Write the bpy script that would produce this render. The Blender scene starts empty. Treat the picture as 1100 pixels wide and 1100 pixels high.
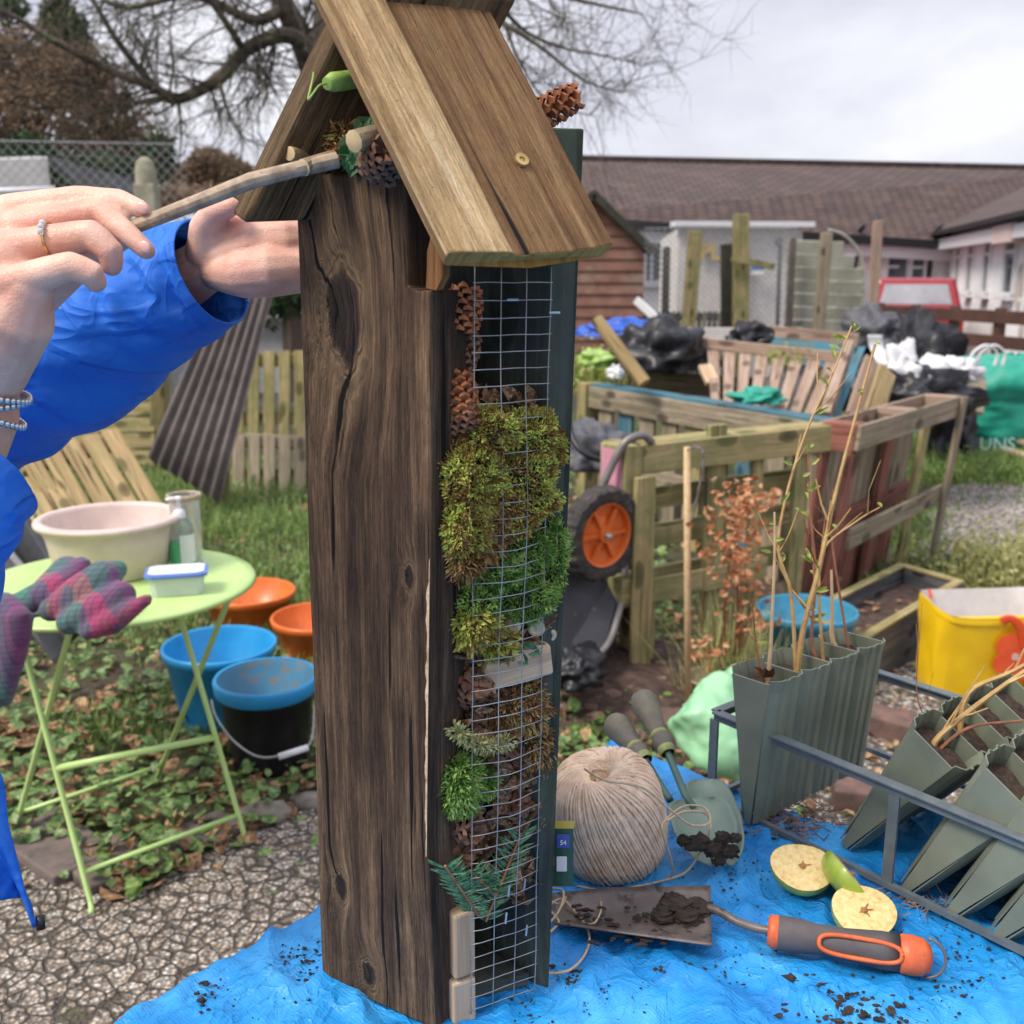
import bpy, bmesh, math, random
from mathutils import Vector, Matrix, noise, Euler
R = random.Random(7)
PI = math.pi
sc = bpy.context.scene
COL = sc.collection
# ------------------------------------------------------------------ camera
HC = 1.4; TH = math.radians(12.8); CT, ST = math.cos(TH), math.sin(TH)
cam = bpy.data.cameras.new('camera'); camo = bpy.data.objects.new('camera', cam); COL.objects.link(camo)
camo.location = (0, 0, HC); camo.rotation_euler = (PI/2-TH, 0, 0)
cam.lens = 36; cam.sensor_width = 36; cam.clip_start = 0.02; cam.clip_end = 500
cam.dof.use_dof = True; cam.dof.focus_distance = 0.9; cam.dof.aperture_fstop = 9.0
sc.camera = camo
def W(px, py, d):
    x = (px-550)/1100*d; u = (550-py)/1100*d
    return Vector((x, d*CT+u*ST, HC+u*CT-d*ST))
def G(px, py, z=0.0):
    a = W(px, py, 1.0)-Vector((0, 0, HC)); t = (z-HC)/a.z
    return Vector((a.x*t, a.y*t, z))
def AY(px, py, Y):
    a = W(px, py, 1.0)-Vector((0, 0, HC)); t = Y/a.y
    return Vector((a.x*t, Y, HC+a.z*t))
T = 0.78
# ------------------------------------------------------------------ mesh builder
def frame_of(d):
    d = d.normalized(); a = Vector((0, 0, 1)) if abs(d.z) < .9 else Vector((1, 0, 0))
    s = d.cross(a).normalized(); return s, s.cross(d).normalized()
class MB:
    def __init__(s): s.v = []; s.f = []; s.uv = []; s.mi = []
    def face(s, idx, uvs=None, m=0):
        s.f.append(tuple(idx)); s.uv.append(uvs or [(0, 0)]*len(idx)); s.mi.append(m)
    def hexa(s, p, m=0, du=None):
        # p: 8 points: near-face? bottom ring 0-3, top ring 4-7 (same order); long axis auto for uv (metres)
        p = [Vector(q) for q in p]; b = len(s.v); s.v += p
        ax = [(p[1]-p[0]), (p[3]-p[0]), (p[4]-p[0])]; L = [a.length for a in ax]
        la = L.index(max(L)); o = R.random()*20 if du is None else du
        ctr = sum(p, Vector())/8; A = ax[la].normalized()
        for q in ((3, 2, 1, 0), (4, 5, 6, 7), (0, 1, 5, 4), (1, 2, 6, 5), (2, 3, 7, 6), (3, 0, 4, 7)):
            n = (p[q[1]]-p[q[0]]).cross(p[q[2]]-p[q[0]])
            n = n.normalized() if n.length > 1e-12 else Vector((0, 0, 1))
            if abs(n.dot(A)) > .8:
                e = (p[q[1]]-p[q[0]]).normalized(); c = n.cross(e)
                uvs = [(o+(p[k]-ctr).dot(e)*.25+7.3, (p[k]-ctr).dot(c)) for k in q]
            else:
                c = n.cross(A).normalized()
                uvs = [(o+(p[k]-ctr).dot(A), (p[k]-ctr).dot(c)+o*.37) for k in q]
            s.face([b+k for k in q], uvs, m)
    def box(s, c, size, M=None, m=0):
        c = Vector(c); h = Vector(size)/2; P = []
        for z in (-1, 1):
            for x, y in ((-1, -1), (1, -1), (1, 1), (-1, 1)):
                q = Vector((x*h.x, y*h.y, z*h.z)); P.append(c+(M @ q if M else q))
        s.hexa(P, m)
    def bar(s, a, b, w, t, up=None, m=0):
        # board from a to b, width w along 'side', thickness t
        a = Vector(a); b = Vector(b); d = (b-a).normalized(); up = Vector(up) if up is not None else Vector((0, 0, 1))
        if abs(d.dot(up.normalized())) > .98: up = Vector((0, 1, 0))
        n = (up-d*up.dot(d)).normalized(); sd = d.cross(n)
        P = []
        for e in (a, b):
            for x, y in ((-1, -1), (1, -1), (1, 1), (-1, 1)): P.append(e+sd*(x*t/2)+n*(y*w/2))
        s.hexa(P, m)
    def tube(s, path, rad, n=8, m=0, caps=True, flat=1.0, upv=None):
        path = [Vector(p) for p in path]; N = len(path)
        if not isinstance(rad, (list, tuple)): rad = [rad]*N
        b = len(s.v); prev = None; ln = 0
        for i, p in enumerate(path):
            d = (path[min(i+1, N-1)]-path[max(i-1, 0)])
            if d.length < 1e-9: d = Vector((0, 0, 1))
            d.normalize()
            if prev is None: sd, up = frame_of(d)
            else:
                up = prev-d*prev.dot(d)
                up = up.normalized() if up.length > 1e-6 else frame_of(d)[1]
                sd = d.cross(up)
            if upv is not None and prev is None:
                up = (Vector(upv)-d*Vector(upv).dot(d)).normalized(); sd = d.cross(up)
            prev = up
            if i: ln += (p-path[i-1]).length
            for k in range(n):
                a = 2*PI*k/n; s.v.append(p+(sd*math.cos(a)+up*math.sin(a)*flat)*rad[i])
            if i:
                for k in range(n):
                    k2 = (k+1) % n; u0, u1 = ln-(p-path[i-1]).length, ln
                    s.face([b+(i-1)*n+k, b+(i-1)*n+k2, b+i*n+k2, b+i*n+k],
                           [(u0, k/n*.1), (u0, (k+1)/n*.1), (u1, (k+1)/n*.1), (u1, k/n*.1)], m)
        if caps and n > 2:
            s.face([b+k for k in range(n)][::-1], [(math.cos(2*PI*k/n)*rad[0], math.sin(2*PI*k/n)*rad[0]) for k in range(n)][::-1], m)
            s.face([b+(N-1)*n+k for k in range(n)], [(math.cos(2*PI*k/n)*rad[-1], math.sin(2*PI*k/n)*rad[-1]) for k in range(n)], m)
    def lathe(s, prof, n=32, c=(0, 0, 0), M=None, m=0, sx=1, sy=1, wob=None):
        c = Vector(c); b = len(s.v)
        for i, (r, z) in enumerate(prof):
            for k in range(n):
                a = 2*PI*k/n; rr = r*(wob(a, z) if wob else 1)
                q = Vector((rr*math.cos(a)*sx, rr*math.sin(a)*sy, z)); s.v.append(c+(M @ q if M else q))
        for i in range(len(prof)-1):
            for k in range(n):
                k2 = (k+1) % n
                s.face([b+i*n+k, b+i*n+k2, b+(i+1)*n+k2, b+(i+1)*n+k],
                       [(k/n, i/len(prof)), ((k+1)/n, i/len(prof)), ((k+1)/n, (i+1)/len(prof)), (k/n, (i+1)/len(prof))], m)
    def disc(s, pts, m=0):
        b = len(s.v); s.v += [Vector(p) for p in pts]; s.face(list(range(b, b+len(pts))), [(p[0], p[1]) for p in pts], m)
    def grid(s, fn, nu, nv, m=0, us=1.0, vs=1.0, close_u=False):
        b = len(s.v)
        for j in range(nv+1):
            for i in range(nu+1): s.v.append(Vector(fn(i/nu, j/nv)))
        for j in range(nv):
            for i in range(nu):
                a = b+j*(nu+1)+i
                s.face([a, a+1, a+nu+2, a+nu+1], [(i/nu*us, j/nv*vs), ((i+1)/nu*us, j/nv*vs), ((i+1)/nu*us, (j+1)/nv*vs), (i/nu*us, (j+1)/nv*vs)], m)
    def blob(s, c, r, seg=16, rings=10, M=None, nz=.15, nf=2.0, m=0, seed=0, sc3=(1, 1, 1)):
        c = Vector(c)
        def fn(u, v):
            a = 2*PI*u; e = PI*(v-.5)
            q = Vector((math.cos(e)*math.cos(a), math.cos(e)*math.sin(a), math.sin(e)))
            k = 1+nz*noise.noise(q*nf+Vector((seed*3.1, seed, 0)))*2
            q = Vector((q.x*sc3[0], q.y*sc3[1], q.z*sc3[2]))*r*k
            return c+(M @ q if M else q)
        s.grid(fn, seg, rings, m, us=6*r, vs=3*r)
    def quad(s, a, b, c, d, m=0, us=1):
        i = len(s.v); s.v += [Vector(a), Vector(b), Vector(c), Vector(d)]
        s.face([i, i+1, i+2, i+3], [(0, 0), (us, 0), (us, 1), (0, 1)], m)
    def leaf(s, c, d, n, L, w, m=0, curl=.2):
        # bent two-sided leaf: 6 verts
        d = d.normalized(); sd = d.cross(n)
        if sd.length < 1e-6: sd = frame_of(d)[0]
        sd.normalize(); n = sd.cross(d); i = len(s.v)
        s.v += [c, c+d*L*.35+sd*w*.5+n*L*curl*.5, c+d*L*.75+sd*w*.38+n*L*curl*.4, c+d*L-n*L*curl*.2,
                c+d*L*.75-sd*w*.38+n*L*curl*.4, c+d*L*.35-sd*w*.5+n*L*curl*.5, c+d*L*.5]
        s.face([i, i+1, i+2, i+6], None, m); s.face([i+6, i+2, i+3, i+4], None, m); s.face([i, i+6, i+4, i+5], None, m)
    def blade(s, c, d, L, w, bend, m=0):
        sd = Vector((math.cos(bend*7), math.sin(bend*7), 0)); i = len(s.v)
        b = Vector((math.sin(bend*7), -math.cos(bend*7), 0))*L*abs(bend)
        s.v += [c-sd*w/2, c+sd*w/2, c+d*L*.55+b*.3+sd*w*.4, c+d*L*.55+b*.3-sd*w*.4, c+d*L+b]
        s.face([i, i+1, i+2, i+3], None, m); s.face([i+3, i+2, i+4], None, m)
    def build(s, name, mats, parent=None, smooth=False, bevel=0, bseg=2, solid=0, subd=0, world=True, angle=40):
        if not isinstance(mats, (list, tuple)): mats = [mats]
        v = s.v
        if parent is not None and world:
            bpy.context.view_layer.update() if False else None
            Mi = (Matrix.Translation(parent['_o'] if False else OLOC[parent.name][0]) @ Euler(OLOC[parent.name][1]).to_matrix().to_4x4()).inverted()
            v = [Mi @ Vector(q) for q in v]
        me = bpy.data.meshes.new(name); me.from_pydata([tuple(q) for q in v], [], s.f)
        for mt in mats: me.materials.append(mt)
        ul = me.uv_layers.new(name='UVMap'); flat = []
        for u in s.uv:
            for a in u: flat += [a[0], a[1]]
        ul.data.foreach_set('uv', flat)
        me.polygons.foreach_set('material_index', s.mi)
        if smooth: me.polygons.foreach_set('use_smooth', [True]*len(me.polygons))
        me.update()
        o = bpy.data.objects.new(name, me); COL.objects.link(o)
        if parent is not None: o.parent = parent
        OLOC[o.name] = OLOC[parent.name] if parent is not None else (Vector((0, 0, 0)), (0, 0, 0))
        if solid:
            md = o.modifiers.new('solid', 'SOLIDIFY'); md.thickness = solid; md.offset = 0
        if bevel:
            md = o.modifiers.new('bevel', 'BEVEL'); md.width = bevel; md.segments = bseg; md.limit_method = 'ANGLE'; md.angle_limit = math.radians(35)
            md.harden_normals = False
        if subd:
            md = o.modifiers.new('sub', 'SUBSURF'); md.levels = subd; md.render_levels = subd
        return o
OLOC = {}
def thing(name, label, cat, loc=(0, 0, 0), rot=(0, 0, 0), group=None):
    o = bpy.data.objects.new(name, None); COL.objects.link(o); o.location = loc; o.rotation_euler = rot
    o.empty_display_size = .05
    OLOC[o.name] = (Vector(loc), rot)
    return tag(o, label, cat, group)
def tag(o, label=None, cat=None, group=None, kind=None):
    if label: o['label'] = label
    if cat: o['category'] = cat
    if group: o['group'] = group
    if kind: o['kind'] = kind
    return o
def dup(root, loc, rot, label=None):
    r = root.copy(); COL.objects.link(r); r.location = loc; r.rotation_euler = rot
    if label: r['label'] = label
    for ch in [c for c in KIDS.get(root.name, root.children)]:
        c = ch.copy(); COL.objects.link(c); c.parent = r
        for g in ch.children:
            d = g.copy(); COL.objects.link(d); d.parent = c
    return r
KIDS = {}
# ------------------------------------------------------------------ materials
MATS = {}
def newmat(name):
    m = bpy.data.materials.new(name); m.use_nodes = True; nt = m.node_tree
    return m, nt, nt.nodes['Principled BSDF']
def N(nt, t, **kw):
    n = nt.nodes.new(t)
    for k, v in kw.items():
        if k.startswith('i_'): n.inputs[k[2:].replace('_', ' ')].default_value = v
        else: setattr(n, k, v)
    return n
def ramp(nt, stops, src=None, interp='LINEAR'):
    n = nt.nodes.new('ShaderNodeValToRGB'); cr = n.color_ramp; cr.interpolation = interp
    c4 = lambda c: (c[0], c[1], c[2], 1) if hasattr(c, '__len__') else (c, c, c, 1)
    cr.elements[1].position = stops[-1][0]; cr.elements[1].color = c4(stops[-1][1]); cr.elements[0].position = stops[0][0]; cr.elements[0].color = c4(stops[0][1])
    for p, c in stops[1:-1]: e = cr.elements.new(p); e.color = c4(c)
    if src is not None: nt.links.new(src, n.inputs[0])
    return n.outputs[0]
def mapping(nt, coord='Object', scale=(1, 1, 1), rot=(0, 0, 0), loc=(0, 0, 0), rnd=0):
    tc = N(nt, 'ShaderNodeTexCoord'); mp = N(nt, 'ShaderNodeMapping')
    mp.inputs['Scale'].default_value = scale; mp.inputs['Rotation'].default_value = rot; mp.inputs['Location'].default_value = loc
    src = tc.outputs[coord]
    if rnd:
        oi = N(nt, 'ShaderNodeObjectInfo'); ad = N(nt, 'ShaderNodeVectorMath', operation='ADD')
        ml = N(nt, 'ShaderNodeMath', operation='MULTIPLY'); ml.inputs[1].default_value = rnd
        nt.links.new(oi.outputs['Random'], ml.inputs[0]); nt.links.new(src, ad.inputs[0]); nt.links.new(ml.outputs[0], ad.inputs[1]); src = ad.outputs[0]
    nt.links.new(src, mp.inputs['Vector']); return mp.outputs[0]
def noi(nt, vec, scale, detail=5, rough=.6, dist=0):
    n = N(nt, 'ShaderNodeTexNoise'); n.inputs['Scale'].default_value = scale; n.inputs['Detail'].default_value = detail
    n.inputs['Roughness'].default_value = rough; n.inputs['Distortion'].default_value = dist
    nt.links.new(vec, n.inputs['Vector']); return n.outputs['Fac']
def mix(nt, fac, a, b, mode='MIX'):
    n = N(nt, 'ShaderNodeMix', data_type='RGBA', blend_type=mode)
    for s, v in ((n.inputs[0], fac), (n.inputs[6], a), (n.inputs[7], b)):
        if hasattr(v, 'is_linked') or hasattr(v, 'links'): nt.links.new(v, s)
        elif hasattr(v, '__len__'): s.default_value = (v[0], v[1], v[2], 1)
        else: s.default_value = v
    return n.outputs[2]
def mth(nt, op, a, b=0, clamp=False):
    n = N(nt, 'ShaderNodeMath', operation=op); n.use_clamp = clamp
    for s, v in ((n.inputs[0], a), (n.inputs[1], b)):
        if hasattr(v, 'links'): nt.links.new(v, s)
        else: s.default_value = v
    return n.outputs[0]
def bump(nt, b, h, dist=.002, strength=1.0, prev=None):
    n = N(nt, 'ShaderNodeBump'); n.inputs['Distance'].default_value = dist; n.inputs['Strength'].default_value = strength
    nt.links.new(h, n.inputs['Height'])
    if prev is not None: nt.links.new(prev, n.inputs['Normal'])
    nt.links.new(n.outputs[0], b.inputs['Normal']); return n.outputs[0]
def col(h):  # srgb 0-255 triple -> linear
    return tuple(((c/255)/12.92 if c/255 <= .04045 else ((c/255+.055)/1.055)**2.4) for c in h)
def plain(name, c1, c2=None, scale=20, rough=.6, bmp=0, metal=0, detail=4, coat=0, coord='Object', spec=.5, trans=0, rnd=3.0, lo=.35, hi=.65, dirt=None, sub=0, alpha=1, sheen=0):
    m, nt, b = newmat(name); c2 = c2 or tuple(x*.75 for x in c1)
    v = mapping(nt, coord, rnd=rnd); f = noi(nt, v, scale, detail)
    c = ramp(nt, [(lo, c2), (hi, c1)], f)
    if dirt:
        f2 = noi(nt, v, dirt[1], 6, .7); k = ramp(nt, [(dirt[2], 0), (dirt[2]+.12, 1)], f2); c = mix(nt, k, c, dirt[0])
    nt.links.new(c, b.inputs['Base Color']); b.inputs['Roughness'].default_value = rough; b.inputs['Metallic'].default_value = metal
    b.inputs['Coat Weight'].default_value = coat; b.inputs['Specular IOR Level'].default_value = spec
    b.inputs['Transmission Weight'].default_value = trans; b.inputs['Alpha'].default_value = alpha
    if sub: b.inputs['Subsurface Weight'].default_value = sub; b.inputs['Subsurface Radius'].default_value = (.01, .004, .002)
    if sheen: b.inputs['Sheen Weight'].default_value = sheen
    if bmp: bump(nt, b, f, bmp)
    MATS[name] = m; return m
def wood(name, dark, mid, light, gs=1.0, algae=None, al=.5, rough=.85, bmp=.0015, knots=True, knot_c=None, stripe=.5, wet=0, crack=.35, con=1.0, kn=1.0, wp=1.0):
    m, nt, b = newmat(name)
    v0 = mapping(nt, 'UV', rnd=13.0)
    # knots: warp coordinates around voronoi cells
    vo = N(nt, 'ShaderNodeTexVoronoi', voronoi_dimensions='2D'); vo.inputs['Scale'].default_value = 1.0
    mpk = N(nt, 'ShaderNodeMapping'); mpk.inputs['Scale'].default_value = (4.2/kn, 9.0/kn, 1); nt.links.new(v0, mpk.inputs['Vector']); nt.links.new(mpk.outputs[0], vo.inputs['Vector'])
    kd = vo.outputs['Distance']
    warp = ramp(nt, [(0, 1.0), (.42, 0.0)], kd)
    mp = N(nt, 'ShaderNodeMapping'); mp.inputs['Scale'].default_value = (1.3*gs, 34*gs, 34*gs); nt.links.new(v0, mp.inputs['Vector'])
    ad = N(nt, 'ShaderNodeVectorMath', operation='ADD'); cb = N(nt, 'ShaderNodeCombineXYZ')
    if knots: nt.links.new(mth(nt, 'MULTIPLY', warp, wp), cb.inputs['Y'])
    nt.links.new(mp.outputs[0], ad.inputs[0]); nt.links.new(cb.outputs[0], ad.inputs[1])
    f1 = noi(nt, ad.outputs[0], 1.0, 6, .65, .6)
    mp2 = N(nt, 'ShaderNodeMapping'); mp2.inputs['Scale'].default_value = (6*gs, 260*gs, 260*gs); nt.links.new(v0, mp2.inputs['Vector'])
    ad2 = N(nt, 'ShaderNodeVectorMath', operation='ADD'); nt.links.new(mp2.outputs[0], ad2.inputs[0]); nt.links.new(cb.outputs[0], ad2.inputs[1])
    f2 = noi(nt, ad2.outputs[0], 1.0, 4, .7)
    c = ramp(nt, [(.5-con*.2, dark), (.5, mid), (.5+con*.22, light)], f1)
    c = mix(nt, stripe, c, ramp(nt, [(.3, .35), (.6, 1.0)], f2), 'MULTIPLY')
    # cracks
    mp3 = N(nt, 'ShaderNodeMapping'); mp3.inputs['Scale'].default_value = (2.2, 70, 70); nt.links.new(v0, mp3.inputs['Vector'])
    f3 = noi(nt, mp3.outputs[0], 1.0, 2, .5, .3)
    ck = ramp(nt, [(crack-.03, 0.0), (crack, 1.0)], f3)
    c = mix(nt, ck, tuple(x*.25 for x in dark), c)
    if knots:
        k = ramp(nt, [(.05, 1.0), (.13, .75), (.16, 0.0)], kd)
        c = mix(nt, k, c, knot_c or tuple(x*.5 for x in dark))
    if algae:
        vo2 = mapping(nt, 'Object', rnd=5.0); f4 = noi(nt, vo2, 7, 5, .7); c = mix(nt, mth(nt, 'MULTIPLY', ramp(nt, [(.42, 0), (.62, 1)], f4), al), c, algae)
    nt.links.new(c, b.inputs['Base Color'])
    b.inputs['Roughness'].default_value = rough; b.inputs['Specular IOR Level'].default_value = .3
    h = mth(nt, 'ADD', mth(nt, 'MULTIPLY', f1, .5), mth(nt, 'MULTIPLY', f2, .5)); h = mth(nt, 'ADD', h, mth(nt, 'MULTIPLY', ck, .6))
    bump(nt, b, h, bmp)
    MATS[name] = m; return m
def leafy(name, cols, scale=9, rough=.55, trans=.25):
    # foliage: colour varies by clump position in space
    m, nt, b = newmat(name); v = mapping(nt, 'Object'); f = noi(nt, v, scale, 4, .7)
    wn = N(nt, 'ShaderNodeTexWhiteNoise', noise_dimensions='3D'); g = N(nt, 'ShaderNodeNewGeometry')
    sn = N(nt, 'ShaderNodeVectorMath', operation='SNAP'); sn.inputs[1].default_value = (.5/scale*.3,)*3
    nt.links.new(g.outputs['Position'], sn.inputs[0]); nt.links.new(sn.outputs[0], wn.inputs['Vector'])
    f = mth(nt, 'ADD', mth(nt, 'MULTIPLY', f, .6), mth(nt, 'MULTIPLY', wn.outputs['Value'], .4))
    n = len(cols); c = ramp(nt, [(.25+.5*i/(n-1), cc) for i, cc in enumerate(cols)], f)
    nt.links.new(c, b.inputs['Base Color']); b.inputs['Roughness'].default_value = rough
    if trans:
        tr = N(nt, 'ShaderNodeBsdfTranslucent'); nt.links.new(c, tr.inputs['Color']); ms = N(nt, 'ShaderNodeMixShader'); ms.inputs[0].default_value = trans
        out = nt.nodes['Material Output']; nt.links.new(b.outputs[0], ms.inputs[1]); nt.links.new(tr.outputs[0], ms.inputs[2]); nt.links.new(ms.outputs[0], out.inputs['Surface'])
    MATS[name] = m; return m
# ------------------------------------------------------------------ world & light
w = bpy.data.worlds.new('World'); sc.world = w; w.use_nodes = True; nt = w.node_tree; bg = nt.nodes['Background']
sky = N(nt, 'ShaderNodeTexSky', sky_type='NISHITA'); sky.sun_disc = False
SUN_EL, SUN_ROT = math.radians(52), math.radians(-120)
sky.sun_elevation = SUN_EL; sky.sun_rotation = SUN_ROT
v = mapping(nt, 'Generated', scale=(1, 1, 3.2)); f = noi(nt, v, 1.9, 7, .55, .3)
f2 = noi(nt, v, .9, 3, .5)
cl = ramp(nt, [(.36, (4.1, 4.2, 5.2)), (.5, (5.5, 5.55, 6.4)), (.64, (7.7, 7.7, 8.2))], mth(nt, 'ADD', mth(nt, 'MULTIPLY', f, .7), mth(nt, 'MULTIPLY', f2, .3)))
gr = N(nt, 'ShaderNodeTexCoord'); sp = N(nt, 'ShaderNodeSeparateXYZ'); nt.links.new(gr.outputs['Generated'], sp.inputs[0])
up = ramp(nt, [(0.0, .98), (.25, 1.0), (1.0, 1.9)], sp.outputs['Z'])
cl = mix(nt, 1.0, cl, up, 'MULTIPLY')
c = mix(nt, .93, sky.outputs[0], cl)
nt.links.new(c, bg.inputs['Color']); bg.inputs['Strength'].default_value = .084
sl = bpy.data.lights.new('sun', 'SUN'); sl.energy = 2.4; sl.angle = math.radians(20); sl.color = (1, .93, .82)
so = bpy.data.objects.new('sun', sl); COL.objects.link(so)
sd = Vector((-math.sin(SUN_ROT)*-1*math.cos(SUN_EL), math.cos(SUN_ROT)*math.cos(SUN_EL), math.sin(SUN_EL)))
sd = Vector((math.sin(SUN_ROT)*math.cos(SUN_EL), math.cos(SUN_ROT)*math.cos(SUN_EL), math.sin(SUN_EL)))
so.rotation_euler = sd.to_track_quat('Z', 'Y').to_euler(); so.location = (0, 0, 6)
sc.view_settings.view_transform = 'Standard'; sc.view_settings.look = 'None'; sc.view_settings.exposure = 0.68; sc.view_settings.gamma = 1
# ================================================================== SETTING: ground
def fbm(p, s=1.0): return noise.fractal(Vector(p)*s, 1.0, 2.0, 4)
# earth with sparse grass
m, nt, b = newmat('earth'); v = mapping(nt, 'Object')
f1 = noi(nt, v, 1.3, 6, .65); f2 = noi(nt, v, 22, 6, .75); f3 = noi(nt, v, 90, 3, .7)
c = ramp(nt, [(.3, (.035, .024, .017)), (.5, (.085, .06, .04)), (.7, (.16, .12, .085))], f2)
g = ramp(nt, [(.35, (.035, .06, .016)), (.6, (.12, .15, .04))], f3)
c = mix(nt, ramp(nt, [(.44, 0), (.56, .8)], f1), c, g)
nt.links.new(c, b.inputs['Base Color']); b.inputs['Roughness'].default_value = .95; bump(nt, b, mth(nt, 'ADD', f2, f3), .02)
MATS['earth'] = m
# pebble concrete with dark honeycomb joints
m, nt, b = newmat('pebble_concrete'); v = mapping(nt, 'Object')
nz = N(nt, 'ShaderNodeTexNoise'); nz.inputs['Scale'].default_value = 9; nt.links.new(v, nz.inputs['Vector'])
wv = N(nt, 'ShaderNodeVectorMath', operation='MULTIPLY_ADD'); wv.inputs[1].default_value = (.05, .05, 0); nt.links.new(nz.outputs['Color'], wv.inputs[0]); nt.links.new(v, wv.inputs[2])
ve = N(nt, 'ShaderNodeTexVoronoi', feature='DISTANCE_TO_EDGE'); ve.inputs['Scale'].default_value = 22; nt.links.new(wv.outputs[0], ve.inputs['Vector'])
jit = mth(nt, 'ADD', ve.outputs['Distance'], mth(nt, 'MULTIPLY', mth(nt, 'SUBTRACT', noi(nt, v, 60, 3), .5), .12))
jo = ramp(nt, [(.02, 0.0), (.075, 1.0)], jit)
vp = N(nt, 'ShaderNodeTexVoronoi'); vp.inputs['Scale'].default_value = 95; nt.links.new(v, vp.inputs['Vector'])
sx = N(nt, 'ShaderNodeSeparateXYZ'); nt.links.new(vp.outputs['Color'], sx.inputs[0])
pc = ramp(nt, [(.0, (.16, .115, .085)), (.3, (.42, .33, .26)), (.6, (.64, .54, .44)), (.85, (.48, .43, .38)), (1, (.8, .75, .68))], sx.outputs[0])
gap = ramp(nt, [(.35, 1.0), (.62, .35)], vp.outputs['Distance'])
c = mix(nt, 1.0, pc, gap, 'MULTIPLY'); c = mix(nt, jo, mix(nt, noi(nt, v, 30, 4), (.035, .03, .026), (.14, .11, .08)), c)
pat = ramp(nt, [(.6, 0), (.7, .75)], noi(nt, v, 5, 5, .7)); c = mix(nt, mth(nt, 'MULTIPLY', pat, .8), c, (.1, .1, .05))
nt.links.new(c, b.inputs['Base Color']); b.inputs['Roughness'].default_value = .8
h = mth(nt, 'ADD', mth(nt, 'MULTIPLY', jo, 1.4), mth(nt, 'MULTIPLY', gap, .6)); bump(nt, b, h, .012, 1.0); MATS['pebble_concrete'] = m
# loose gravel
m, nt, b = newmat('gravel'); v = mapping(nt, 'Object')
vp = N(nt, 'ShaderNodeTexVoronoi'); vp.inputs['Scale'].default_value = 48; nt.links.new(v, vp.inputs['Vector'])
sx = N(nt, 'ShaderNodeSeparateXYZ'); nt.links.new(vp.outputs['Color'], sx.inputs[0])
pc = ramp(nt, [(.0, (.2, .16, .14)), (.35, (.45, .37, .31)), (.65, (.64, .56, .49)), (1, (.78, .73, .68))], sx.outputs[0])
gap = ramp(nt, [(.3, 1.0), (.62, .22)], vp.outputs['Distance']); c = mix(nt, 1.0, pc, gap, 'MULTIPLY')
pat = ramp(nt, [(.58, 0), (.7, .6)], noi(nt, v, 3, 5, .7)); c = mix(nt, pat, c, (.07, .06, .035))
nt.links.new(c, b.inputs['Base Color']); b.inputs['Roughness'].default_value = .85; bump(nt, b, gap, .012); MATS['gravel'] = m

mb = MB(); mb.quad((-90, -20, 0), (90, -20, 0), (90, 160, 0), (-90, 160, 0)); tag(mb.build('ground', MATS['earth']), kind='structure')
def gpoly(name, pts, z, mat, rough=.03, step=.12):
    # outline on the ground with a slightly ragged edge
    out = []
    for i, p in enumerate(pts):
        q = pts[(i+1) % len(pts)]; n = max(1, int((q-p).length/step))
        for k in range(n):
            r = p.lerp(q, k/n); r = r+Vector((noise.noise(r*4), noise.noise(r*4+Vector((9, 0, 0))), 0))*rough; out.append((r.x, r.y, z))
    mb = MB(); mb.disc(out); return tag(mb.build(name, mat), kind='structure')
cp = [G(x, y) for x, y in ((75, 905), (140, 962), (250, 905), (345, 850))]
gpoly('pavement', [Vector((-6, 2.6, 0)), G(-250, 860)]+cp+[Vector((.0, 2.2, 0)), Vector((.2, -2, 0)), Vector((-6, -2, 0))], .004, MATS['pebble_concrete'])
gv = [G(x, y) for x, y in ((800, 830), (880, 735), (950, 690), (985, 620), (1000, 545), (1040, 510), (1100, 492))]
gpoly('gravel_path', gv+[Vector((5, 7.6, 0)), Vector((7, 5, 0)), Vector((4, -1, 0)), Vector((.6, -1, 0))], .004, MATS['gravel'], .06)
# a paved patch in front of the far building
plain('asphalt', (.09, .088, .085), (.06, .06, .06), 6, .9)
mb = MB(); mb.quad((-3, 11.5, .004), (14, 11.5, .004), (14, 40, .004), (-3, 40, .004)); tag(mb.build('road', MATS['asphalt']), kind='structure')
# flat red bricks and slabs edging the concrete
plain('old_brick', (.19, .105, .085), (.09, .06, .05), 18, .9, .002, dirt=((.05, .05, .03), 9, .55))
plain('slab_stone', (.2, .15, .13), (.12, .095, .085), 12, .9, .002, dirt=((.06, .055, .04), 8, .5))
def brick_at(a, b, w, h, label, mat='old_brick', cat='brick', z=0.0, name='brick', group=None):
    mb = MB(); a = Vector(a); b = Vector(b); mid = (a+b)/2; d = (b-a); ang = math.atan2(d.y, d.x)
    mb.box((mid.x, mid.y, z+h/2), (d.length, w, h), Matrix.Rotation(ang, 3, 'Z')); o = mb.build(name, MATS[mat], bevel=.006)
    return tag(o, label, cat, group)
brick_at(G(28, 893), G(95, 938), .17, .03, 'reddish paving slab at the left, beside the nearest table leg', 'slab_stone', 'paving slab', name='paving_slab', group='slabs edging the leaf litter')
brick_at(G(78, 945), G(150, 918), .2, .026, 'grey red paving slab on the concrete edge in front of the green table foot', 'slab_stone', 'paving slab', name='paving_slab', group='slabs edging the leaf litter')
brick_at(G(160, 925), G(250, 885), .12, .024, 'long reddish paving slab half covered by leaves between the two front table feet', 'slab_stone', 'paving slab', name='paving_slab', group='slabs edging the leaf litter')
bp = [(705, 790), (765, 806), (830, 832), (893, 862)]
lbs = ['purple brick just behind the trowel handles', 'purple brick beside the pale green bag', 'purple brick seen under the upright seedling tray', 'purple brick under the rail between the seedling trays']
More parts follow.
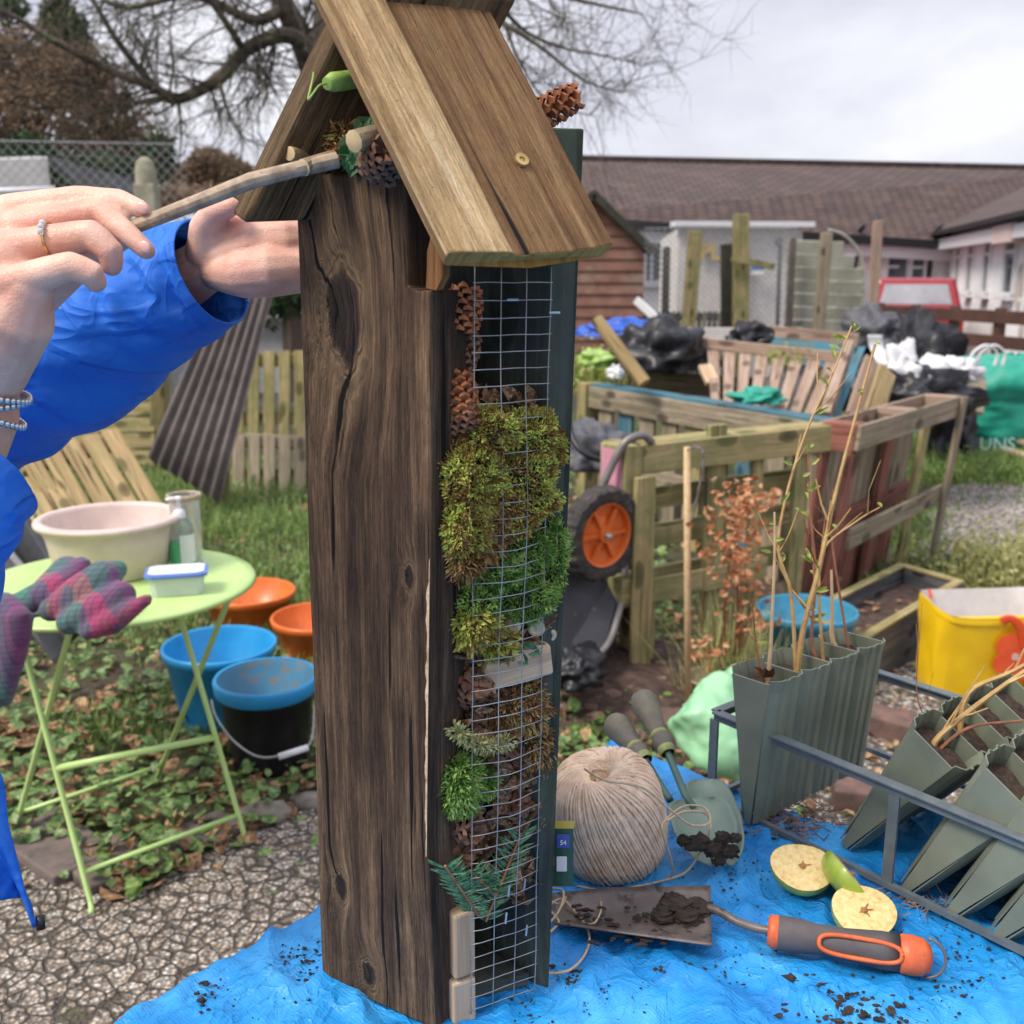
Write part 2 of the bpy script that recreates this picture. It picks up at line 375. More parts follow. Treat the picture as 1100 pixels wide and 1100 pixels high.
for i in range(4):
    p = G(*bp[i]); q = p+Vector((.215, -.02 if i < 2 else -.05, 0)); brick_at(p, q, .13, .07, lbs[i], name='edging_brick', group='bricks edging the gravel')
for i, (x, y) in enumerate(((925, 780), (985, 800))):
    p = G(x, y); brick_at(p, p+Vector((.16, -.14, 0)), .12, .07, ['brick on the gravel seen above the long rail', 'brick on the gravel tucked behind the leaning trays'][i], name='edging_brick', group='bricks edging the gravel')
# stones
plain('stone', (.3, .26, .21), (.17, .15, .12), 14, .9, .004)
for i, (x, y, r, lb) in enumerate(((285, 880, .055, 'grey stone at the foot of the green table by the blue bucket'), (330, 865, .04, 'small brown stone beside the wooden tower'))):
    mb = MB(); p = G(x, y); mb.blob(p+Vector((0, 0, r*.3)), r, 14, 9, nz=.2, sc3=(1.2, .8, .6), seed=i); tag(mb.build('stone', MATS['stone'], smooth=True), lb, 'stone')
# ------------------------------------------------------------------ leaf litter, ground ivy, grass (nobody could count)
leafy('dead_leaf', [(.08, .04, .02), (.2, .1, .045), (.36, .2, .1), (.5, .38, .2)], 14, .8, .1)
leafy('green_leaf', [(.03, .07, .018), (.08, .16, .04), (.17, .27, .07), (.32, .38, .14)], 12, .5, .2)
leafy('grass_blade', [(.04, .09, .018), (.1, .2, .035), (.22, .33, .07), (.42, .42, .17)], 10, .6, .25)
def inlitter(x, y):
    return not (x > .62+.25*(y-2.5) and y < 7) # right of this line is gravel
def on_concrete(x, y):
    # below the pavement border line
    pts = cp
    if x < pts[0].x: return y < pts[0].y+.25*(pts[0].x-x)*0+.0
    for a, b in zip(pts, pts[1:]):
        if a.x <= x < b.x: return y < a.y+(b.y-a.y)*(x-a.x)/(b.x-a.x)
    return x < .1 and y < pts[-1].y
mb = MB(); mg = MB()
for i in range(9500):
    y = 2.1+5.5*R.random()**1.5; x = R.uniform(-.62, .16)*y
    if on_concrete(x, y+.05) and R.random() > .03: continue
    if x > -.05 and not inlitter(x, y): continue
    d = Vector((R.uniform(-1, 1), R.uniform(-1, 1), R.uniform(-.25, .45))); L = R.uniform(.02, .075)
    n = Vector((R.uniform(-.6, .6), R.uniform(-.6, .6), 1)); dens = noise.noise(Vector((x*1.7, y*1.7, 3)))
    if R.random() < .36+dens*.8-.10*max(0, y-2.9): mb.leaf(Vector((x, y, R.uniform(.006, .03))), d, n, L, L*R.uniform(.5, .8), curl=R.uniform(-.3, .5))
    else: mg.leaf(Vector((x, y, R.uniform(.01, .07))), d, n, L*.8, L*.62, curl=R.uniform(-.2, .4))
for i in range(1200):
    y = R.uniform(2.0, 4.4); x = R.uniform(.05, .62)*y*.9
    if on_concrete(x, y): continue
    d = Vector((R.uniform(-1, 1), R.uniform(-1, 1), R.uniform(-.2, .4))); L = R.uniform(.02, .06); n = Vector((R.uniform(-.5, .5), R.uniform(-.5, .5), 1))
    (mb if R.random() < .7 else mg).leaf(Vector((x, y, R.uniform(.008, .03))), d, n, L, L*.6, curl=.3)
tag(mb.build('leaf_litter', MATS['dead_leaf']), kind='stuff'); tag(mg.build('ground_ivy', MATS['green_leaf']), kind='stuff')
mb = MB()
def tuft(x, y, L, n, w=.004, spread=.03):
    for k in range(n):
        d = Vector((R.uniform(-.45, .45), R.uniform(-.45, .45), 1)).normalized()
        mb.blade(Vector((x+R.gauss(0, spread), y+R.gauss(0, spread), 0)), d, L*R.uniform(.5, 1.2), w, R.uniform(-.5, .5))
for i in range(4200):
    y = 2.9+4.5*R.random()**1.2; x = R.uniform(-.5, .02)*y
    if on_concrete(x, y+.1): continue
    k = noise.noise(Vector((x*1.3+5, y*1.3, 0)))
    far = min(1, max(0, (y-3.2)/1.2))
    if R.random() < .3+.5*far+k: tuft(x, y, .07+.08*far, 7, .005)
for i in range(260):   # between hut and pallets, around the bins
    p = G(R.uniform(600, 740), R.uniform(700, 800)); tuft(p.x, p.y, .05, 5)
for i in range(500):   # green edge by the gravel
    p = G(R.uniform(985, 1100), R.uniform(470, 520)); tuft(p.x, p.y, .12, 6, .01, .08)
for i in range(160):
    p = G(R.uniform(920, 1010), R.uniform(530, 640)); tuft(p.x, p.y, .1, 5, .007, .05)
for i in range(500):
    y = R.uniform(5, 12); tuft(R.uniform(-6, 8), y, .15, 6, .012, .12)
tag(mb.build('grass', MATS['grass_blade']), kind='stuff')
# ================================================================== TABLE AND TARPAULIN
tc = Vector((.139, 1.307, T)); u1 = Vector((-.66, -.751, 0)); u2 = Vector((.708, -.706, 0))
wood('table_wood', (.1, .06, .035), (.18, .11, .065), (.27, .18, .11))
tb = thing('work_table', 'wooden work table hidden under the blue tarpaulin in the foreground', 'table', (.15, .75, 0))
LA, LB = 1.35, 1.5
mb = MB(); P = []
for z in (T-.045, T-.012):
    for a, b2 in ((.02, .02), (LA, .02), (LA, LB), (.02, LB)): q = tc+u1*a+u2*b2; P.append(Vector((q.x, q.y, z)))
mb.hexa(P); mb.build('tabletop', MATS['table_wood'], tb)
mb = MB(); P = []
for z in (T-.045, T-.013):
    for a, b2 in ((-.14, .42), (.018, .42), (.018, LB), (-.14, LB)): q = tc+u1*a+u2*b2; P.append(Vector((q.x, q.y, z)))
mb.hexa(P); mb.build('table_leaf', MATS['table_wood'], tb)
for a, b2 in ((.1, .1), (LA-.1, .1), (LA-.1, LB-.1), (.1, LB-.1)):
    q = tc+u1*a+u2*b2; mb = MB(); mb.bar((q.x, q.y, 0), (q.x, q.y, T-.045), .06, .06); mb.build('leg', MATS['table_wood'], tb)
# tarp
m, nt, b = newmat('blue_tarp'); v = mapping(nt, 'UV')
f = noi(nt, v, 7, 5, .6, .6); f2 = noi(nt, v, 34, 4, .6)
c = ramp(nt, [(.3, (.007, .15, .46)), (.5, (.014, .26, .64)), (.72, (.07, .38, .78))], f)
c = mix(nt, ramp(nt, [(.62, 0), (.72, .35)], f2), c, (.1, .42, .8))
sp1 = noi(nt, v, 70, 3, .75); spm = noi(nt, v, 5, 3, .5)
dm = mth(nt, 'MULTIPLY', ramp(nt, [(.665, 0), (.69, 1)], sp1), ramp(nt, [(.42, 0), (.56, 1)], spm)); c = mix(nt, dm, c, (.02, .014, .012))
nt.links.new(c, b.inputs['Base Color']); b.inputs['Roughness'].default_value = .46; b.inputs['Specular IOR Level'].default_value = .45
wx = N(nt, 'ShaderNodeTexWave', bands_direction='X'); wx.inputs['Scale'].default_value = 95; nt.links.new(v, wx.inputs['Vector'])
wy = N(nt, 'ShaderNodeTexWave', bands_direction='Y'); wy.inputs['Scale'].default_value = 95; nt.links.new(v, wy.inputs['Vector'])
nn = bump(nt, b, mth(nt, 'ADD', wx.outputs['Fac'], wy.outputs['Fac']), .0003, .4)
def ridge(sc_, k, dist): return ramp(nt, [(0, 1.0), (.025, .5), (.09, 0.0)], mth(nt, 'ABSOLUTE', mth(nt, 'SUBTRACT', noi(nt, v, sc_, 3, .5, dist), .5)))
rg = mth(nt, 'ADD', mth(nt, 'ADD', ridge(6, 1, 1.2), mth(nt, 'MULTIPLY', ridge(15, 1, .8), .6)), mth(nt, 'MULTIPLY', ridge(34, 1, .5), .3))
bump(nt, b, mth(nt, 'ADD', mth(nt, 'ADD', mth(nt, 'MULTIPLY', f, .5), mth(nt, 'MULTIPLY', f2, .25)), mth(nt, 'MULTIPLY', rg, .30)), .008, 1.0, nn); MATS['blue_tarp'] = m
def tarp_h(a, b2):
    q = Vector((a, b2, 0)); r = abs(noise.noise(q*7+Vector((0, 0, 3)))); r2 = abs(noise.noise(Vector((a*16+b2*5, b2*26-a*7, 1))))
    r3 = abs(noise.noise(Vector((a*30-b2*22, b2*14+a*9, 7)))); fo = lambda t: math.exp(-(((t+.07) % .27-.13)/.0045)**2); h = .0035*fo(a)+.0035*fo(b2+.05)+.005*(1-min(1, r*6))+.0055*(1-min(1, r2*3.6))+.0028*(1-min(1, r3*3))+.0012*noise.noise(q*15)
    return h
mb = MB()
def tfn(u, v2):
    a = -.25+u*(LA+.31); b2 = -.09+v2*(LB+.1)
    q = tc+u1*a+u2*b2; z = T+tarp_h(a, b2)-.004
    e = max(0, .0-a)*1; e2 = max(0, .0-b2)*1
    ex = .16*min(1, max(0, (b2-.33)/.08)); aa = a+ex
    # hang over the edges
    if aa < 0: q = q-u1*aa*.75; z -= (-aa)*1.0
    if b2 < 0: q = q-u2*b2*.75; z -= (-b2)*1.0
    return (q.x, q.y, z)
mb.grid(tfn, 250, 230, us=1.66, vs=1.6)
tag(mb.build('tarpaulin', MATS['blue_tarp'], smooth=True), 'creased blue plastic tarpaulin spread over the foreground table, dotted with soil', 'tarpaulin')
plain('soil', (.05, .034, .025), (.018, .012, .009), 60, .95, .003)
# soil crumbs on the tarp
mb = MB()
def crumbs(px, py, n, s, rmin, rmax, sx=1, sy=1):
    for k in range(n):
        p = G(px+R.gauss(0, s*sx), py+R.gauss(0, s*sy), T)
        if (p-tc).dot(u1) < .01-(.13 if (p-tc).dot(u2) > .43 else 0) or (p-tc).dot(u2) < .01: continue
        r = R.uniform(rmin, rmax); mb.blob(p+Vector((0, 0, r*.7)), r, 5, 4, nz=.35, seed=k, sc3=(R.uniform(.8, 1.9), R.uniform(.7, 1.3), .7))
for a in ((328, 1040, 46, 20, .0004, .0013), (240, 1080, 24, 22, .0004, .0015), (640, 1062, 50, 22, .0004, .0012), (625, 1045, 18, 9, .0006, .0018), (880, 1080, 46, 24, .0004, .0018), (775, 1048, 16, 9, .0005, .0016),
          (850, 1010, 60, 45, .0004, .001), (700, 1050, 60, 50, .0004, .001), (800, 935, 40, 30, .0004, .0012), (850, 882, 90, 16, .0006, .0022, 1.6, .6), (1000, 1070, 50, 50, .0004, .0012), (785, 935, 40, 12, .0006, .0018), (1010, 1000, 30, 20, .0004, .0012), (640, 970, 40, 25, .0004, .0012)):
    crumbs(*a)
for a in ((345, 1035, 60, 12, .0006, .002, 1.6, .9), (225, 1062, 10, 8, .001, .003), (905, 1082, 90, 14, .0006, .003, 2.2, .7), (950, 1090, 40, 20, .0006, .003), (620, 1050, 40, 10, .0006, .0026, 1.4, .8), (790, 1010, 50, 60, .0004, .0014), (1040, 1050, 70, 30, .0005, .0018), (720, 1040, 26, 6, .0008, .003, 2, .6), (848, 1052, 3, 3, .003, .005), (560, 1085, 20, 12, .0006, .002)): crumbs(*a)
tag(mb.build('soil_crumbs', MATS['soil']), kind='stuff')
# ================================================================== THE INSECT HOTEL
wood('hut_dark', (.028, .017, .012), (.1, .058, .03), (.30, .185, .095), 1.15, bmp=.005, knot_c=(.014, .010, .009), stripe=.8, crack=.37, rough=.8, con=.7, kn=1.3, wp=1.1)
wood('hut_back', (.022, .026, .026), (.055, .062, .06), (.12, .125, .11), 1.2, algae=(.08, .105, .05), al=.5, bmp=.002, rough=.75)
wood('roof_pale', (.22, .13, .055), (.46, .3, .14), (.72, .53, .3), 1.3, bmp=.005, knots=False, stripe=.7, crack=.38, con=.8)
wood('roof_brown', (.10, .052, .022), (.2, .112, .05), (.31, .19, .095), 1.0, algae=(.15, .13, .045), al=.45, bmp=.003, knots=False, stripe=.6, crack=.3)
wood('end_grain', (.3, .14, .035), (.5, .27, .07), (.6, .38, .13), 3, bmp=.003, knots=False, stripe=.5)
wood('split_rust', (.12, .04, .015), (.3, .12, .04), (.42, .2, .08), 2, bmp=.002, knots=False)
wood('pale_wood', (.32, .2, .11), (.52, .37, .24), (.68, .52, .37), 1.5, bmp=.001, knots=False, stripe=.25, crack=.2)
plain('wire', (.40, .40, .40), (.26, .26, .26), 40, .45, metal=.35)
plain('brass', (.6, .42, .18), (.4, .28, .1), 90, .35, metal=.8)
def hero_wood(name, cs, knots, O, axis, pale=None, mc=.22):
    m, nt, b = newmat(name); tc = N(nt, 'ShaderNodeTexCoord'); obj_ = tc.outputs['Object']; uv = mapping(nt, 'UV')
    warp = None; core = None
    for (p, rx, rz, k) in knots:
        q = p-O; mp = N(nt, 'ShaderNodeMapping'); mp.inputs['Scale'].default_value = (1/rx, .3/rx, 1/rz); mp.inputs['Location'].default_value = (-q.x/rx, -q.y*.3/rx, -q.z/rz); nt.links.new(obj_, mp.inputs['Vector'])
        nz_ = N(nt, 'ShaderNodeTexNoise'); nz_.inputs['Scale'].default_value = 1.3; nt.links.new(mp.outputs[0], nz_.inputs['Vector'])
        ln = N(nt, 'ShaderNodeVectorMath', operation='LENGTH'); nt.links.new(mp.outputs[0], ln.inputs[0]); d = mth(nt, 'ADD', ln.outputs['Value'], mth(nt, 'MULTIPLY', mth(nt, 'SUBTRACT', nz_.outputs['Fac'], .5), .8))
        wv = mth(nt, 'MULTIPLY', ramp(nt, [(0, 1.0), (.25, .75), (.5, .38), (1.0, 0.0)], mth(nt, 'MULTIPLY', d, .33)), k); warp = wv if warp is None else mth(nt, 'ADD', warp, wv)
        dk = mth(nt, 'MULTIPLY', d, .5) if warp is wv else mth(nt, 'MINIMUM', dk, mth(nt, 'MULTIPLY', d, .5))
        cv = ramp(nt, [(0, 1.0), (.36, .97), (.42, .7), (.46, .1), (.5, .5), (.54, .1), (.62, .3), (.7, 0.0)], mth(nt, 'MULTIPLY', d, .5)); core = cv if core is None else mth(nt, 'MAXIMUM', core, cv)
    halo = ramp(nt, [(0, 0.0), (.3, 0.0), (.5, .9), (.7, .3), (1, 0.0)], dk)
    cb = N(nt, 'ShaderNodeCombineXYZ'); nt.links.new(warp, cb.inputs['Y'])
    def layer(sx, sy, k, det, rg, dist):
        mp = N(nt, 'ShaderNodeMapping'); mp.inputs['Scale'].default_value = (sx, sy, sy); nt.links.new(uv, mp.inputs['Vector']); sc_ = N(nt, 'ShaderNodeVectorMath', operation='SCALE'); sc_.inputs['Scale'].default_value = k; nt.links.new(cb.outputs[0], sc_.inputs[0])
        ad = N(nt, 'ShaderNodeVectorMath', operation='ADD'); nt.links.new(mp.outputs[0], ad.inputs[0]); nt.links.new(sc_.outputs[0], ad.inputs[1]); return noi(nt, ad.outputs[0], 1.0, det, rg, dist)
    f1 = layer(2.0, 40, 1.0, 7, .7, .3); f2 = layer(9, 210, 4.0, 5, .75, .2); f3 = layer(26, 700, 9.0, 3, .8, 0); f4 = noi(nt, obj_, 11, 6, .7); f5 = noi(nt, obj_, 420, 4, .75)
    c = ramp(nt, [(.34, cs[0]), (.47, cs[1]), (.56, cs[2]), (.68, cs[3])], f1)
    c = mix(nt, .85, c, ramp(nt, [(.36, mc), (.5, .85+mc*.15), (.64, 1.25)], f2), 'MULTIPLY'); c = mix(nt, .7, c, ramp(nt, [(.35, .25+mc*.8), (.6, 1.2)], f3), 'MULTIPLY')
    c = mix(nt, mth(nt, 'MULTIPLY', ramp(nt, [(.4, 1), (.58, 0)], f4), .65), c, mix(nt, 1, c, (.3+mc*.8, .28+mc*.8, .28+mc*.8), 'MULTIPLY'))
    c = mix(nt, ramp(nt, [(.3, .75), (.4, 0)], f5), c, (.02, .015, .012))
    c = mix(nt, mth(nt, 'MULTIPLY', halo, .55), c, cs[3])
    c = mix(nt, mth(nt, 'MULTIPLY', core, .93), c, mix(nt, ramp(nt, [(.4, 0), (.65, 1)], f2), (.008, .006, .006), (.04, .027, .02))); ck = ramp(nt, [(.33, 0.0), (.36, 1.0)], layer(3.0, 95, 2.0, 2, .5, .2)); c = mix(nt, ck, (.008, .006, .005), c)
    if pale: c = mix(nt, mth(nt, 'MULTIPLY', ramp(nt, [(.58, 0), (.62, 1)], layer(5, 60, 1, 4, .6, .5)), ramp(nt, [(.5, 0), (.6, pale)], noi(nt, obj_, 6, 4))), c, (.5, .34, .18))
    nt.links.new(c, b.inputs['Base Color']); b.inputs['Roughness'].default_value = .82; b.inputs['Specular IOR Level'].default_value = .25
    h = mth(nt, 'ADD', mth(nt, 'ADD', f1, mth(nt, 'MULTIPLY', f2, .8)), mth(nt, 'ADD', mth(nt, 'MULTIPLY', f3, .35), mth(nt, 'MULTIPLY', ck, 1.2))); h = mth(nt, 'SUBTRACT', h, mth(nt, 'MULTIPLY', core, .6)); bump(nt, b, h, .007, 1.0)
    MATS[name] = m; return m
hut = thing('insect_hotel', 'tall weathered wooden insect hotel with pitched roof and wire mesh side on the blue tarpaulin', 'insect hotel', (-.07, .8, T))
def prism(mb, pts, vec, axis, m=0, rough=0, step=.02, sm=None):
    out = []
    for i, p in enumerate(pts):
        q = pts[(i+1) % len(pts)]; n = max(1, int((q-p).length/step)) if rough else 1
        for k in range(n):
            r = p.lerp(q, k/n)
            if rough: r = r+Vector((noise.noise(r*31), noise.noise(r*29+Vector((7, 0, 0))), noise.noise(r*37)))*rough
            out.append(r)
    n = len(out); b = len(mb.v); vec = Vector(vec); mb.v += out+[p+vec for p in out]
    A = axis.normalized(); nn = vec.normalized(); C = A.cross(nn).normalized(); o = R.random()*9
    uvf = lambda p: (p.dot(A)+o, p.dot(C)+o*.3)
    mb.face(list(range(b, b+n)), [uvf(p) for p in out], m); mb.face(list(range(b+n, b+2*n))[::-1], [uvf(p+vec) for p in out][::-1], m)
    for i in range(n):
        j = (i+1) % n; e = (out[j]-out[i]).normalized()
        if abs(e.dot(A)) > .5: uv = [(out[i].dot(A)+o+3, 0), (out[j].dot(A)+o+3, 0), (out[j].dot(A)+o+3, vec.length), (out[i].dot(A)+o+3, vec.length)]
        else: uv = [(0+o, out[i].dot(e)), (0+o, out[j].dot(e)), (o+vec.length*.3, out[j].dot(e)), (o+vec.length*.3, out[i].dot(e))]
        mb.face([b+j, b+i, b+n+i, b+n+j], [uv[1], uv[0], uv[3], uv[2]], sm if sm is not None else m)
YA, YB = .817, .745
def hb(px, py, k):   # point on the front board face: k 0 left edge .. 1 right edge
    return AY(px, py, YA+(YB-YA)*k)
A0 = G(345, 1050, T); B0 = G(472, 1106, T)
HO = Vector((-.07, .8, T))
hero_wood('hut_front', [(.038, .023, .016), (.112, .066, .039), (.21, .128, .072), (.38, .245, .13)], [(hb(369, 345, .38), .017, .042, 1.6), (hb(395, 1052, .5), .007, .014, .8), (hb(366, 955, .22), .006, .014, .6), (hb(440, 620, .8), .004, .010, .5)], HO, 2, None, mc=.36)
pts = [A0, hb(341, 900, 0), hb(335, 700, 0), hb(330, 560, 0), hb(327, 450, 0), hb(322, 320, 0), hb(318, 190, 0), hb(345, 186, .18), hb(375, 188, .42), hb(432, 184, .8),
       hb(434, 240, .8), hb(437, 308, .8), hb(450, 312, .9), hb(462, 311, 1), hb(463, 500, 1), hb(462, 700, 1), hb(459, 900, 1), Vector((B0.x-.003, B0.y, T)), ]
mb = MB(); prism(mb, pts, (.026, .031, 0), Vector((0, 0, 1)), rough=.0012, step=.03)
fb = mb.build('front_board', MATS['hut_front'], hut, bevel=.0018)
mb = MB(); L1, L2 = [], []
for i in range(40):
    y = 600+i*8.2; w_ = (1.2+3.2*abs(noise.noise(Vector((i*.31, 2, 0)))))*(1 if 3 < i < 36 else .4); xr = 461.5-(y-700)*.011; kx = lambda x: 1-(462-x)/140
    L1.append(hb(xr, y, kx(xr))+Vector((-.0006, -.0009, 0))); L2.append(hb(xr-w_*1.5, y, kx(xr-w_*1.5))+Vector((-.0006, -.0009, 0)))
mb.grid(lambda u, v: (L2[int(round(v*39))] if u < .5 else L1[int(round(v*39))]), 1, 39, us=.01, vs=.3); mb.build('worn_edge', MATS['pale_wood'], hut)
# broken rusty splinter in the notch and dark inner upright
mb = MB(); prism(mb, [hb(457, 309, .98), hb(459, 270, .98), hb(464, 248, .98), hb(470, 262, .98), hb(477, 268, .98), hb(476, 296, .98), hb(468, 312, .98)], (.004, .012, 0), Vector((0, 0, 1)), rough=.001, step=.008)
mb.build('splinter', MATS['split_rust'], hut)
mb = MB(); mb.hexa([G(468, 1104, T)+Vector((.012, .03, 0)), G(468, 1104, T)+Vector((.02, .036, 0)), G(468, 1104, T)+Vector((.004, .06, 0)), G(468, 1104, T)+Vector((-.01, .05, 0))]+[AY(446, 190, .79)+q for q in (Vector((0, 0, 0)), Vector((.012, .006, 0)), Vector((-.004, .03, 0)), Vector((-.02, .02, 0)))])
mb.build('inner_batten', MATS['hut_dark'], hut)
# back board: dark painted, its thick edge seen on the right
bw = Vector((-.14, .115, 0))
bi0, bo0 = G(575, 1058, T), G(588, 1062, T)
bi1, bo1 = AY(594, 137, .815), AY(628, 138, .83)
mb = MB(); mb.hexa([bi0, bo0, bo0+bw, bi0+bw, bi1, bo1, bo1+bw, bi1+bw]); mb.build('back_board', MATS['hut_back'], hut, bevel=.003)
# far side board and floor close the box
s0 = A0+Vector((.022, .03, 0)); s1 = bi0+bw
mb = MB(); mb.hexa([s0, s0+Vector((.02, 0, 0)), s1+Vector((.02, -.004, 0)), s1+Vector((0, -.004, 0))]+[q+Vector((.009, 0, .62)) for q in (s0, s0+Vector((.02, 0, 0)), s1+Vector((.02, -.004, 0)), s1+Vector((0, -.004, 0)))])
mb.build('side_board', MATS['hut_dark'], hut)
mb = MB(); fz = Vector((0, 0, .012)); q4 = [A0+Vector((.03, .03, .002)), G(470, 1104, T)+Vector((.02, .03, .002)), bi0+Vector((-.006, -.003, .002)), bi0+bw+Vector((.03, -.02, .002))]
mb.hexa(q4+[q+fz for q in q4]); mb.build('floor_board', MATS['hut_back'], hut)
# wire mesh: welded 25 x 13 mm, slightly bulging
mb = MB()
def wp(s, z):  # s 0 near .. 1 far, z height
    t = (z-T)/(1.41-T); n_ = AY(506, 1100, .762); n1 = AY(510, 287, .765)
    a = n_.lerp(n1, t); f_ = AY(574, 1068, .79); f1_ = AY(592, 287, .80); b_ = f_.lerp(f1_, t); a.z = b_.z = z
    q = a.lerp(b_, s); bul = .009*math.exp(-((z-1.22)/.09)**2)+.006*math.exp(-((z-1.0)/.12)**2)
    wob = .0018*noise.noise(Vector((s*3, z*14, 0)))
    return q+Vector((.5, -.87, 0))*(bul*math.sin(PI*min(1, max(0, s)))+wob)+Vector((0, 0, .0012*noise.noise(Vector((s*2, z*30, 5)))))
for k in range(4):
    s = k/3; mb.tube([wp(s, T+.004+i*.0125) for i in range(51)], .00045, 5)
z = T+.008
while z < 1.408:
    mb.tube([wp(-.02+i*1.04/6, z+.0008*noise.noise(Vector((z*40, i*.4, 0)))) for i in range(7)], .00042, 5); z += .0127
mb.build('wire_mesh', MATS['wire'], hut, smooth=True)
plain('steel_bright', (.55, .57, .6), (.4, .42, .46), 50, .4, metal=.7)
for px, py in ((545, 322), (590, 336), (546, 963), (563, 955), (543, 992), (565, 1005)):
    mb = MB(); p = W(px, py, .752 if px < 560 else .768) if py < 400 else W(px, py, (.86 if px < 560 else .88)); mb.tube([p, p+Vector((.008, .003, 0)) if py < 400 else p+Vector((.001, 0, .01))], .0009, 5)
    mb.build('staple', MATS['steel_bright'], hut)
# roof
Ln, Lf, Rn = W(482, 272, .672), W(661, 262, .742), W(345, -5, .71)
rv = Lf-Ln; sv = (Rn-Ln)*1.14; nv = rv.cross(sv).normalized()
if nv.y > 0: nv = -nv
mb = MB(); th = .015
prof = [(0, 0), (.0, -.004), (.02, -th), (.5, -th*1.1), (.97, -th), (1, -.004), (.99, .0005), (.7, .001), (.36, .0005), (.33, .0045), (.30, .005), (.04, .002)]
b0 = len(mb.v); ns = 14; npf = len(prof)
for j in range(ns+1):
    t = j/ns
    for k, (a, h) in enumerate(prof):
        wv_ = noise.noise(Vector((t*3, a*5, 1)))*.0012
        sag = .006*math.sin(PI*a)*(1-t)**6 + .003*noise.noise(Vector((a*6, t*3, 2)))*(1-t)**8
        mb.v.append(Ln+rv*a+sv*(t)-sv.normalized()*sag+nv*(h+wv_))
tl = sv.length
for j in range(ns):
    for k in range(npf):
        k2 = (k+1) % npf; a1, a2 = prof[k][0]*rv.length, prof[k2][0]*rv.length
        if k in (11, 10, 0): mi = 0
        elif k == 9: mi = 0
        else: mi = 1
        t0, t1 = j/ns*tl, (j+1)/ns*tl; e1 = a1+prof[k][1]; e2 = a2+prof[k2][1]
        mb.face([b0+j*npf+k, b0+j*npf+k2, b0+(j+1)*npf+k2, b0+(j+1)*npf+k], [(t0, e1), (t0, e2), (t1, e2), (t1, e1)], mi)
mb.face([b0+k for k in range(npf)][::-1], [(prof[k][1]*2, prof[k][0]*rv.length) for k in range(npf)][::-1], 2)
mb.face([b0+ns*npf+k for k in range(npf)], [(prof[k][1], prof[k][0]*.15) for k in range(npf)], 1)
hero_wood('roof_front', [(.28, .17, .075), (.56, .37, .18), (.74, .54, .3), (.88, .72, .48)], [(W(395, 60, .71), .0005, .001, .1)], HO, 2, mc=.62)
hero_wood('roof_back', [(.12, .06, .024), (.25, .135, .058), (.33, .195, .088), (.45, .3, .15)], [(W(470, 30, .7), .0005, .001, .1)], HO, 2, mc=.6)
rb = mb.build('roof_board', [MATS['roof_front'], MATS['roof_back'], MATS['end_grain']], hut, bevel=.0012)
rb['label'] = 'roof board sloping towards the camera, pale along one edge'
p = AY(559, 174, .9); d_ = (p-camo.location).normalized(); dn = (Ln-camo.location).dot(nv)/d_.dot(nv); p = camo.location+d_*dn
Ms = nv.to_track_quat('Z', 'Y').to_matrix(); mb = MB(); mb.lathe([(0, .0006), (.0016, .0006), (.0022, .0024), (.0052, .0026), (.0056, .0012), (.0056, 0)], 20, p+nv*.001, Ms)
mb.lathe([(0, .0016), (.0014, .0016), (.0014, .0005)], 6, p+nv*.001, Ms)
s_ = mb.build('screw', MATS['brass'], hut); s_.parent = hut
# the other slope, seen from its end and underside
La, Lb = W(352, 14, .745), W(248, 229, .775)
sl2 = Lb-La; n2 = rv.cross(sl2).normalized()
if n2.z < 0: n2 = -n2
rr = rv*.95; mb = MB(); t2 = n2*.030
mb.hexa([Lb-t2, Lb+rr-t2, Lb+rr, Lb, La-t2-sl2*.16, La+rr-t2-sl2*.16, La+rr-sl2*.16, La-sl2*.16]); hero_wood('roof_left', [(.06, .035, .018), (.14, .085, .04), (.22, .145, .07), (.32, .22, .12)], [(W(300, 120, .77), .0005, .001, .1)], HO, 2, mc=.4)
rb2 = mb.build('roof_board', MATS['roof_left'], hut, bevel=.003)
rb2['label'] = 'roof board sloping away, seen from its sawn end and underside'
# ================================================================== CONTENTS OF THE HOTEL
def ymesh(px): return .764+.034*min(1.15, max(-.35, (px-508)/84))
def WM(px, py, d):
    return AY(px, py, ymesh(px)+.017+(d-.785)*.55)
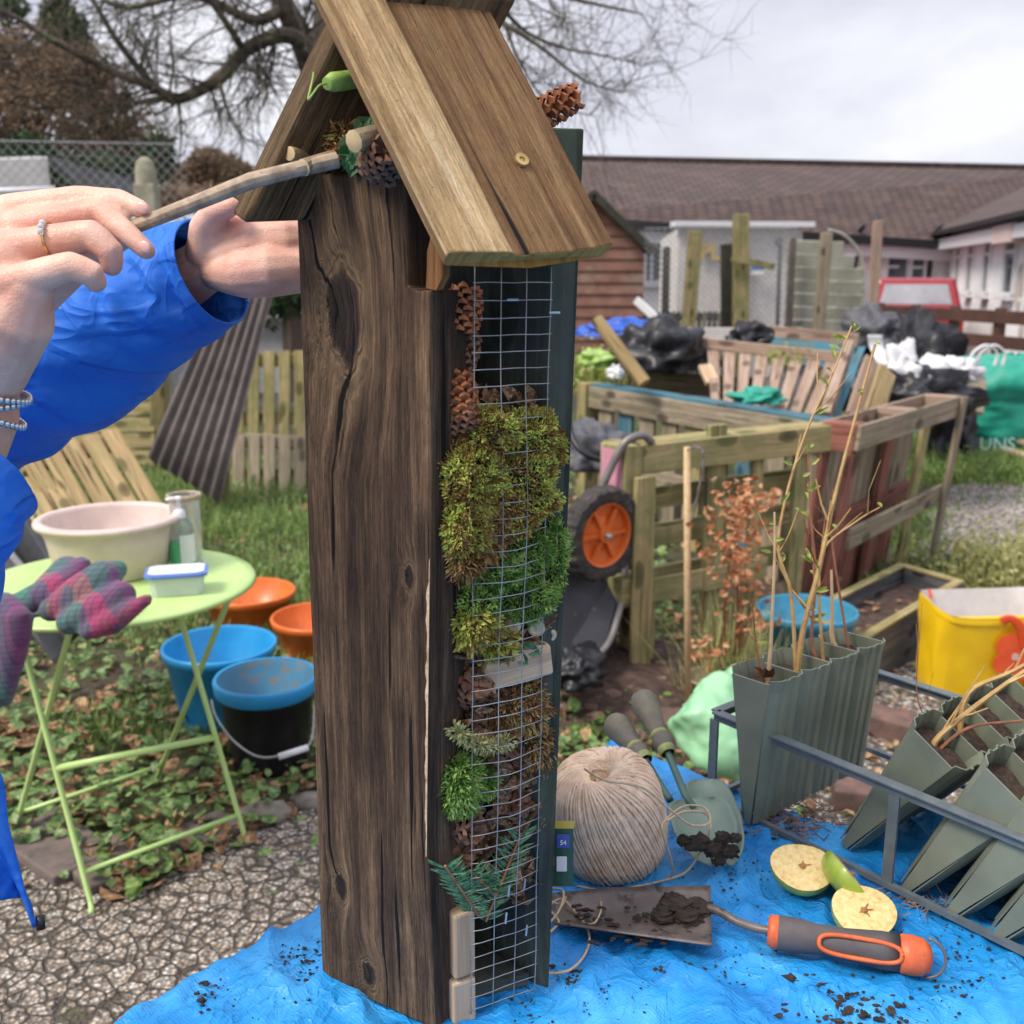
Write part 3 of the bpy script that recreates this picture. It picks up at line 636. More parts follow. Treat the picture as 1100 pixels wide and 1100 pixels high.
# (each could be pulled out)
leafy('moss_mixed', [(.2, .1, .035), (.34, .24, .06), (.4, .44, .08), (.62, .68, .17)], 28, .8, .25)
leafy('moss_green', [(.06, .13, .02), (.14, .28, .045), (.26, .42, .08), (.45, .58, .18)], 28, .7, .25)
leafy('moss_brown', [(.12, .055, .022), (.28, .14, .05), (.44, .27, .1), (.42, .4, .13)], 28, .85, .15)
plain('moss_core', (.07, .05, .02), (.03, .025, .01), 120, .95, .003)
def moss(name, label, cat, parts, n, L=(.004, .009), w=.35, mat='moss_mixed', hang=0, group='moss stuffed in the insect hotel', bulge=.002):
    mb = MB()
    for (px, py, d, rx, ry, rz) in parts:
        c = WM(px, py, d) if py > 290 else W(px, py, d); mb.blob(c, 1, 16, 10, nz=.1, nf=2, m=1, seed=px, sc3=(rx*.85, ry*.85, rz*.85))
    if parts[0][1] > 290:
        for k, q in enumerate(mb.v):
            lim = ymesh(550+q.x/(q.y*CT+(HC-q.z)*ST)*1100)+.003
            if q.y < lim: q.y = lim
    tot = sum(a[3]*a[5] for a in parts)
    for (px, py, d, rx, ry, rz) in parts:
        c = WM(px, py, d) if py > 290 else W(px, py, d)
        for k in range(int(n*rx*rz/tot)):
            q = Vector((R.gauss(0, 1), -abs(R.gauss(0, 1)) if R.random() < .8 else R.gauss(0, 1), R.gauss(0, 1))).normalized()
            kk = .8+.35*noise.noise(Vector((q.x*2+px, q.y*2, q.z*2)))+R.uniform(0, .15)
            p = c+Vector((q.x*rx, q.y*ry, q.z*rz))*kk
            if py > 290:
                ppx = 550+p.x/(p.y*CT+(HC-p.z)*ST)*1100; lim = ymesh(ppx)-bulge-(.012 if ppx < 505 else 0)+R.uniform(0, .004)
                if p.y < lim: p.y = lim
            dd = (q+Vector((R.gauss(0, .6), R.gauss(0, .6), R.gauss(0, .6)-hang))).normalized(); l = R.uniform(*L)
            mb.leaf(p, dd, Vector((R.gauss(0, 1), R.gauss(0, 1), R.gauss(0, 1))), l, l*w, curl=R.uniform(-.4, .4))
    return tag(mb.build(name, [MATS[mat], MATS['moss_core']]), label, cat, group)
moss('moss_clump', 'large olive green and brown moss clump bulging out of the middle of the wire mesh', 'moss', [(520, 465, .775, .028, .02, .022), (565, 470, .785, .028, .02, .024), (505, 520, .765, .03, .026, .034), (550, 530, .775, .04, .024, .036), (497, 565, .765, .022, .02, .024), (590, 480, .79, .014, .015, .02)], 15000, (.003, .0065), .32, bulge=.008)
moss('moss_clump', 'brown stringy moss clump hanging below the olive moss beside the front board', 'moss', [(510, 575, .77, .024, .018, .02), (520, 545, .765, .026, .02, .02), (500, 600, .775, .014, .015, .014)], 4200, (.005, .013), .14, 'moss_brown', .5)
moss('moss_clump', 'deep green feathery moss clump behind the mesh below the olive moss', 'moss', [(520, 612, .785, .03, .018, .026), (555, 640, .79, .03, .016, .022), (560, 590, .79, .024, .018, .024), (592, 596, .795, .014, .016, .034), (510, 645, .785, .02, .018, .018)], 8000, (.004, .008), .22, 'moss_green')
moss('moss_clump', 'small brown and green moss clump left of the cream snail shells', 'moss', [(505, 670, .785, .022, .018, .018), (525, 688, .79, .02, .015, .014)], 1500, (.006, .013), .3, 'moss_mixed', .4)
moss('moss_clump', 'dark brown moss clump behind the mesh just below the pale wood block', 'moss', [(545, 760, .80, .036, .014, .024), (572, 800, .80, .02, .014, .024)], 2600, (.004, .01), .2, 'moss_brown', .3)
moss('moss_clump', 'bright green moss tuft low on the left next to the front board', 'moss', [(492, 838, .79, .019, .02, .024), (515, 835, .80, .014, .012, .014)], 2600, (.006, .013), .2, 'moss_green', .3)
moss('moss_clump', 'dark mossy tuft with curled leaves under the roof above the front board', 'moss', [(366, 150, .765, .013, .010, .013), (384, 165, .755, .012, .010, .008)], 900, (.004, .010), .22, 'moss_brown')
# pine cones: overlapping scales on a spindle
plain('cone_brown', (.22, .1, .05), (.1, .045, .025), 90, .6, .001)
plain('cone_rust', (.42, .15, .05), (.22, .07, .03), 90, .6, .001)
def cone(c, ax, L, rad, label, mat='cone_brown', open_=.6, group='pine cones in the insect hotel'):
    mb = MB(); ax = Vector(ax).normalized(); s, u = frame_of(ax); n = 60
    mb.tube([c-ax*L*.5, c-ax*L*.2, c+ax*L*.2, c+ax*L*.5], [rad*.3, rad*.55, rad*.5, rad*.15], 8)
    for k in range(n):
        t = k/n; a = k*2.39996; r = rad*math.sin(PI*(.12+.82*t))**.6
        o = s*math.cos(a)+u*math.sin(a); p = c+ax*L*(t-.5)+o*r*.45; d = (o*open_+ax*(1-open_)).normalized()
        l = rad*.75; sd = d.cross(ax).normalized(); i = len(mb.v); w = l*.42; nn = sd.cross(d)*.0011
        mb.v += [p-sd*w*.5, p+sd*w*.5, p+d*l*.8+sd*w, p+d*l+nn*2, p+d*l*.8-sd*w, p-sd*w*.5-nn, p+sd*w*.5-nn, p+d*l*.8+sd*w-nn*2, p+d*l-nn*1.5, p+d*l*.8-sd*w-nn*2]
        mb.face([i, i+1, i+2, i+3, i+4]); mb.face([i+9, i+8, i+7, i+6, i+5])
        for a1, a2 in ((1, 2), (2, 3), (3, 4)): mb.face([i+a1, i+5+a1, i+5+a2, i+a2])
    return tag(mb.build('pine_cone', MATS[mat]), label, 'pine cone', group)
cone(WM(499, 333, .785), (.1, .1, 1), .034, .012, 'rusty open pine cone behind the top of the wire mesh', 'cone_rust', .85)
cone(WM(497, 385, .80), (.3, .1, 1), .035, .011, 'dark narrow pine cone below the rusty one near the top of the mesh', 'cone_brown')
cone(WM(496, 432, .775), (-.1, .1, 1), .036, .013, 'reddish brown pine cone sitting on top of the big moss clump', 'cone_rust', .5)
cone(WM(490, 455, .78), (.5, -.2, .3), .03, .011, 'small brown pine cone half buried in the top left of the big moss clump', 'cone_brown', .5)
cone(WM(500, 740, .80), (.4, -.5, .4), .036, .015, 'grey brown pine cone at the left under the pale wood block', 'cone_brown', .7)
cone(WM(547, 870, .815), (.2, -.4, .7), .034, .015, 'scaly brown pine cone behind the mesh right of the bright green tuft', 'cone_brown', .7)
cone(WM(532, 800, .81), (.8, -.2, .2), .034, .014, 'dark brown pine cone beside the yellowish lichen twig', 'cone_brown', .7)
cone(WM(495, 885, .80), (.5, -.6, .1), .032, .015, 'pale brown pine cone just under the bright green tuft', 'cone_brown', .5)
cone(WM(492, 912, .805), (.2, -.8, .1), .03, .013, 'dark reddish pine cone above the fir sprig', 'cone_brown', .6)
cone(W(590, 118, .86), (.7, .1, .35), .05, .013, 'rusty brown pine cone sticking out behind the roof beside the post top', 'cone_rust', .6)
cone(W(408, 172, .725), (.4, -.6, .3), .03, .013, 'dark pine cone under the roof beside the cut stick', 'cone_brown', .7)
cone(W(424, 190, .74), (.1, -.6, .5), .028, .012, 'dark pine cone in the gap between front board and roof', 'cone_brown', .7)
# snail shells
plain('shell_cream', (.62, .55, .36), (.35, .28, .15), 60, .35, coat=.3)
def shell(c, r, label, ang=0):
    mb = MB(); path = []; rad = []
    for i in range(46):
        t = i/45; a = ang+t*4.6*PI; rr = r*(.1+.62*t**1.3); path.append(c+Vector((math.cos(a)*rr, -.35*r*(1-t), math.sin(a)*rr))); rad.append(r*(.08+.42*t**1.2))
    mb.tube(path, rad, 10); return tag(mb.build('snail_shell', MATS['shell_cream'], smooth=True), label, 'snail shell', 'snail shells behind the mesh')
shell(WM(551, 672, .785), .0075, 'cream snail shell leftmost of those above the pale wood block', 1); shell(WM(575, 674, .785), .0085, 'largest cream snail shell between two others above the wood block', 0)
shell(WM(590, 682, .79), .0075, 'cream snail shell at the right edge of the mesh above the wood block', 2); shell(WM(588, 652, .795), .006, 'small cream snail shell highest of the group', .5)
# wood block, bark, log ends
mb = MB(); mb.bar(WM(514, 722, .80), WM(586, 702, .79), .027, .03); tag(mb.build('wood_block', MATS['pale_wood'], bevel=.003), 'pale pinkish cut wood block held behind the mesh under the snail shells', 'wood block')
wood('bark', (.05, .03, .02), (.14, .085, .05), (.27, .18, .11), 2, bmp=.003, knots=False)
for i, (a, b_, w_, lb) in enumerate((((510, 920, .81), (556, 880, .80), .02, 'curved bark piece slanting up to the right above the fir sprig'), ((545, 905, .82), (582, 850, .81), .022, 'brown bark piece at the right of the mesh with an empty seed ring'), ((505, 760, .80), (512, 800, .80), .02, 'rough bark flake beside the lichen twig'), ((530, 935, .82), (580, 895, .82), .014, 'thin grey bark strip behind the mesh above the fir needles'), ((488, 700, .79), (535, 705, .79), .018, 'dark bark flake left of the pale wood block'))):
    mb = MB(); A = WM(*a); B = WM(*b_); d_ = (B-A); sd_, up_ = frame_of(d_)
    def bf(u, v, A=A, d_=d_, sd_=sd_, up_=up_, w_=w_): an = (u-.5)*2.2; return A+d_*v+(Vector((0, -1, 0))*math.cos(an)+(sd_)*math.sin(an))*w_*.5*(1+.25*noise.noise(Vector((u*3, v*4, i))))
    mb.grid(bf, 8, 10, us=.03, vs=.05); tag(mb.build('bark_piece', MATS['bark'], solid=.003, smooth=True), lb, 'bark', 'bark pieces in the insect hotel')
def stick(path, rad, mat, label, name='stick', cat='stick', group=None, n=10, mb=None, cutm=None, sm=True):
    mb = MB(); mb.tube(path, rad, n, caps=False); mb.tube([path[-1], path[-1]+(path[-1]-path[-2]).normalized()*.0001], [rad[-1] if isinstance(rad, list) else rad]*2, n, caps=False); b = len(mb.v)-n
    mb.face(list(range(b, b+n)), [(0, 0)]*n, 1 if cutm else 0); mb.face(list(range(0, n))[::-1], [(0, 0)]*n, 1 if cutm else 0)
    return tag(mb.build(name, [MATS[mat]]+([MATS[cutm]] if cutm else []), smooth=sm, bevel=.0006), label, cat, group)
plain('stick_bark', (.3, .22, .13), (.15, .11, .065), 70, .7, .001, dirt=((.08, .055, .03), 160, .6))
plain('stick_cut', (.62, .47, .26), (.5, .36, .18), 90, .7)
plain('twig_grey', (.46, .35, .24), (.26, .18, .12), 90, .6, .0008, dirt=((.07, .04, .03), 240, .62))
for (y0, y1, w_, l) in ((1112, 1046, .022, 'rough pale squared offcut in the bottom left corner of the mesh'), (1042, 974, .020, 'pale split block standing on the lower offcut behind the orange twig')):
    A = WM(494, y0, .775); B = WM(493, y1, .775); mb = MB(); mb.bar(A, B, w_, .022, up=(.87, .5, 0)); tag(mb.build('wood_offcut', MATS['pale_wood'], bevel=.0025), l, 'wood offcut', 'offcuts at the foot of the hotel')
plain('twig_orange', (.4, .17, .07), (.25, .09, .04), 120, .6, .0006)
stick([WM(*a) for a in ((509, 1100, .80), (507, 1040, .80), (505, 990, .80), (500, 935, .80))], .0024, 'twig_orange', 'thin orange brown fir twig running up the lower left of the mesh', 'twig', 'twig', None, 6)
stick([WM(*a) for a in ((518, 985, .81), (519, 950, .81), (521, 920, .81))], .0022, 'twig_orange', 'short orange brown twig among the fir needles', 'twig', 'twig', None, 6)
# yellow lichen twig
leafy('lichen', [(.2, .18, .06), (.36, .36, .14), (.5, .5, .25)], 50, .9, .2)
mb = MB()
for k in range(420):
    t = R.random(); p = WM(486+60*t, 782+20*math.sin(t*2.4), .755); q = Vector((R.gauss(0, 1), R.gauss(0, 1), R.gauss(0, 1))).normalized(); mb.leaf(p+q*.004, q, Vector((R.gauss(0, 1), 1, R.gauss(0, 1))), .005, .002)
mb.tube([WM(486, 782, .775), WM(516, 795, .78), WM(546, 798, .785)], .0025, 6); tag(mb.build('lichen_twig', MATS['lichen']), 'pale yellow green lichen covered twig poking out left of the mesh', 'twig')
# fir sprig
leafy('fir_needle', [(.03, .11, .04), (.08, .2, .09), (.16, .3, .15)], 40, .45, .1)
fs = thing('fir_sprig', 'dark green fir sprig with flat needles behind the lower mesh', 'fir sprig', WM(520, 985, .81))
mb = MB(); mn = MB()
for (a, b_) in (((522, 990, .808), (560, 895, .812)), ((515, 985, .80), (478, 930, .79)), ((530, 960, .805), (505, 935, .80))):
    A = WM(a[0], a[1], a[2]-.045); B = WM(b_[0], b_[1], b_[2]-.045); mb.tube([A, B], .0012, 5)
    for k in range(60):
        t = k/60; p = A.lerp(B, t); sg = 1 if k % 2 else -1; d_ = ((B-A).normalized()*.6+Vector((sg*.8, R.uniform(-.5, .1), R.uniform(-.2, .3)))).normalized(); mn.leaf(p, d_, Vector((0, -1, .2)), R.uniform(.014, .021), .0022, curl=.05)
mb.build('stem', MATS['twig_orange'], fs); mn.build('needles', MATS['fir_needle'], fs)
def spl(pts, n=6):
    out = []; P = [pts[0]]+list(pts)+[pts[-1]]
    for i in range(1, len(P)-2):
        for k in range(n):
            t = k/n; a, b, c, d = P[i-1], P[i], P[i+1], P[i+2]
            out.append(.5*((2*b)+(c-a)*t+(2*a-5*b+4*c-d)*t*t+(3*b-a-3*c+d)*t*t*t))
    out.append(P[-2]); return out
# sticks and hollow green stem under the roof
stick([W(*a) for a in ((118, 254, 0.774), (215, 216, 0.750), (270, 194, 0.730), (318, 182, 0.735), (362, 172, 0.745))], [.0052, .0056, .0058, .0055, .006], 'twig_grey', 'long grey brown twig held in the hand and pushed under the roof', 'twig', 'twig', cutm='stick_cut')
stick([W(*a) for a in ((380, 152, 0.705), (425, 140, 0.735))], .0078, 'stick_bark', 'short thick stick with a pale cut end under the near roof board', 'stick', 'stick', 'sticks under the roof', cutm='stick_cut')
stick([W(*a) for a in ((311, 165, 0.745), (345, 170, 0.775))], .0052, 'stick_bark', 'small stick with a round pale end lying above the long twig', 'stick', 'stick', 'sticks under the roof', cutm='stick_cut')
stick([W(*a) for a in ((326, 180, 0.735), (372, 166, 0.765))], .0062, 'stick_bark', 'brown stick on the front board top beside the tip of the long twig', 'stick', 'stick', 'sticks under the roof', cutm='stick_cut')
plain('stem_green', (.36, .5, .14), (.2, .36, .06), 60, .4, sub=.1)
stick([W(*a) for a in ((351, 90, 0.725), (358, 88, 0.730), (368, 87, 0.735), (395, 82, 0.765))], [.0045, .0068, .0068, .0068], 'stem_green', 'bright green hollow plant stem with a curled tendril under the roof peak', 'hollow_stem', 'plant stem', n=14, sm=True)
mb = MB(); mb.tube(spl([W(350, 90, 0.725), W(343, 92, 0.720), (W(336, 101, 0.715)), W(331, 107, 0.715), W(333, 98, 0.715), W(336, 85, 0.717), W(337, 78, 0.720)]), .0008, 5)
tag(mb.build('tendril', MATS['stem_green'], smooth=True), 'thin curled green tendril hanging from the hollow green stem', 'tendril')
leafy('ivy_leaf', [(.02, .08, .03), (.05, .14, .05), (.12, .24, .12)], 20, .4, .2)
mb = MB()
for k in range(26): p = W(R.uniform(372, 412), R.uniform(125, 170), R.uniform(.725, .75)); mb.leaf(p, Vector((R.gauss(0, 1), R.gauss(0, .4), -abs(R.gauss(0, 1)))), Vector((0, -1, .3)), R.uniform(.012, .022), .012, curl=.3)
for k in range(9): p = WM(R.uniform(545, 580), R.uniform(680, 705), .775); mb.leaf(p, Vector((R.gauss(0, 1), -.3, R.gauss(0, 1))), Vector((0, -1, .3)), R.uniform(.01, .018), .01, curl=.3)
tag(mb.build('leaf_sprig', MATS['ivy_leaf']), 'small loose green leaves tucked under the roof and among the snail shells', 'leaves', None, 'stuff')

# loose dead leaves and husks packed behind the wire
mb = MB()
for k in range(950):
    px, py = R.uniform(484, 582), R.uniform(430, 965); p = WM(px, py, .792+R.uniform(-.006, .05)*R.random()); mb.leaf(p, Vector((R.gauss(0, 1), R.gauss(0, .4), R.gauss(0, 1))), Vector((R.gauss(0, .6), -1, R.gauss(0, .6))), R.uniform(.01, .026), R.uniform(.006, .014), curl=R.uniform(-.5, .8))
tag(mb.build('dry_filling', MATS['cone_fill'] if 'cone_fill' in MATS else leafy('cone_fill', [(.05, .025, .014), (.16, .08, .04), (.28, .16, .085), (.4, .27, .15)], 60, .8, .1)), kind='stuff')
# ================================================================== ON THE TARPAULIN
# ---- twine ball
plain('twine_fibre', (.95, .74, .54), (.66, .45, .28), 60, .85, .0006, rnd=0)
plain('twine_film', (.8, .74, .66), (.6, .52, .44), 30, .12, spec=.8, alpha=.15)
tbc = G(655, 946, T); rB = .0595
ball_c = tbc+Vector((0, .032, .058)); hB = .066
tw = thing('twine_ball', 'large ball of natural jute twine in clear film behind the orange handled trowel', 'twine ball', tbc+Vector((0, .040, 0)))
tilt = Matrix.Rotation(math.radians(14), 3, 'X') @ Matrix.Rotation(math.radians(-12), 3, 'Y')
mb = MB()
def bsurf(q, k=1.0):   # squat barrel with dimpled pole
    r = math.hypot(q.x, q.y); z = q.z
    f = (1-.32*math.exp(-(r/.23)**2))
    sh = (abs(q.x)**2.3+abs(q.y)**2.3+abs(q.z)**3.4)**(-1/2.6)
    return tilt @ Vector((q.x*rB*sh, q.y*rB*sh, q.z*hB*sh*f))*k
def bfn(u, v):
    a = 2*PI*u; e = PI*(v-.5); return ball_c+bsurf(Vector((math.cos(e)*math.cos(a), math.cos(e)*math.sin(a), math.sin(e))), .975)
mb.grid(bfn, 40, 24)
for k in range(118):
    # great circles whose plane passes close to the pole: strands sweep in at an angle
    az = 2*PI*k/118; inc = math.radians(77+R.uniform(-3, 3)); M_ = Matrix.Rotation(az, 3, 'Z') @ Matrix.Rotation(inc, 3, 'X')
    off = R.uniform(-.02, .02); P = []
    for j in range(41):
        a = 2*PI*j/40; q = M_ @ Vector((math.cos(a), math.sin(a), off)); q.normalize(); P.append(ball_c+bsurf(q, 1.004-.018*math.cos(a)+.004*math.sin(k*1.7)))
    mb.tube(P, .0014, 5, caps=False)
mb.build('twine', MATS['twine_fibre'], tw, smooth=True)
mb = MB()
def ffn(u, v):
    a = 2*PI*u; e = PI*(.06+.94*v-.5)
    q = Vector((math.cos(e)*math.cos(a), math.cos(e)*math.sin(a), math.sin(e)))
    return ball_c+bsurf(q, 1.045+.010*abs(noise.noise(q*6+Vector((4, 0, 0))))-.004)
mb.grid(ffn, 70, 40); mb.build('film', MATS['twine_film'], tw, smooth=True)
# cardboard core hole at the top
mb = MB(); top = ball_c+tilt @ Vector((-.01, 0, hB*.80)); mb.tube([top-tilt @ Vector((0, 0, .01)), top+tilt @ Vector((0, 0, .0035))], [.008, .010], 16, flat=.6); mb.build('core_end', plain('core_hole', (.36, .22, .1), (.22, .12, .05), 60, .9), tw)
# label
plain('label_green', (.03, .085, .045), (.02, .06, .035), 20, .4); plain('label_yellow', (.7, .5, .08), (.6, .42, .06), 20, .4); plain('label_blue', (.06, .11, .4), (.05, .08, .3), 20, .4); plain('label_white', (.75, .75, .73), (.7, .7, .68), 20, .4); plain('label_dark', (.03, .03, .03), (.03, .03, .03), 20, .4)
def lab(x0, x1, y0, y1, mat, nm, par, k=1.0):
    mb = MB()
    def fn(u, v):
        px, py = x0+(x1-x0)*u, y1+(y0-y1)*v
        d = .985+.0*(px-600)-.012*math.sin(PI*min(1, max(0, (px-570)/80)))
        return W(px, py, (d+.012)*k)
    mb.grid(fn, 6, 6); return mb.build(nm, MATS[mat], par, solid=.0004)
lb = lab(582, 616, 886, 952, 'label_green', 'label', tw); lb['label'] = 'green paper label with a yellow top edge on the twine ball'
for a in ((582, 617, 882, 890, 'label_yellow', 'label_band', .999), (598, 612, 896, 911, 'label_blue', 'label_logo', .9985), (598, 609, 920, 936, 'label_white', 'barcode', .9985)):
    o = lab(*a[:6], lb, a[6])
    OLOC[o.name] = OLOC[tw.name]
for k, x in enumerate((597, 599.5, 601.5, 604, 605.5)):
    pass
def text(body, size, loc, M, mat, parent, name='lettering', ext=.0004, bold=0):
    cu = bpy.data.curves.new(name, 'FONT'); cu.body = body; cu.size = size; cu.extrude = ext; cu.align_x = 'CENTER'; cu.align_y = 'CENTER'; cu.offset = bold
    o = bpy.data.objects.new('tmp', cu); dg = bpy.context.evaluated_depsgraph_get(); COL.objects.link(o); dg.update()
    me = bpy.data.meshes.new_from_object(o.evaluated_get(dg)); bpy.data.objects.remove(o)
    A = Matrix.Translation(loc) @ M.to_4x4()
    if parent is not None: A = (Matrix.Translation(OLOC[parent.name][0]) @ Euler(OLOC[parent.name][1]).to_matrix().to_4x4()).inverted() @ A
    me.transform(A); me.materials.clear(); me.materials.append(mat); me.name = name
    ob = bpy.data.objects.new(name, me); COL.objects.link(ob)
    if parent is not None: ob.parent = parent
    return ob
camR = Matrix(((1, 0, 0), (0, ST, -CT), (0, CT, ST)))  # columns: right, up, towards camera
camR = Matrix((Vector((1, 0, 0)), Vector((0, ST, CT)), Vector((0, -CT, ST)))).transposed()
text('54', .0062, W(605, 905.5, .975), camR, MATS['label_white'], lb, 'lettering')
# loose twine: front coil and the loop that runs over the green trowel
plain('twine_loose', (.6, .45, .29), (.44, .3, .17), 200, .85, .0004)
def spline(pts, n=8):
    out = []; P = [pts[0]]+list(pts)+[pts[-1]]
    for i in range(1, len(P)-2):
        for k in range(n):
            t = k/n; a, b, c, d = P[i-1], P[i], P[i+1], P[i+2]
            out.append(.5*((2*b)+(c-a)*t+(2*a-5*b+4*c-d)*t*t+(3*b-a-3*c+d)*t*t*t))
    out.append(P[-2]); return out
zt = T+.006
def TP(pts): return [G(x, y, T+h) for x, y, h in pts]
mb = MB(); mb.tube(spline([W(628, 826, .965), W(650, 838, .955), W(690, 846, .97), W(720, 870, 1.0), W(742, 886, 1.03), W(762, 884, 1.05), W(757, 868, 1.08), W(735, 866, 1.08), W(714, 882, 1.02), W(712, 895, 1.0)]+TP([(722, 940, .008), (690, 951, .006), (650, 956, .008), (620, 952, .006)])), .0012, 6)
mb.tube(spline([W(716, 882, 1.02), W(735, 872, 1.06), W(758, 874, 1.08), W(763, 890, 1.06)]+TP([(752, 915, .03), (735, 938, .008), (700, 949, .005)])), .0012, 6)
tag(mb.build('twine_end', MATS['twine_loose'], smooth=True), 'loose end of twine looping from the ball over the green trowel blade', 'twine')
mb = MB(); mb.tube(spline(TP([(583, 1046, .006), (612, 1042, .006), (630, 1022, .007), (632, 1000, .008), (618, 980, .012), (603, 966, .016), (590, 975, .014), (600, 990, .012), (590, 1002, .008)])), .0013, 6)
mb.tube(spline(TP([(586, 965, .01), (603, 972, .018), (612, 960, .01), (640, 962, .01), (646, 975, .014), (640, 990, .016), (632, 993, .012)])), .001, 6)
mb.tube(spline(TP([(588, 955, .012), (604, 956, .02), (604, 970, .022), (596, 985, .016), (586, 995, .01)])), .0012, 6)
tag(mb.build('twine_coil', MATS['twine_loose'], smooth=True), 'small tangle of loose twine lying beside the foot of the insect hotel', 'twine')
# ---- planting trowel with orange and grey grip
plain('muddy_steel', (.2, .165, .145), (.12, .095, .085), 26, .45, .0008, metal=.25, dirt=((.04, .027, .022), 34, .56))
plain('grip_grey', (.1, .085, .085), (.07, .06, .062), 40, .65, .0004)
plain('grip_orange', (.72, .14, .035), (.5, .09, .03), 60, .5, dirt=((.3, .1, .05), 90, .62))
ot = thing('garden_trowel', 'muddy square bladed trowel with an orange and grey grip lying in front of the apples', 'trowel', G(830, 1000, T))
mb = MB()
a0, a1, b0_, b1_ = G(592, 966, T+.004), G(596, 1004, T+.004), G(763, 963, T+.012), G(765, 1028, T+.012)
def bl(u, v):
    p = a0.lerp(b0_, u).lerp(a1.lerp(b1_, u), v); e = (v-.5)
    hull = .0 if u > .2 else (.2-u)*.0
    return p+Vector((0, 0, .004-.010*(1-(2*e)**2)+.008))
def blw(u, v): # widening outline
    w_ = .85+.15*min(1, u*3); return bl(u, .5+(v-.5)*w_)
mb.grid(blw, 20, 12, us=.15, vs=.06); mb.build('blade', MATS['muddy_steel'], ot, solid=.0016, smooth=True)
mb = MB(); pth = [G(742, 972, T+.016), G(768, 977, T+.020), G(790, 989, T+.018), G(812, 997, T+.016), G(832, 1000, T+.018)]; mb.tube(spline(pth), .0042, 10); mb.build('shank', MATS['muddy_steel'], ot, smooth=True)
g0, g1 = G(826, 1000, T+.018), G(1002, 1030, T+.018); gd = (g1-g0); GL = gd.length; gM = gd.to_track_quat('Z', 'Y').to_matrix()
mb = MB(); prof = [(0, .001), (.0125, 0), (.0150, .004), (.0160, .02), (.0135, .045), (.0140, .07), (.0168, .1), (.0165, .125), (.0150, GL*.78), (.0150, GL*.80)]
prof = [(r, min(z, GL*.8)) for r, z in prof]; mb.lathe(prof, 24, g0, gM, sx=1.0, sy=1.0); gh = mb.build('grip', MATS['grip_grey'], ot, smooth=True)
mb = MB(); mb.lathe([(0, -.0005), (.0128, -.001), (.0150, .002), (.0153, .0085), (.0140, .0095)], 24, g0, gM)
mb.build('collar', MATS['grip_orange'], ot, smooth=True); mb = MB()
mb.lathe([(.0152, GL*.80), (.0172, GL*.81), (.0176, GL*.87), (.0165, GL*.94), (.0115, GL*.985), (.004, GL*1.0), (0, GL*1.0)], 24, g0, gM); mb.build('pommel', MATS['grip_orange'], ot, smooth=True)
gs_ = gM @ Vector((1, 0, 0)); 
vt = (camo.location-g0).normalized(); gx = gd.normalized(); gy = gx.cross(vt).normalized(); 
if gy.z > 0: gy = -gy
gz = gy.cross(gx).normalized()
if gz.dot(vt) < 0: gz = -gz
mb = MB(); ring = []
for k in range(33):
    a = 2*PI*k/32; cx = GL*.56+math.copysign(abs(math.cos(a))**.6, math.cos(a))*.036; cy = math.copysign(abs(math.sin(a))**.7, math.sin(a))*.0088+.002
    rad_ = .0168 if cx > .08 else .0160; ring.append(g0+gx*cx+gy*cy+gz*math.sqrt(max(0, rad_**2-cy**2))*1.0)
mb.tube(ring, .0022, 6, caps=False); mb.build('grip_inlay', MATS['grip_orange'], ot, smooth=True)
mb = MB(); e_ = g0+gx*GL*.93; mb.tube([e_+gx*(.004+.016*math.sin(a))+gy*(-.0165*math.cos(a))+gz*.012*math.cos(a*.5) for a in [PI*k/14 for k in range(15)]], .0014, 6); mb.build('hanging_ring', MATS['muddy_steel'], ot, smooth=True)
# soil lump on the blade
mb = MB()
for (x, y, r) in ((728, 975, .016), (748, 975, .012), (712, 984, .010), (738, 984, .012), (723, 966, .010)): mb.blob(G(x, y, T+.018), r, 16, 10, nz=.3, nf=3, seed=x, sc3=(1.2, 1, .55))
for k in range(70): p = G(R.uniform(610, 760), R.uniform(972, 1015), T+.015); mb.blob(p, R.uniform(.001, .0035), 5, 4, nz=.3, seed=k, sc3=(1.5, 1, .5))
tag(mb.build('soil_lump', MATS['soil'], smooth=False), 'lump of dark wet soil on the square trowel blade', 'soil')
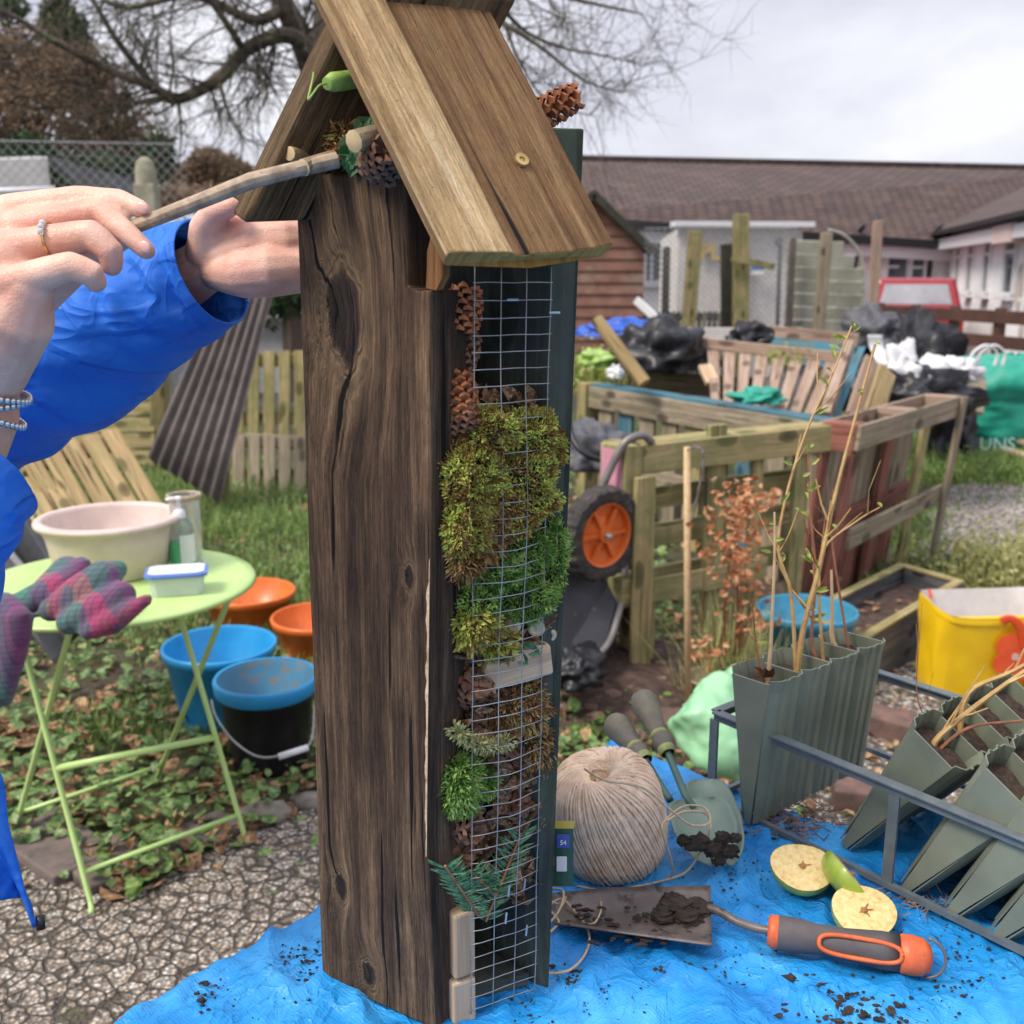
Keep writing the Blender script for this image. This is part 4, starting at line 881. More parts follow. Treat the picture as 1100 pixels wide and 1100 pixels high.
# ---- green trowels
plain('handle_olive', (.15, .135, .1), (.1, .092, .075), 50, .7, .0005); plain('handle_lime', (.3, .34, .12), (.2, .24, .1), 50, .6)
plain('green_steel', (.22, .3, .235), (.15, .21, .17), 16, .5, .0004, metal=.1, dirt=((.045, .03, .022), 14, .57))
plain('green_paint', (.07, .14, .11), (.05, .1, .08), 30, .5)
def gtrowel(hp, sp, bpx, label, bw_, flat_, nm='hand_trowel'):
    t = thing(nm, label, 'trowel', bpx[1]); mb = MB(); A, B = hp; d_ = (A-B); L_ = d_.length; M_ = d_.to_track_quat('Z', 'Y').to_matrix()
    mb.lathe([(.0075, 0), (.0095, .004), (.0125, L_*.12), (.0128, L_*.2), (.0100, L_*.26), (.0105, L_*.33), (.0130, L_*.5), (.0165, L_*.75), (.0168, L_*.86), (.0135, L_*.96), (.006, L_*1.0), (0, L_*1.0)], 24, B, M_); h_ = mb.build('handle', MATS['handle_olive'], t, smooth=True)
    mb = MB(); mb.lathe([(.0082, -.002), (.0102, .001), (.0106, .007), (.0092, .009)], 20, B, M_); mb.lathe([(.0100, L_*.262), (.0110, L_*.275), (.0110, L_*.30), (.0104, L_*.32)], 20, B, M_); mb.build('ferrule', MATS['handle_lime'], t, smooth=True)
    mb = MB(); mb.tube(spline([B]+sp), .0042, 10); mb.build('shank', MATS['green_paint'], t, smooth=True)
    c0, c1 = bpx; ax = (c1-c0); L2 = ax.length; ax.normalize(); sd_ = ax.cross(Vector((0, 0, 1))).normalized(); nn = sd_.cross(ax)
    sh = [(0, .18), (.04, .55), (.1, .85), (.25, 1), (.55, 1), (.8, .8), (.93, .5), (1, .08)]
    def wf(u):
        for (a, b), (c, d) in zip(sh, sh[1:]):
            if u <= c: return b+(d-b)*(u-a)/(c-a)
        return .08
    mb = MB(); mb.grid(lambda u, v: c0+ax*L2*u+sd_*(v-.5)*bw_*wf(u)+nn*(.055*bw_*4*((2*v-1)**2)*wf(u)*flat_+.004*math.sin(u*PI)), 18, 14); b_ = mb.build('blade', MATS['green_steel'], t, solid=.0014, smooth=True)
    return t, sd_, nn
gt1, _, _ = gtrowel((W(688, 746, 1.27), W(717, 808, 1.2)), [W(726, 830, 1.18), W(737, 856, 1.14), W(746, 868, 1.13)], (W(742, 858, 1.14), G(765, 930, T+.012)), 'green hand trowel with an olive bulb handle, its broad muddy blade under the twine loop', .074, .8)
gt2, _, _ = gtrowel((W(658, 774, 1.27), W(693, 816, 1.2)), [W(705, 836, 1.19), W(720, 860, 1.16)], (W(752, 838, 1.2), G(786, 930, T+.010)), 'darker muddy hand trowel whose lower olive handle rests behind the twine ball', .052, .9)
mb = MB()
for (x, y, r) in ((748, 905, .014), (765, 912, .012), (776, 900, .01), (735, 903, .008), (783, 915, .012), (790, 900, .008), (772, 925, .008)): mb.blob(W(x, y, 1.065+.0*x), r*.7, 12, 8, nz=.35, nf=3, seed=x, sc3=(1.3, .6, 1))
tag(mb.build('soil_lump', MATS['soil']), 'clods of soil stuck on the green trowel blades', 'soil')
# ---- cut apples
m, nt, b = newmat('apple_flesh'); v = mapping(nt, 'UV'); f = noi(nt, v, 9, 5, .65); 
c = ramp(nt, [(.3, (.55, .32, .1)), (.46, (.74, .54, .22)), (.66, (.8, .66, .33))], f); nt.links.new(c, b.inputs['Base Color']); b.inputs['Roughness'].default_value = .45; b.inputs['Subsurface Weight'].default_value = .1; b.inputs['Subsurface Radius'].default_value = (.004, .003, .001); bump(nt, b, f, .0008); MATS['apple_flesh'] = m
plain('apple_skin', (.36, .46, .06), (.22, .32, .03), 30, .35, coat=.3, dirt=((.3, .2, .05), 60, .66), rnd=2)
plain('apple_core', (.42, .2, .06), (.25, .1, .03), 60, .7)
def apple(c, nrm, r, label, seed, spin=0, fl=.8):
    t = thing('apple_half', label, 'apple', c, group=None); M_ = Vector(nrm).normalized().to_track_quat('Z', 'Y').to_matrix() @ Matrix.Rotation(spin, 3, 'Z')
    wob = lambda a: 1+.05*math.cos(2*a)+.03*math.sin(3*a+seed)
    mb = MB(); n = 36; pr = [(1-.0, 0), (1.0, -.15), (.97, -.35), (.86, -.55), (.66, -.72), (.4, -.80), (.15, -.76), (0, -.72)]
    mb.lathe([(a*r, z*r*fl) for a, z in pr], n, c, M_, wob=lambda a, z: wob(a)); mb.build('skin', MATS['apple_skin'], t, smooth=True)
    mb = MB(); 
    def ff(u, v): a = 2*PI*u; rr = r*.99*v*wob(a); return c+M_ @ Vector((math.cos(a)*rr, math.sin(a)*rr, .0012*(1-v**6)+.0006*noise.noise(Vector((math.cos(a)*v*4, math.sin(a)*v*4, seed)))))
    mb.grid(ff, n, 8); 
    me_uv = []
    for i, fc in enumerate(mb.f): mb.uv[i] = [((mb.v[k]-c).dot(M_ @ Vector((1, 0, 0)))/r*.5+seed, (mb.v[k]-c).dot(M_ @ Vector((0, 1, 0)))/r*.5) for k in fc]
    mb.build('flesh', MATS['apple_flesh'], t, smooth=True)
    mb = MB()
    for k in range(5):
        a = k*2*PI/5+seed+R.uniform(-.3, .3); L_ = r*R.uniform(.08, .34); d_ = Vector((math.cos(a), math.sin(a), 0)); s_ = Vector((-d_.y, d_.x, 0)); q = [d_*.001, d_*L_*.5+s_*r*.03, d_*L_, d_*L_*.5-s_*r*.03]
        mb.disc([c+M_ @ (x+Vector((0, 0, .0021))) for x in q])
    mb.blob(c+M_ @ Vector((0, 0, .0015)), r*.13, 10, 6, nz=.3, sc3=(1, 1, .35)); mb.build('core', MATS['apple_core'], t)
    return t
apple(G(864, 962, T)+Vector((0, .012, .026)), (-.02, -.32, .95), .0315, 'apple half with browning cut face, leftmost of the three by the seedling trays', .3, 0)
apple(G(914, 940, T+.026), (.72, .1, .6), .032, 'apple half leaning on its side showing green skin behind the two others', 1.7, 0, .85)
apple(G(931, 1006, T)+Vector((0, .012, .020)), (.03, -.30, .95), .0315, 'yellow apple half with star shaped core, nearest to the trowel grip', 2.9, .6, .7)
# ---- rack with seedling trays
plain('rack_grey', (.13, .155, .165), (.09, .11, .12), 40, .5, .0004, dirt=((.07, .05, .04), 60, .66))
ru = Vector((.629, -.777, 0)); rn = Vector((.777, .629, 0)); rc = G(768, 768, T+.115); rc.z = T+.115
rk = thing('tray_rack', 'grey metal rack with a raised rail round the green seedling trays', 'rack', Vector((rc.x, rc.y, T)))
RW, RL = .265, .62; fbx = rc
def rail(a, b_, nm, w_=.012, t_=.004):
    mb = MB(); mb.bar(a, b_, w_, t_); mb.bar(a+Vector((0, 0, w_/2-.0015)), b_+Vector((0, 0, w_/2-.0015)), .0028, .013); mb.build(nm, MATS['rack_grey'], rk, bevel=.0008)
c00, c10, c11, c01 = rc, rc+ru*RL, rc+ru*RL+rn*RW, rc+rn*RW
for a, b_ in ((c00, c10), (c10, c11), (c01, c11), (c00, c01)): rail(a, b_, 'rail')
dz = Vector((0, 0, -.107))
for a, b_ in ((c00, c10), (c10, c11), (c01, c11), (c00, c01)): mb = MB(); mb.bar(a+dz, b_+dz, .006, .006); mb.build('base_bar', MATS['rack_grey'], rk)
for a in (c00, c01, c10, c11, c00+ru*.235, c00+ru*.48, c01+ru*.235, c01+ru*.48):
    mb = MB(); mb.bar(a+Vector((0, 0, -.006)), a+Vector((0, 0, -.11)), .0035, .012, up=rn); mb.build('post', MATS['rack_grey'], rk, bevel=.0005)
# fluted seedling books
plain('tray_plastic', (.2, .22, .16), (.14, .155, .115), 12, .36, .0003, spec=.5, dirt=((.12, .1, .075), 40, .7), rnd=2)
plain('potting_soil', (.07, .042, .03), (.025, .016, .012), 200, .95, .002)
HT = .178
def book(base, lean, label, W_=.215, n=4, open_=.0, hgt=HT, yaw=0):
    # local frame: y along rn (the row of cells), x across the book, z up the book
    t = thing('seedling_tray', label, 'seedling tray', base, group='folding seedling trays in the rack')
    X = ru*math.cos(yaw)+rn*math.sin(yaw); Y = Vector((-X.y, X.x, 0)); 
    if Y.dot(rn) < 0: Y = -Y
    axz = (Vector((0, 0, 1))*math.cos(lean)+X*math.sin(lean)).normalized(); axx = (X*math.cos(lean)-Vector((0, 0, 1))*math.sin(lean)).normalized()
    cw = W_/n
    for sgn in (-1, 1):
        def fn(u, v, sgn=sgn):
            y = u*W_; ph = (u*n) % 1.0; z = v*hgt
            # trapezoid flute
            f = min(1, min(ph, 1-ph)/.16); taper = .28+.72*v
            dep = .032*taper*(.74+.26*f)+.0005
            if abs(ph-.35) < .035 or abs(ph-.65) < .035: dep += .0022
            if v > .97: dep += .002
            return base+Y*y+axx*(sgn*dep)+axz*(z+.002)
        mb = MB(); nu = n*24; mb.grid(fn, nu, 12); o = mb.build('shell', MATS['tray_plastic'], t, solid=.0013)
    # end ribs
    mb = MB()
    for k in range(n+1):
        yy = k*cw; mb.hexa([base+Y*(yy-.0012)+axx*-.004, base+Y*(yy+.0012)+axx*-.004, base+Y*(yy+.0012)+axx*.004, base+Y*(yy-.0012)+axx*.004]+[base+Y*(yy-.0012)+axx*-.026+axz*hgt*.985, base+Y*(yy+.0012)+axx*-.026+axz*hgt*.985, base+Y*(yy+.0012)+axx*.026+axz*hgt*.985, base+Y*(yy-.0012)+axx*.026+axz*hgt*.985])
    mb.build('divider', MATS['tray_plastic'], t)
    for k in range(n):
        mb = MB(); mb.grid(lambda u, v: base+Y*((k+.12+.76*u)*cw)+axx*((v-.5)*.056*(.6 if u in (0, 1) else 1))+axz*(hgt*.90+.004*noise.noise(Vector((u*3+k, v*3, lean*9)))), 8, 8); mb.build('soil_plug', MATS['potting_soil'], t)
    return t, (lambda k, h, dx=0: base+Y*((k+.5)*cw)+axx*dx+axz*(hgt*.9+h)), axz
tr = []
b1 = G(803, 884, T+.006)
t1, at1, z1 = book(b1+rn*.0, math.radians(-2), 'upright green seedling tray standing apart at the left end of the rack with willow cuttings', .225)
xs = [(900, 912), (965, 960), (1013, 986), (1062, 1012), (1115, 1040), (1170, 1068)]
lbl = ['leaning green seedling tray nearest the gap, with long bare cuttings', 'leaning green seedling tray just behind the rack post above the apples', 'leaning green seedling tray second to the right of the rack post', 'leaning green seedling tray third to the right of the rack post', 'leaning green seedling tray cut off by the right edge of the photo', 'last leaning green seedling tray in the row, mostly out of view']
for (x, y), l in zip(xs, lbl): tr.append(book(G(x, y, T+.006)+rn*.012, math.radians(31), l, .215))
# cuttings
plain('willow', (.5, .33, .12), (.36, .2, .07), 60, .55, .0003, rnd=4); plain('willow_red', (.34, .13, .055), (.2, .08, .04), 60, .5, .0003); plain('cane', (.56, .4, .22), (.44, .29, .15), 60, .6)
leafy('bud_green', [(.15, .22, .04), (.3, .36, .07), (.5, .5, .16)], 20, .5, .3)
def cutting(a, pts, r, mat, label, leaves=0, side=0):
    P = [a]+pts; P = spline(P, 5); n = len(P); mb = MB(); mb.tube(P, [r*(1-.65*i/n) for i in range(n)], 6)
    for k in range(side):
        i = R.randrange(n//3, n-2); q = P[i]; d_ = (P[i+1]-P[i]).normalized(); e = (d_+Vector((R.gauss(0, .7), R.gauss(0, .7), .2))).normalized(); L_ = R.uniform(.02, .07); mb.tube([q, q+e*L_*.5, q+e*L_+d_*L_*.2], [r*.4, r*.3, r*.2], 4)
    for k in range(leaves):
        q = P[R.randrange(n//3, n)]+Vector((R.gauss(0, .003), R.gauss(0, .003), 0)); mb.leaf(q, Vector((R.gauss(0, 1), R.gauss(0, 1), R.uniform(.2, 1))), Vector((0, -1, .5)), R.uniform(.01, .022), .005, m=1)
    return tag(mb.build('willow_cutting', [MATS[mat], MATS['bud_green']], smooth=False), label, 'cutting', 'cuttings standing in the seedling trays')
def dd(a, px, py): # keep the depth of the base cell
    return (a-camo.location).dot(Vector((0, CT, -ST)))
def ct(cell, k, pts, r, mat, label, leaves=0, side=0, dz_=0):
    a = cell(k, -.01); d = dd(a, 0, 0); return cutting(a, [W(x, y, d+dz_*(i+1)) for i, (x, y) in enumerate(pts)], r, mat, label, leaves, side)
ct(at1, 0, [(828, 690), (832, 600), (832, 550)], .0028, 'cane', 'pale straight cane in the nearest cell of the upright tray')
ct(at1, 1, [(862, 680), (880, 610), (900, 520), (940, 370)], .0042, 'willow', 'thick yellow willow rod reaching highest out of the upright tray', 6, 4)
ct(at1, 1, [(850, 640), (836, 580), (860, 480), (895, 400), (915, 350)], .0026, 'willow', 'thin yellow willow rod curving up past the front pallet', 20, 6)
ct(at1, 2, [(872, 690), (876, 620), (870, 540), (868, 480)], .0026, 'willow_red', 'reddish thin cutting with green leaf tips in the upright tray', 22, 5)
ct(at1, 2, [(880, 640), (885, 590), (920, 560), (945, 545)], .0022, 'willow', 'short yellow cutting bending right in front of the trough', 3, 4)
ct(at1, 3, [(895, 690), (894, 650), (893, 612)], .0042, 'cane', 'thick pale cane stub at the far end of the upright tray')
ct(at1, 3, [(896, 600), (893, 560), (895, 525)], .0018, 'willow_red', 'very thin brown cutting behind the thick cane stub', 0, 3)
ct(at1, 0, [(812, 690), (810, 660)], .0014, 'willow_red', 'tiny dark sprig in the nearest cell of the upright tray', 2, 3)
s2 = tr[0]
ct(s2[1], 0, [(1010, 790), (1080, 735), (1150, 690)], .004, 'willow', 'thick yellow willow rod pointing right from the first leaning tray', 0, 5)
ct(s2[1], 1, [(1040, 745), (1090, 720), (1160, 680)], .0036, 'willow', 'second yellow willow rod pointing right above the thick one', 0, 5)
ct(s2[1], 0, [(1040, 782), (1100, 774), (1160, 765)], .002, 'willow_red', 'thin orange cutting lying flat to the right over the leaning trays', 0, 6)
ct(s2[1], 1, [(995, 770), (985, 745), (986, 700), (984, 670)], .0009, 'willow_red', 'hair thin dark cutting rising in front of the yellow bag', 0, 3)
mb = MB(); p = W(800, 750, 1.2); mb.tube(spline([at1(0, 0), W(812, 735, 1.22), W(808, 770, 1.19), W(806, 790, 1.19)]), .0015, 5)
for k in range(30): q = W(808+R.gauss(0, 3), R.uniform(735, 790), 1.19); mb.leaf(q, Vector((R.gauss(0, 1), R.gauss(0, 1), R.gauss(0, 1))), Vector((0, 0, 1)), .01, .004)
for k in range(3): mb.leaf(at1(0, .01)+Vector((0, 0, 0)), Vector((R.gauss(0, 1), R.gauss(0, 1), 1)), Vector((0, -1, 0)), .02, .01)
tag(mb.build('root_strand', MATS['cone_brown']), 'brown trailing roots hanging out of the front of the upright tray', 'roots')
mb = MB()
for k in range(160):
    p = G(R.gauss(858, 26), R.gauss(878, 12), T+.004); d_ = Vector((R.gauss(0, 1), R.gauss(0, 1), R.uniform(0, .3))).normalized(); mb.tube([p, p+d_*R.uniform(.01, .03)], .0006, 3)
for k in range(60):
    p = G(R.gauss(985, 26), R.gauss(968, 8), T+.004); d_ = Vector((R.gauss(0, 1), R.gauss(0, 1), R.uniform(0, .2))).normalized(); mb.tube([p, p+d_*R.uniform(.01, .025)], .0006, 3)
tag(mb.build('dry_straw', plain('straw', (.3, .19, .12), (.14, .07, .05), 90, .9)), kind='stuff')
# ================================================================== union helper (organic forms): tapered capsules -> one skin
def union_mesh(caps, voxel, smooth_it=6, extra=None):
    mb = MB()
    for path, rads in caps:
        path = [Vector(p) for p in path]
        # densify
        P, Q = [], []
        for i in range(len(path)-1):
            k = max(1, int((path[i+1]-path[i]).length/(max(rads[i], rads[i+1])*.5)))
            for j in range(k): t = j/k; P.append(path[i].lerp(path[i+1], t)); Q.append(rads[i]+(rads[i+1]-rads[i])*t)
        P.append(path[-1]); Q.append(rads[-1])
        d0 = (P[0]-P[1]).normalized() if len(P) > 1 else Vector((0, 0, 1)); d1 = (P[-1]-P[-2]).normalized() if len(P) > 1 else Vector((0, 0, -1))
        r0, r1 = Q[0], Q[-1]
        pre = [(P[0]+d0*r0*math.sin(a), r0*math.cos(a)) for a in (1.45, 1.1, .7, .35)]; post = [(P[-1]+d1*r1*math.sin(a), r1*math.cos(a)) for a in (.35, .7, 1.1, 1.45)]
        mb.tube([a for a, _ in pre]+P+[a for a, _ in post], [b for _, b in pre]+Q+[b for _, b in post], 14)
    if extra: extra(mb)
    me = bpy.data.meshes.new('tmp'); me.from_pydata([tuple(q) for q in mb.v], [], mb.f); o = bpy.data.objects.new('tmp', me); COL.objects.link(o)
    md = o.modifiers.new('r', 'REMESH'); md.mode = 'VOXEL'; md.voxel_size = voxel; md.use_smooth_shade = True
    if smooth_it: ms = o.modifiers.new('s', 'SMOOTH'); ms.factor = .5; ms.iterations = smooth_it
    dg = bpy.context.evaluated_depsgraph_get(); dg.update(); out = bpy.data.meshes.new_from_object(o.evaluated_get(dg)); bpy.data.objects.remove(o)
    return out
def mesh_obj(name, me, mats, parent=None):
    me.name = name; me.materials.clear()
    for m_ in (mats if isinstance(mats, list) else [mats]): me.materials.append(m_)
    if parent is not None: me.transform((Matrix.Translation(OLOC[parent.name][0]) @ Euler(OLOC[parent.name][1]).to_matrix().to_4x4()).inverted())
    o = bpy.data.objects.new(name, me); COL.objects.link(o)
    if parent is not None: o.parent = parent
    return o
# ================================================================== LEFT GARDEN
# ---- green bistro table
plain('lime_paint', (.52, .72, .26), (.45, .64, .22), 9, .3, .0003, dirt=((.3, .4, .16), 30, .68))
bt_c = Vector((-.945, 2.33, 0)); bt = thing('bistro_table', 'round lime green folding metal table on the left, holding the bowl and lunch box', 'table', bt_c)
mb = MB(); mb.lathe([(0, .704), (.30, .704), (.325, .700), (.330, .690), (.326, .690), (.322, .698), (.0, .697)], 64, bt_c); mb.build('tabletop', MATS['lime_paint'], bt, smooth=True)
FA, FB = [G(99, 975), G(264, 902)], [G(16, 893), G(168, 838)]
TA, TB = [G(30, 700, .55), G(190, 650, .69)], [G(80, 660, .69), G(247, 640, .69)]
TA[0] = G(14, 652, .69)
for f_, t_ in zip(FA+FB, TA+TB):
    d_ = (f_-t_); mb = MB(); mb.tube([t_, t_+d_*.06, f_-d_.normalized()*.02, f_+Vector((.004, -.012, .006)), f_+Vector((.010, -.03, .005))], .0078, 8, flat=.8); mb.build('leg', MATS['lime_paint'], bt, smooth=True)
def L_(a, b_, t): return a.lerp(b_, t)
for (a, b_, t) in ((FA, TA, .12), (FA, TA, .47), (FB, TB, .1)):
    mb = MB(); mb.tube([L_(a[0], b_[0], t), L_(a[1], b_[1], t)], .006 if t < .3 else .0085, 8); mb.build('crossbar', MATS['lime_paint'], bt, smooth=True)
# ---- things on it
plain('bowl_beige', (.66, .53, .47), (.55, .43, .38), 14, .5, .0002, dirt=((.32, .25, .19), 60, .66)); 
bc = G(101, 628, .704)+Vector((0, .12, 0)); mb = MB()
mb.lathe([(0, .001), (.125, .001), (.130, .006), (.150, .11), (.152, .128), (.166, .130), (.170, .124), (.171, .132), (.166, .138), (.150, .139), (.146, .130), (.126, .012), (.12, .008), (0, .008)], 48, bc)
tag(mb.build('washing_up_bowl', MATS['bowl_beige'], smooth=True), 'round beige plastic bowl with a rolled rim on the lime green table', 'bowl')
plain('clear_plastic', (.85, .88, .9), (.8, .84, .86), 20, .08, trans=.85, spec=.5, alpha=.55); plain('white_plastic', (.78, .78, .77), (.7, .7, .7), 20, .35); plain('soap_green', (.05, .6, .22), (.04, .5, .18), 20, .2); plain('lid_blue', (.12, .22, .6), (.1, .18, .5), 20, .4)
jp = G(196, 612, .704)+Vector((0, .05, 0)); mb = MB(); mb.lathe([(0, .002), (.036, .002), (.037, .17), (.0395, .178), (.037, .180), (.034, .172), (.034, .006), (0, .006)], 32, jp); 
jr = thing('clear_jar', 'tall clear plastic jar with a beige rim behind the soap bottle', 'jar', jp); mb.build('glass', MATS['clear_plastic'], jr, smooth=True)
mb = MB(); mb.lathe([(.036, .168), (.041, .168), (.042, .18), (.0375, .181), (.036, .178)], 32, jp); mb.build('rim', plain('rim_tan', (.45, .36, .24), (.36, .28, .18), 30, .5), jr, smooth=True)
sp_ = G(197, 611, .704); sb = thing('soap_bottle', 'pump bottle of green hand soap with a white nozzle beside the beige bowl', 'soap bottle', sp_)
mb = MB(); mb.lathe([(0, 0), (.028, 0), (.031, .004), (.031, .1), (.028, .118), (.014, .13), (.013, .136), (0, .136)], 28, sp_, sy=.75); mb.build('bottle', MATS['clear_plastic'], sb, smooth=True)
mb = MB(); mb.lathe([(0, .003), (.028, .003), (.0308, .008), (.0308, .072), (0, .072)], 28, sp_, sy=.72); mb.build('liquid', MATS['soap_green'], sb, smooth=True)
mb = MB(); mb.grid(lambda u, v: sp_+Vector((math.cos(-1.45+u*2.0)*.032, math.sin(-1.45+u*2.0)*.024, .02+v*.07)), 12, 3); mb.build('label_patch', MATS['label_white'], sb)
mb = MB(); mb.lathe([(.0145, .13), (.0145, .145), (.008, .152), (.0045, .153), (.0045, .172), (.009, .173), (.009, .182), (0, .183)], 18, sp_); mb.box(sp_+Vector((-.012, -.01, .178)), (.03, .008, .007), Matrix.Rotation(.6, 3, 'Z')); mb.build('pump', MATS['white_plastic'], sb, smooth=True)
lp = G(187, 640, .704)+Vector((0, .03, 0)); lx = thing('lunch_box', 'small clear plastic food box with a blue edged lid near the table edge', 'food box', lp)
mz = Matrix.Rotation(math.radians(14), 3, 'Z'); 
def rbox(mb, c, sx, sy, z0, z1, k=.94, M=None, r=.014):
    for i, (z, s_) in enumerate(((z0, k), (z1, 1))):
        for q in range(24):
            a = 2*PI*(q+.5)/24; x = math.copysign(min(1, abs(math.cos(a))*1.25), math.cos(a)); y = math.copysign(min(1, abs(math.sin(a))*1.25), math.sin(a)); mb.v.append(c+(M @ Vector((x*sx/2*s_, y*sy/2*s_, z))))
    b = len(mb.v)-48
    for q in range(24): mb.face([b+q, b+(q+1) % 24, b+24+(q+1) % 24, b+24+q])
    mb.face([b+q for q in range(24)][::-1]); mb.face([b+24+q for q in range(24)])
mb = MB(); rbox(mb, lp, .125, .085, 0, .045, .88, mz); mb.build('box', plain('frosted', (.74, .8, .78), (.68, .74, .72), 20, .3, alpha=.8), lx, smooth=False, bevel=.002)
mb = MB(); rbox(mb, lp, .137, .097, .045, .052, 1, mz); mb.build('lid', MATS['lid_blue'], lx, bevel=.001)
mb = MB(); rbox(mb, lp, .122, .082, .0521, .0545, .97, mz); mb.build('lid_panel', plain('lid_clear', (.72, .76, .82), (.66, .7, .77), 20, .25), lx)
# ---- tartan scarf
m, nt, b = newmat('tartan'); v = mapping(nt, 'Object', scale=(1, 1, 1), rot=(.3, .1, .55)); sx = N(nt, 'ShaderNodeSeparateXYZ'); nt.links.new(v, sx.inputs[0])
def band(o, sc_, stops):
    f = mth(nt, 'FRACT', mth(nt, 'MULTIPLY', o, sc_)); return ramp(nt, stops, f, 'CONSTANT')
A_ = band(sx.outputs[0], 8.0, [(0, (.08, .012, .07)), (.2, (.45, .008, .06)), (.38, (.06, .06, .11)), (.52, (.02, .2, .13)), (.74, (.1, .05, .14)), (.9, (.25, .02, .14))])
B_ = band(sx.outputs[1], 7.0, [(0, (.06, .06, .11)), (.25, (.16, .02, .13)), (.45, (.02, .19, .13)), (.62, (.08, .08, .12)), (.8, (.5, .008, .07))])
c = mix(nt, .5, A_, B_); th_ = band(sx.outputs[0], 90, [(0, 1), (.7, .6)]); th2 = band(sx.outputs[2], 90, [(0, 1), (.7, .65)]); c = mix(nt, 1, c, mix(nt, 1, th_, th2, 'MULTIPLY'), 'MULTIPLY')
f = noi(nt, v, 260, 3); c = mix(nt, .14, c, mix(nt, f, (.1, .08, .1), (.5, .42, .5)))
nt.links.new(c, b.inputs['Base Color']); b.inputs['Roughness'].default_value = .95; b.inputs['Sheen Weight'].default_value = .15; bump(nt, b, f, .002); MATS['tartan'] = m
def SP(x, y, d): return W(x, y, d)
caps = [([SP(15, 655, 2.02), SP(60, 635, 2.06), SP(88, 608, 2.12)], [.028, .036, .02]), ([SP(38, 648, 2.05), SP(72, 612, 2.12)], [.03, .03]),
        ([SP(55, 655, 2.0), SP(85, 640, 2.02), SP(115, 618, 2.06), SP(125, 612, 2.08)], [.024, .040, .036, .022]), ([SP(75, 668, 1.98), SP(105, 655, 2.0), SP(130, 640, 2.03)], [.026, .036, .03]),
        ([SP(95, 678, 1.97), SP(120, 668, 1.98), SP(158, 644, 2.02)], [.018, .026, .012]), ([SP(-20, 650, 2.0), SP(10, 660, 2.0)], [.04, .034]),
        ([SP(2, 655, 1.99), SP(18, 668, 1.97), SP(12, 700, 1.97), SP(4, 748, 1.97)], [.036, .032, .03, .02]), ([SP(-20, 670, 1.98), SP(-14, 750, 1.96)], [.04, .03])]
tag(mesh_obj('tartan_scarf', union_mesh(caps, .006, 3), MATS['tartan']), 'crumpled pink, purple and green tartan scarf hanging over the edge of the lime green table', 'scarf')
# ---- grey folding chair frame and black crate behind it
plain('frame_grey', (.16, .165, .18), (.11, .115, .13), 20, .5); plain('crate_black', (.03, .032, .036), (.018, .019, .022), 20, .5)
mb = MB(); mb.bar(W(38, 655, 2.5), W(62, 700, 2.5), .05, .016, up=Vector((1, 0, 0))); mb.bar(W(0, 600, 2.9), W(50, 670, 2.7), .05, .03, up=Vector((1, 0, 0)))
ch = thing('folded_chair', 'dark grey folded chair lying behind the lime green table at the left edge', 'chair', G(30, 760))
mb = MB(); mb.bar(W(36, 650, 2.5), W(66, 705, 2.5), .05, .018, up=Vector((1, 0, .2))); mb.build('leg', MATS['frame_grey'], ch, bevel=.004)
mb = MB(); mb.bar(W(-40, 560, 3.2), W(70, 690, 2.6), .10, .03, up=Vector((1, 0, .4))); mb.build('seat', MATS['crate_black'], ch, bevel=.006)
mb = MB(); mb.bar(W(-30, 545, 3.1), W(62, 655, 2.75), .02, .02, up=Vector((1, 0, .4))); mb.build('side_bar', MATS['frame_grey'], ch, bevel=.004)
mb = MB(); mb.bar(W(0, 550, 3.3), W(55, 640, 2.8), .15, .03, up=Vector((.6, 0, 1))); mb.build('backrest', MATS['crate_black'], ch, bevel=.006)
# ---- buckets
plain('plastic_blue', (.02, .3, .62), (.015, .24, .52), 14, .35, .0002, dirt=((.12, .2, .26), 40, .64)); plain('plastic_orange', (.75, .17, .03), (.62, .13, .02), 14, .35, .0002, dirt=((.4, .16, .06), 40, .66)); plain('plastic_black', (.018, .018, .024), (.011, .011, .015), 20, .4, dirt=((.09, .08, .075), 50, .66)); plain('inner_grime', (.1, .2, .27), (.05, .24, .42), 30, .45, dirt=((.2, .19, .17), 26, .52))
def bucket(name, c, r0, r1, h, m_out, m_in, label, tilt_=0, tdir=0, lug=True):
    t = thing(name, label, 'bucket', c); M_ = Matrix.Rotation(tdir, 3, 'Z') @ Matrix.Rotation(tilt_, 3, 'X')
    mb = MB(); mb.lathe([(0, 0), (r0, 0), (r0+.003, .01), (r1-.004, h-.03), (r1+.004, h-.028), (r1+.008, h-.004), (r1+.004, h+.002), (r1-.002, h)], 48, c, M_); mb.build('outer', MATS[m_out], t, smooth=True)
    mb = MB(); mb.lathe([(r1-.002, h), (r1-.006, h-.01), (r0, .012), (0, .010)], 48, c, M_); mb.build('inside', MATS[m_in], t, smooth=True)
    return t, M_
p = G(281, 838)+Vector((0, .115, 0)); bk, _ = bucket('bucket', p, .105, .142, .27, 'plastic_black', 'inner_grime', 'black bucket with a bright blue rim and wire handle beside the wooden tower')
mb = MB(); mb.lathe([(.141, .225), (.149, .232), (.152, .266), (.147, .274), (.140, .272)], 48, p); mb.build('rim', MATS['plastic_blue'], bk, smooth=True)
hp_ = [p+Vector((-.147, -.02, .235)), p+Vector((-.135, -.09, .17)), p+Vector((-.07, -.165, .115)), p+Vector((.0, -.19, .10)), p+Vector((.08, -.175, .13)), p+Vector((.14, -.09, .19)), p+Vector((.147, -.02, .235))]
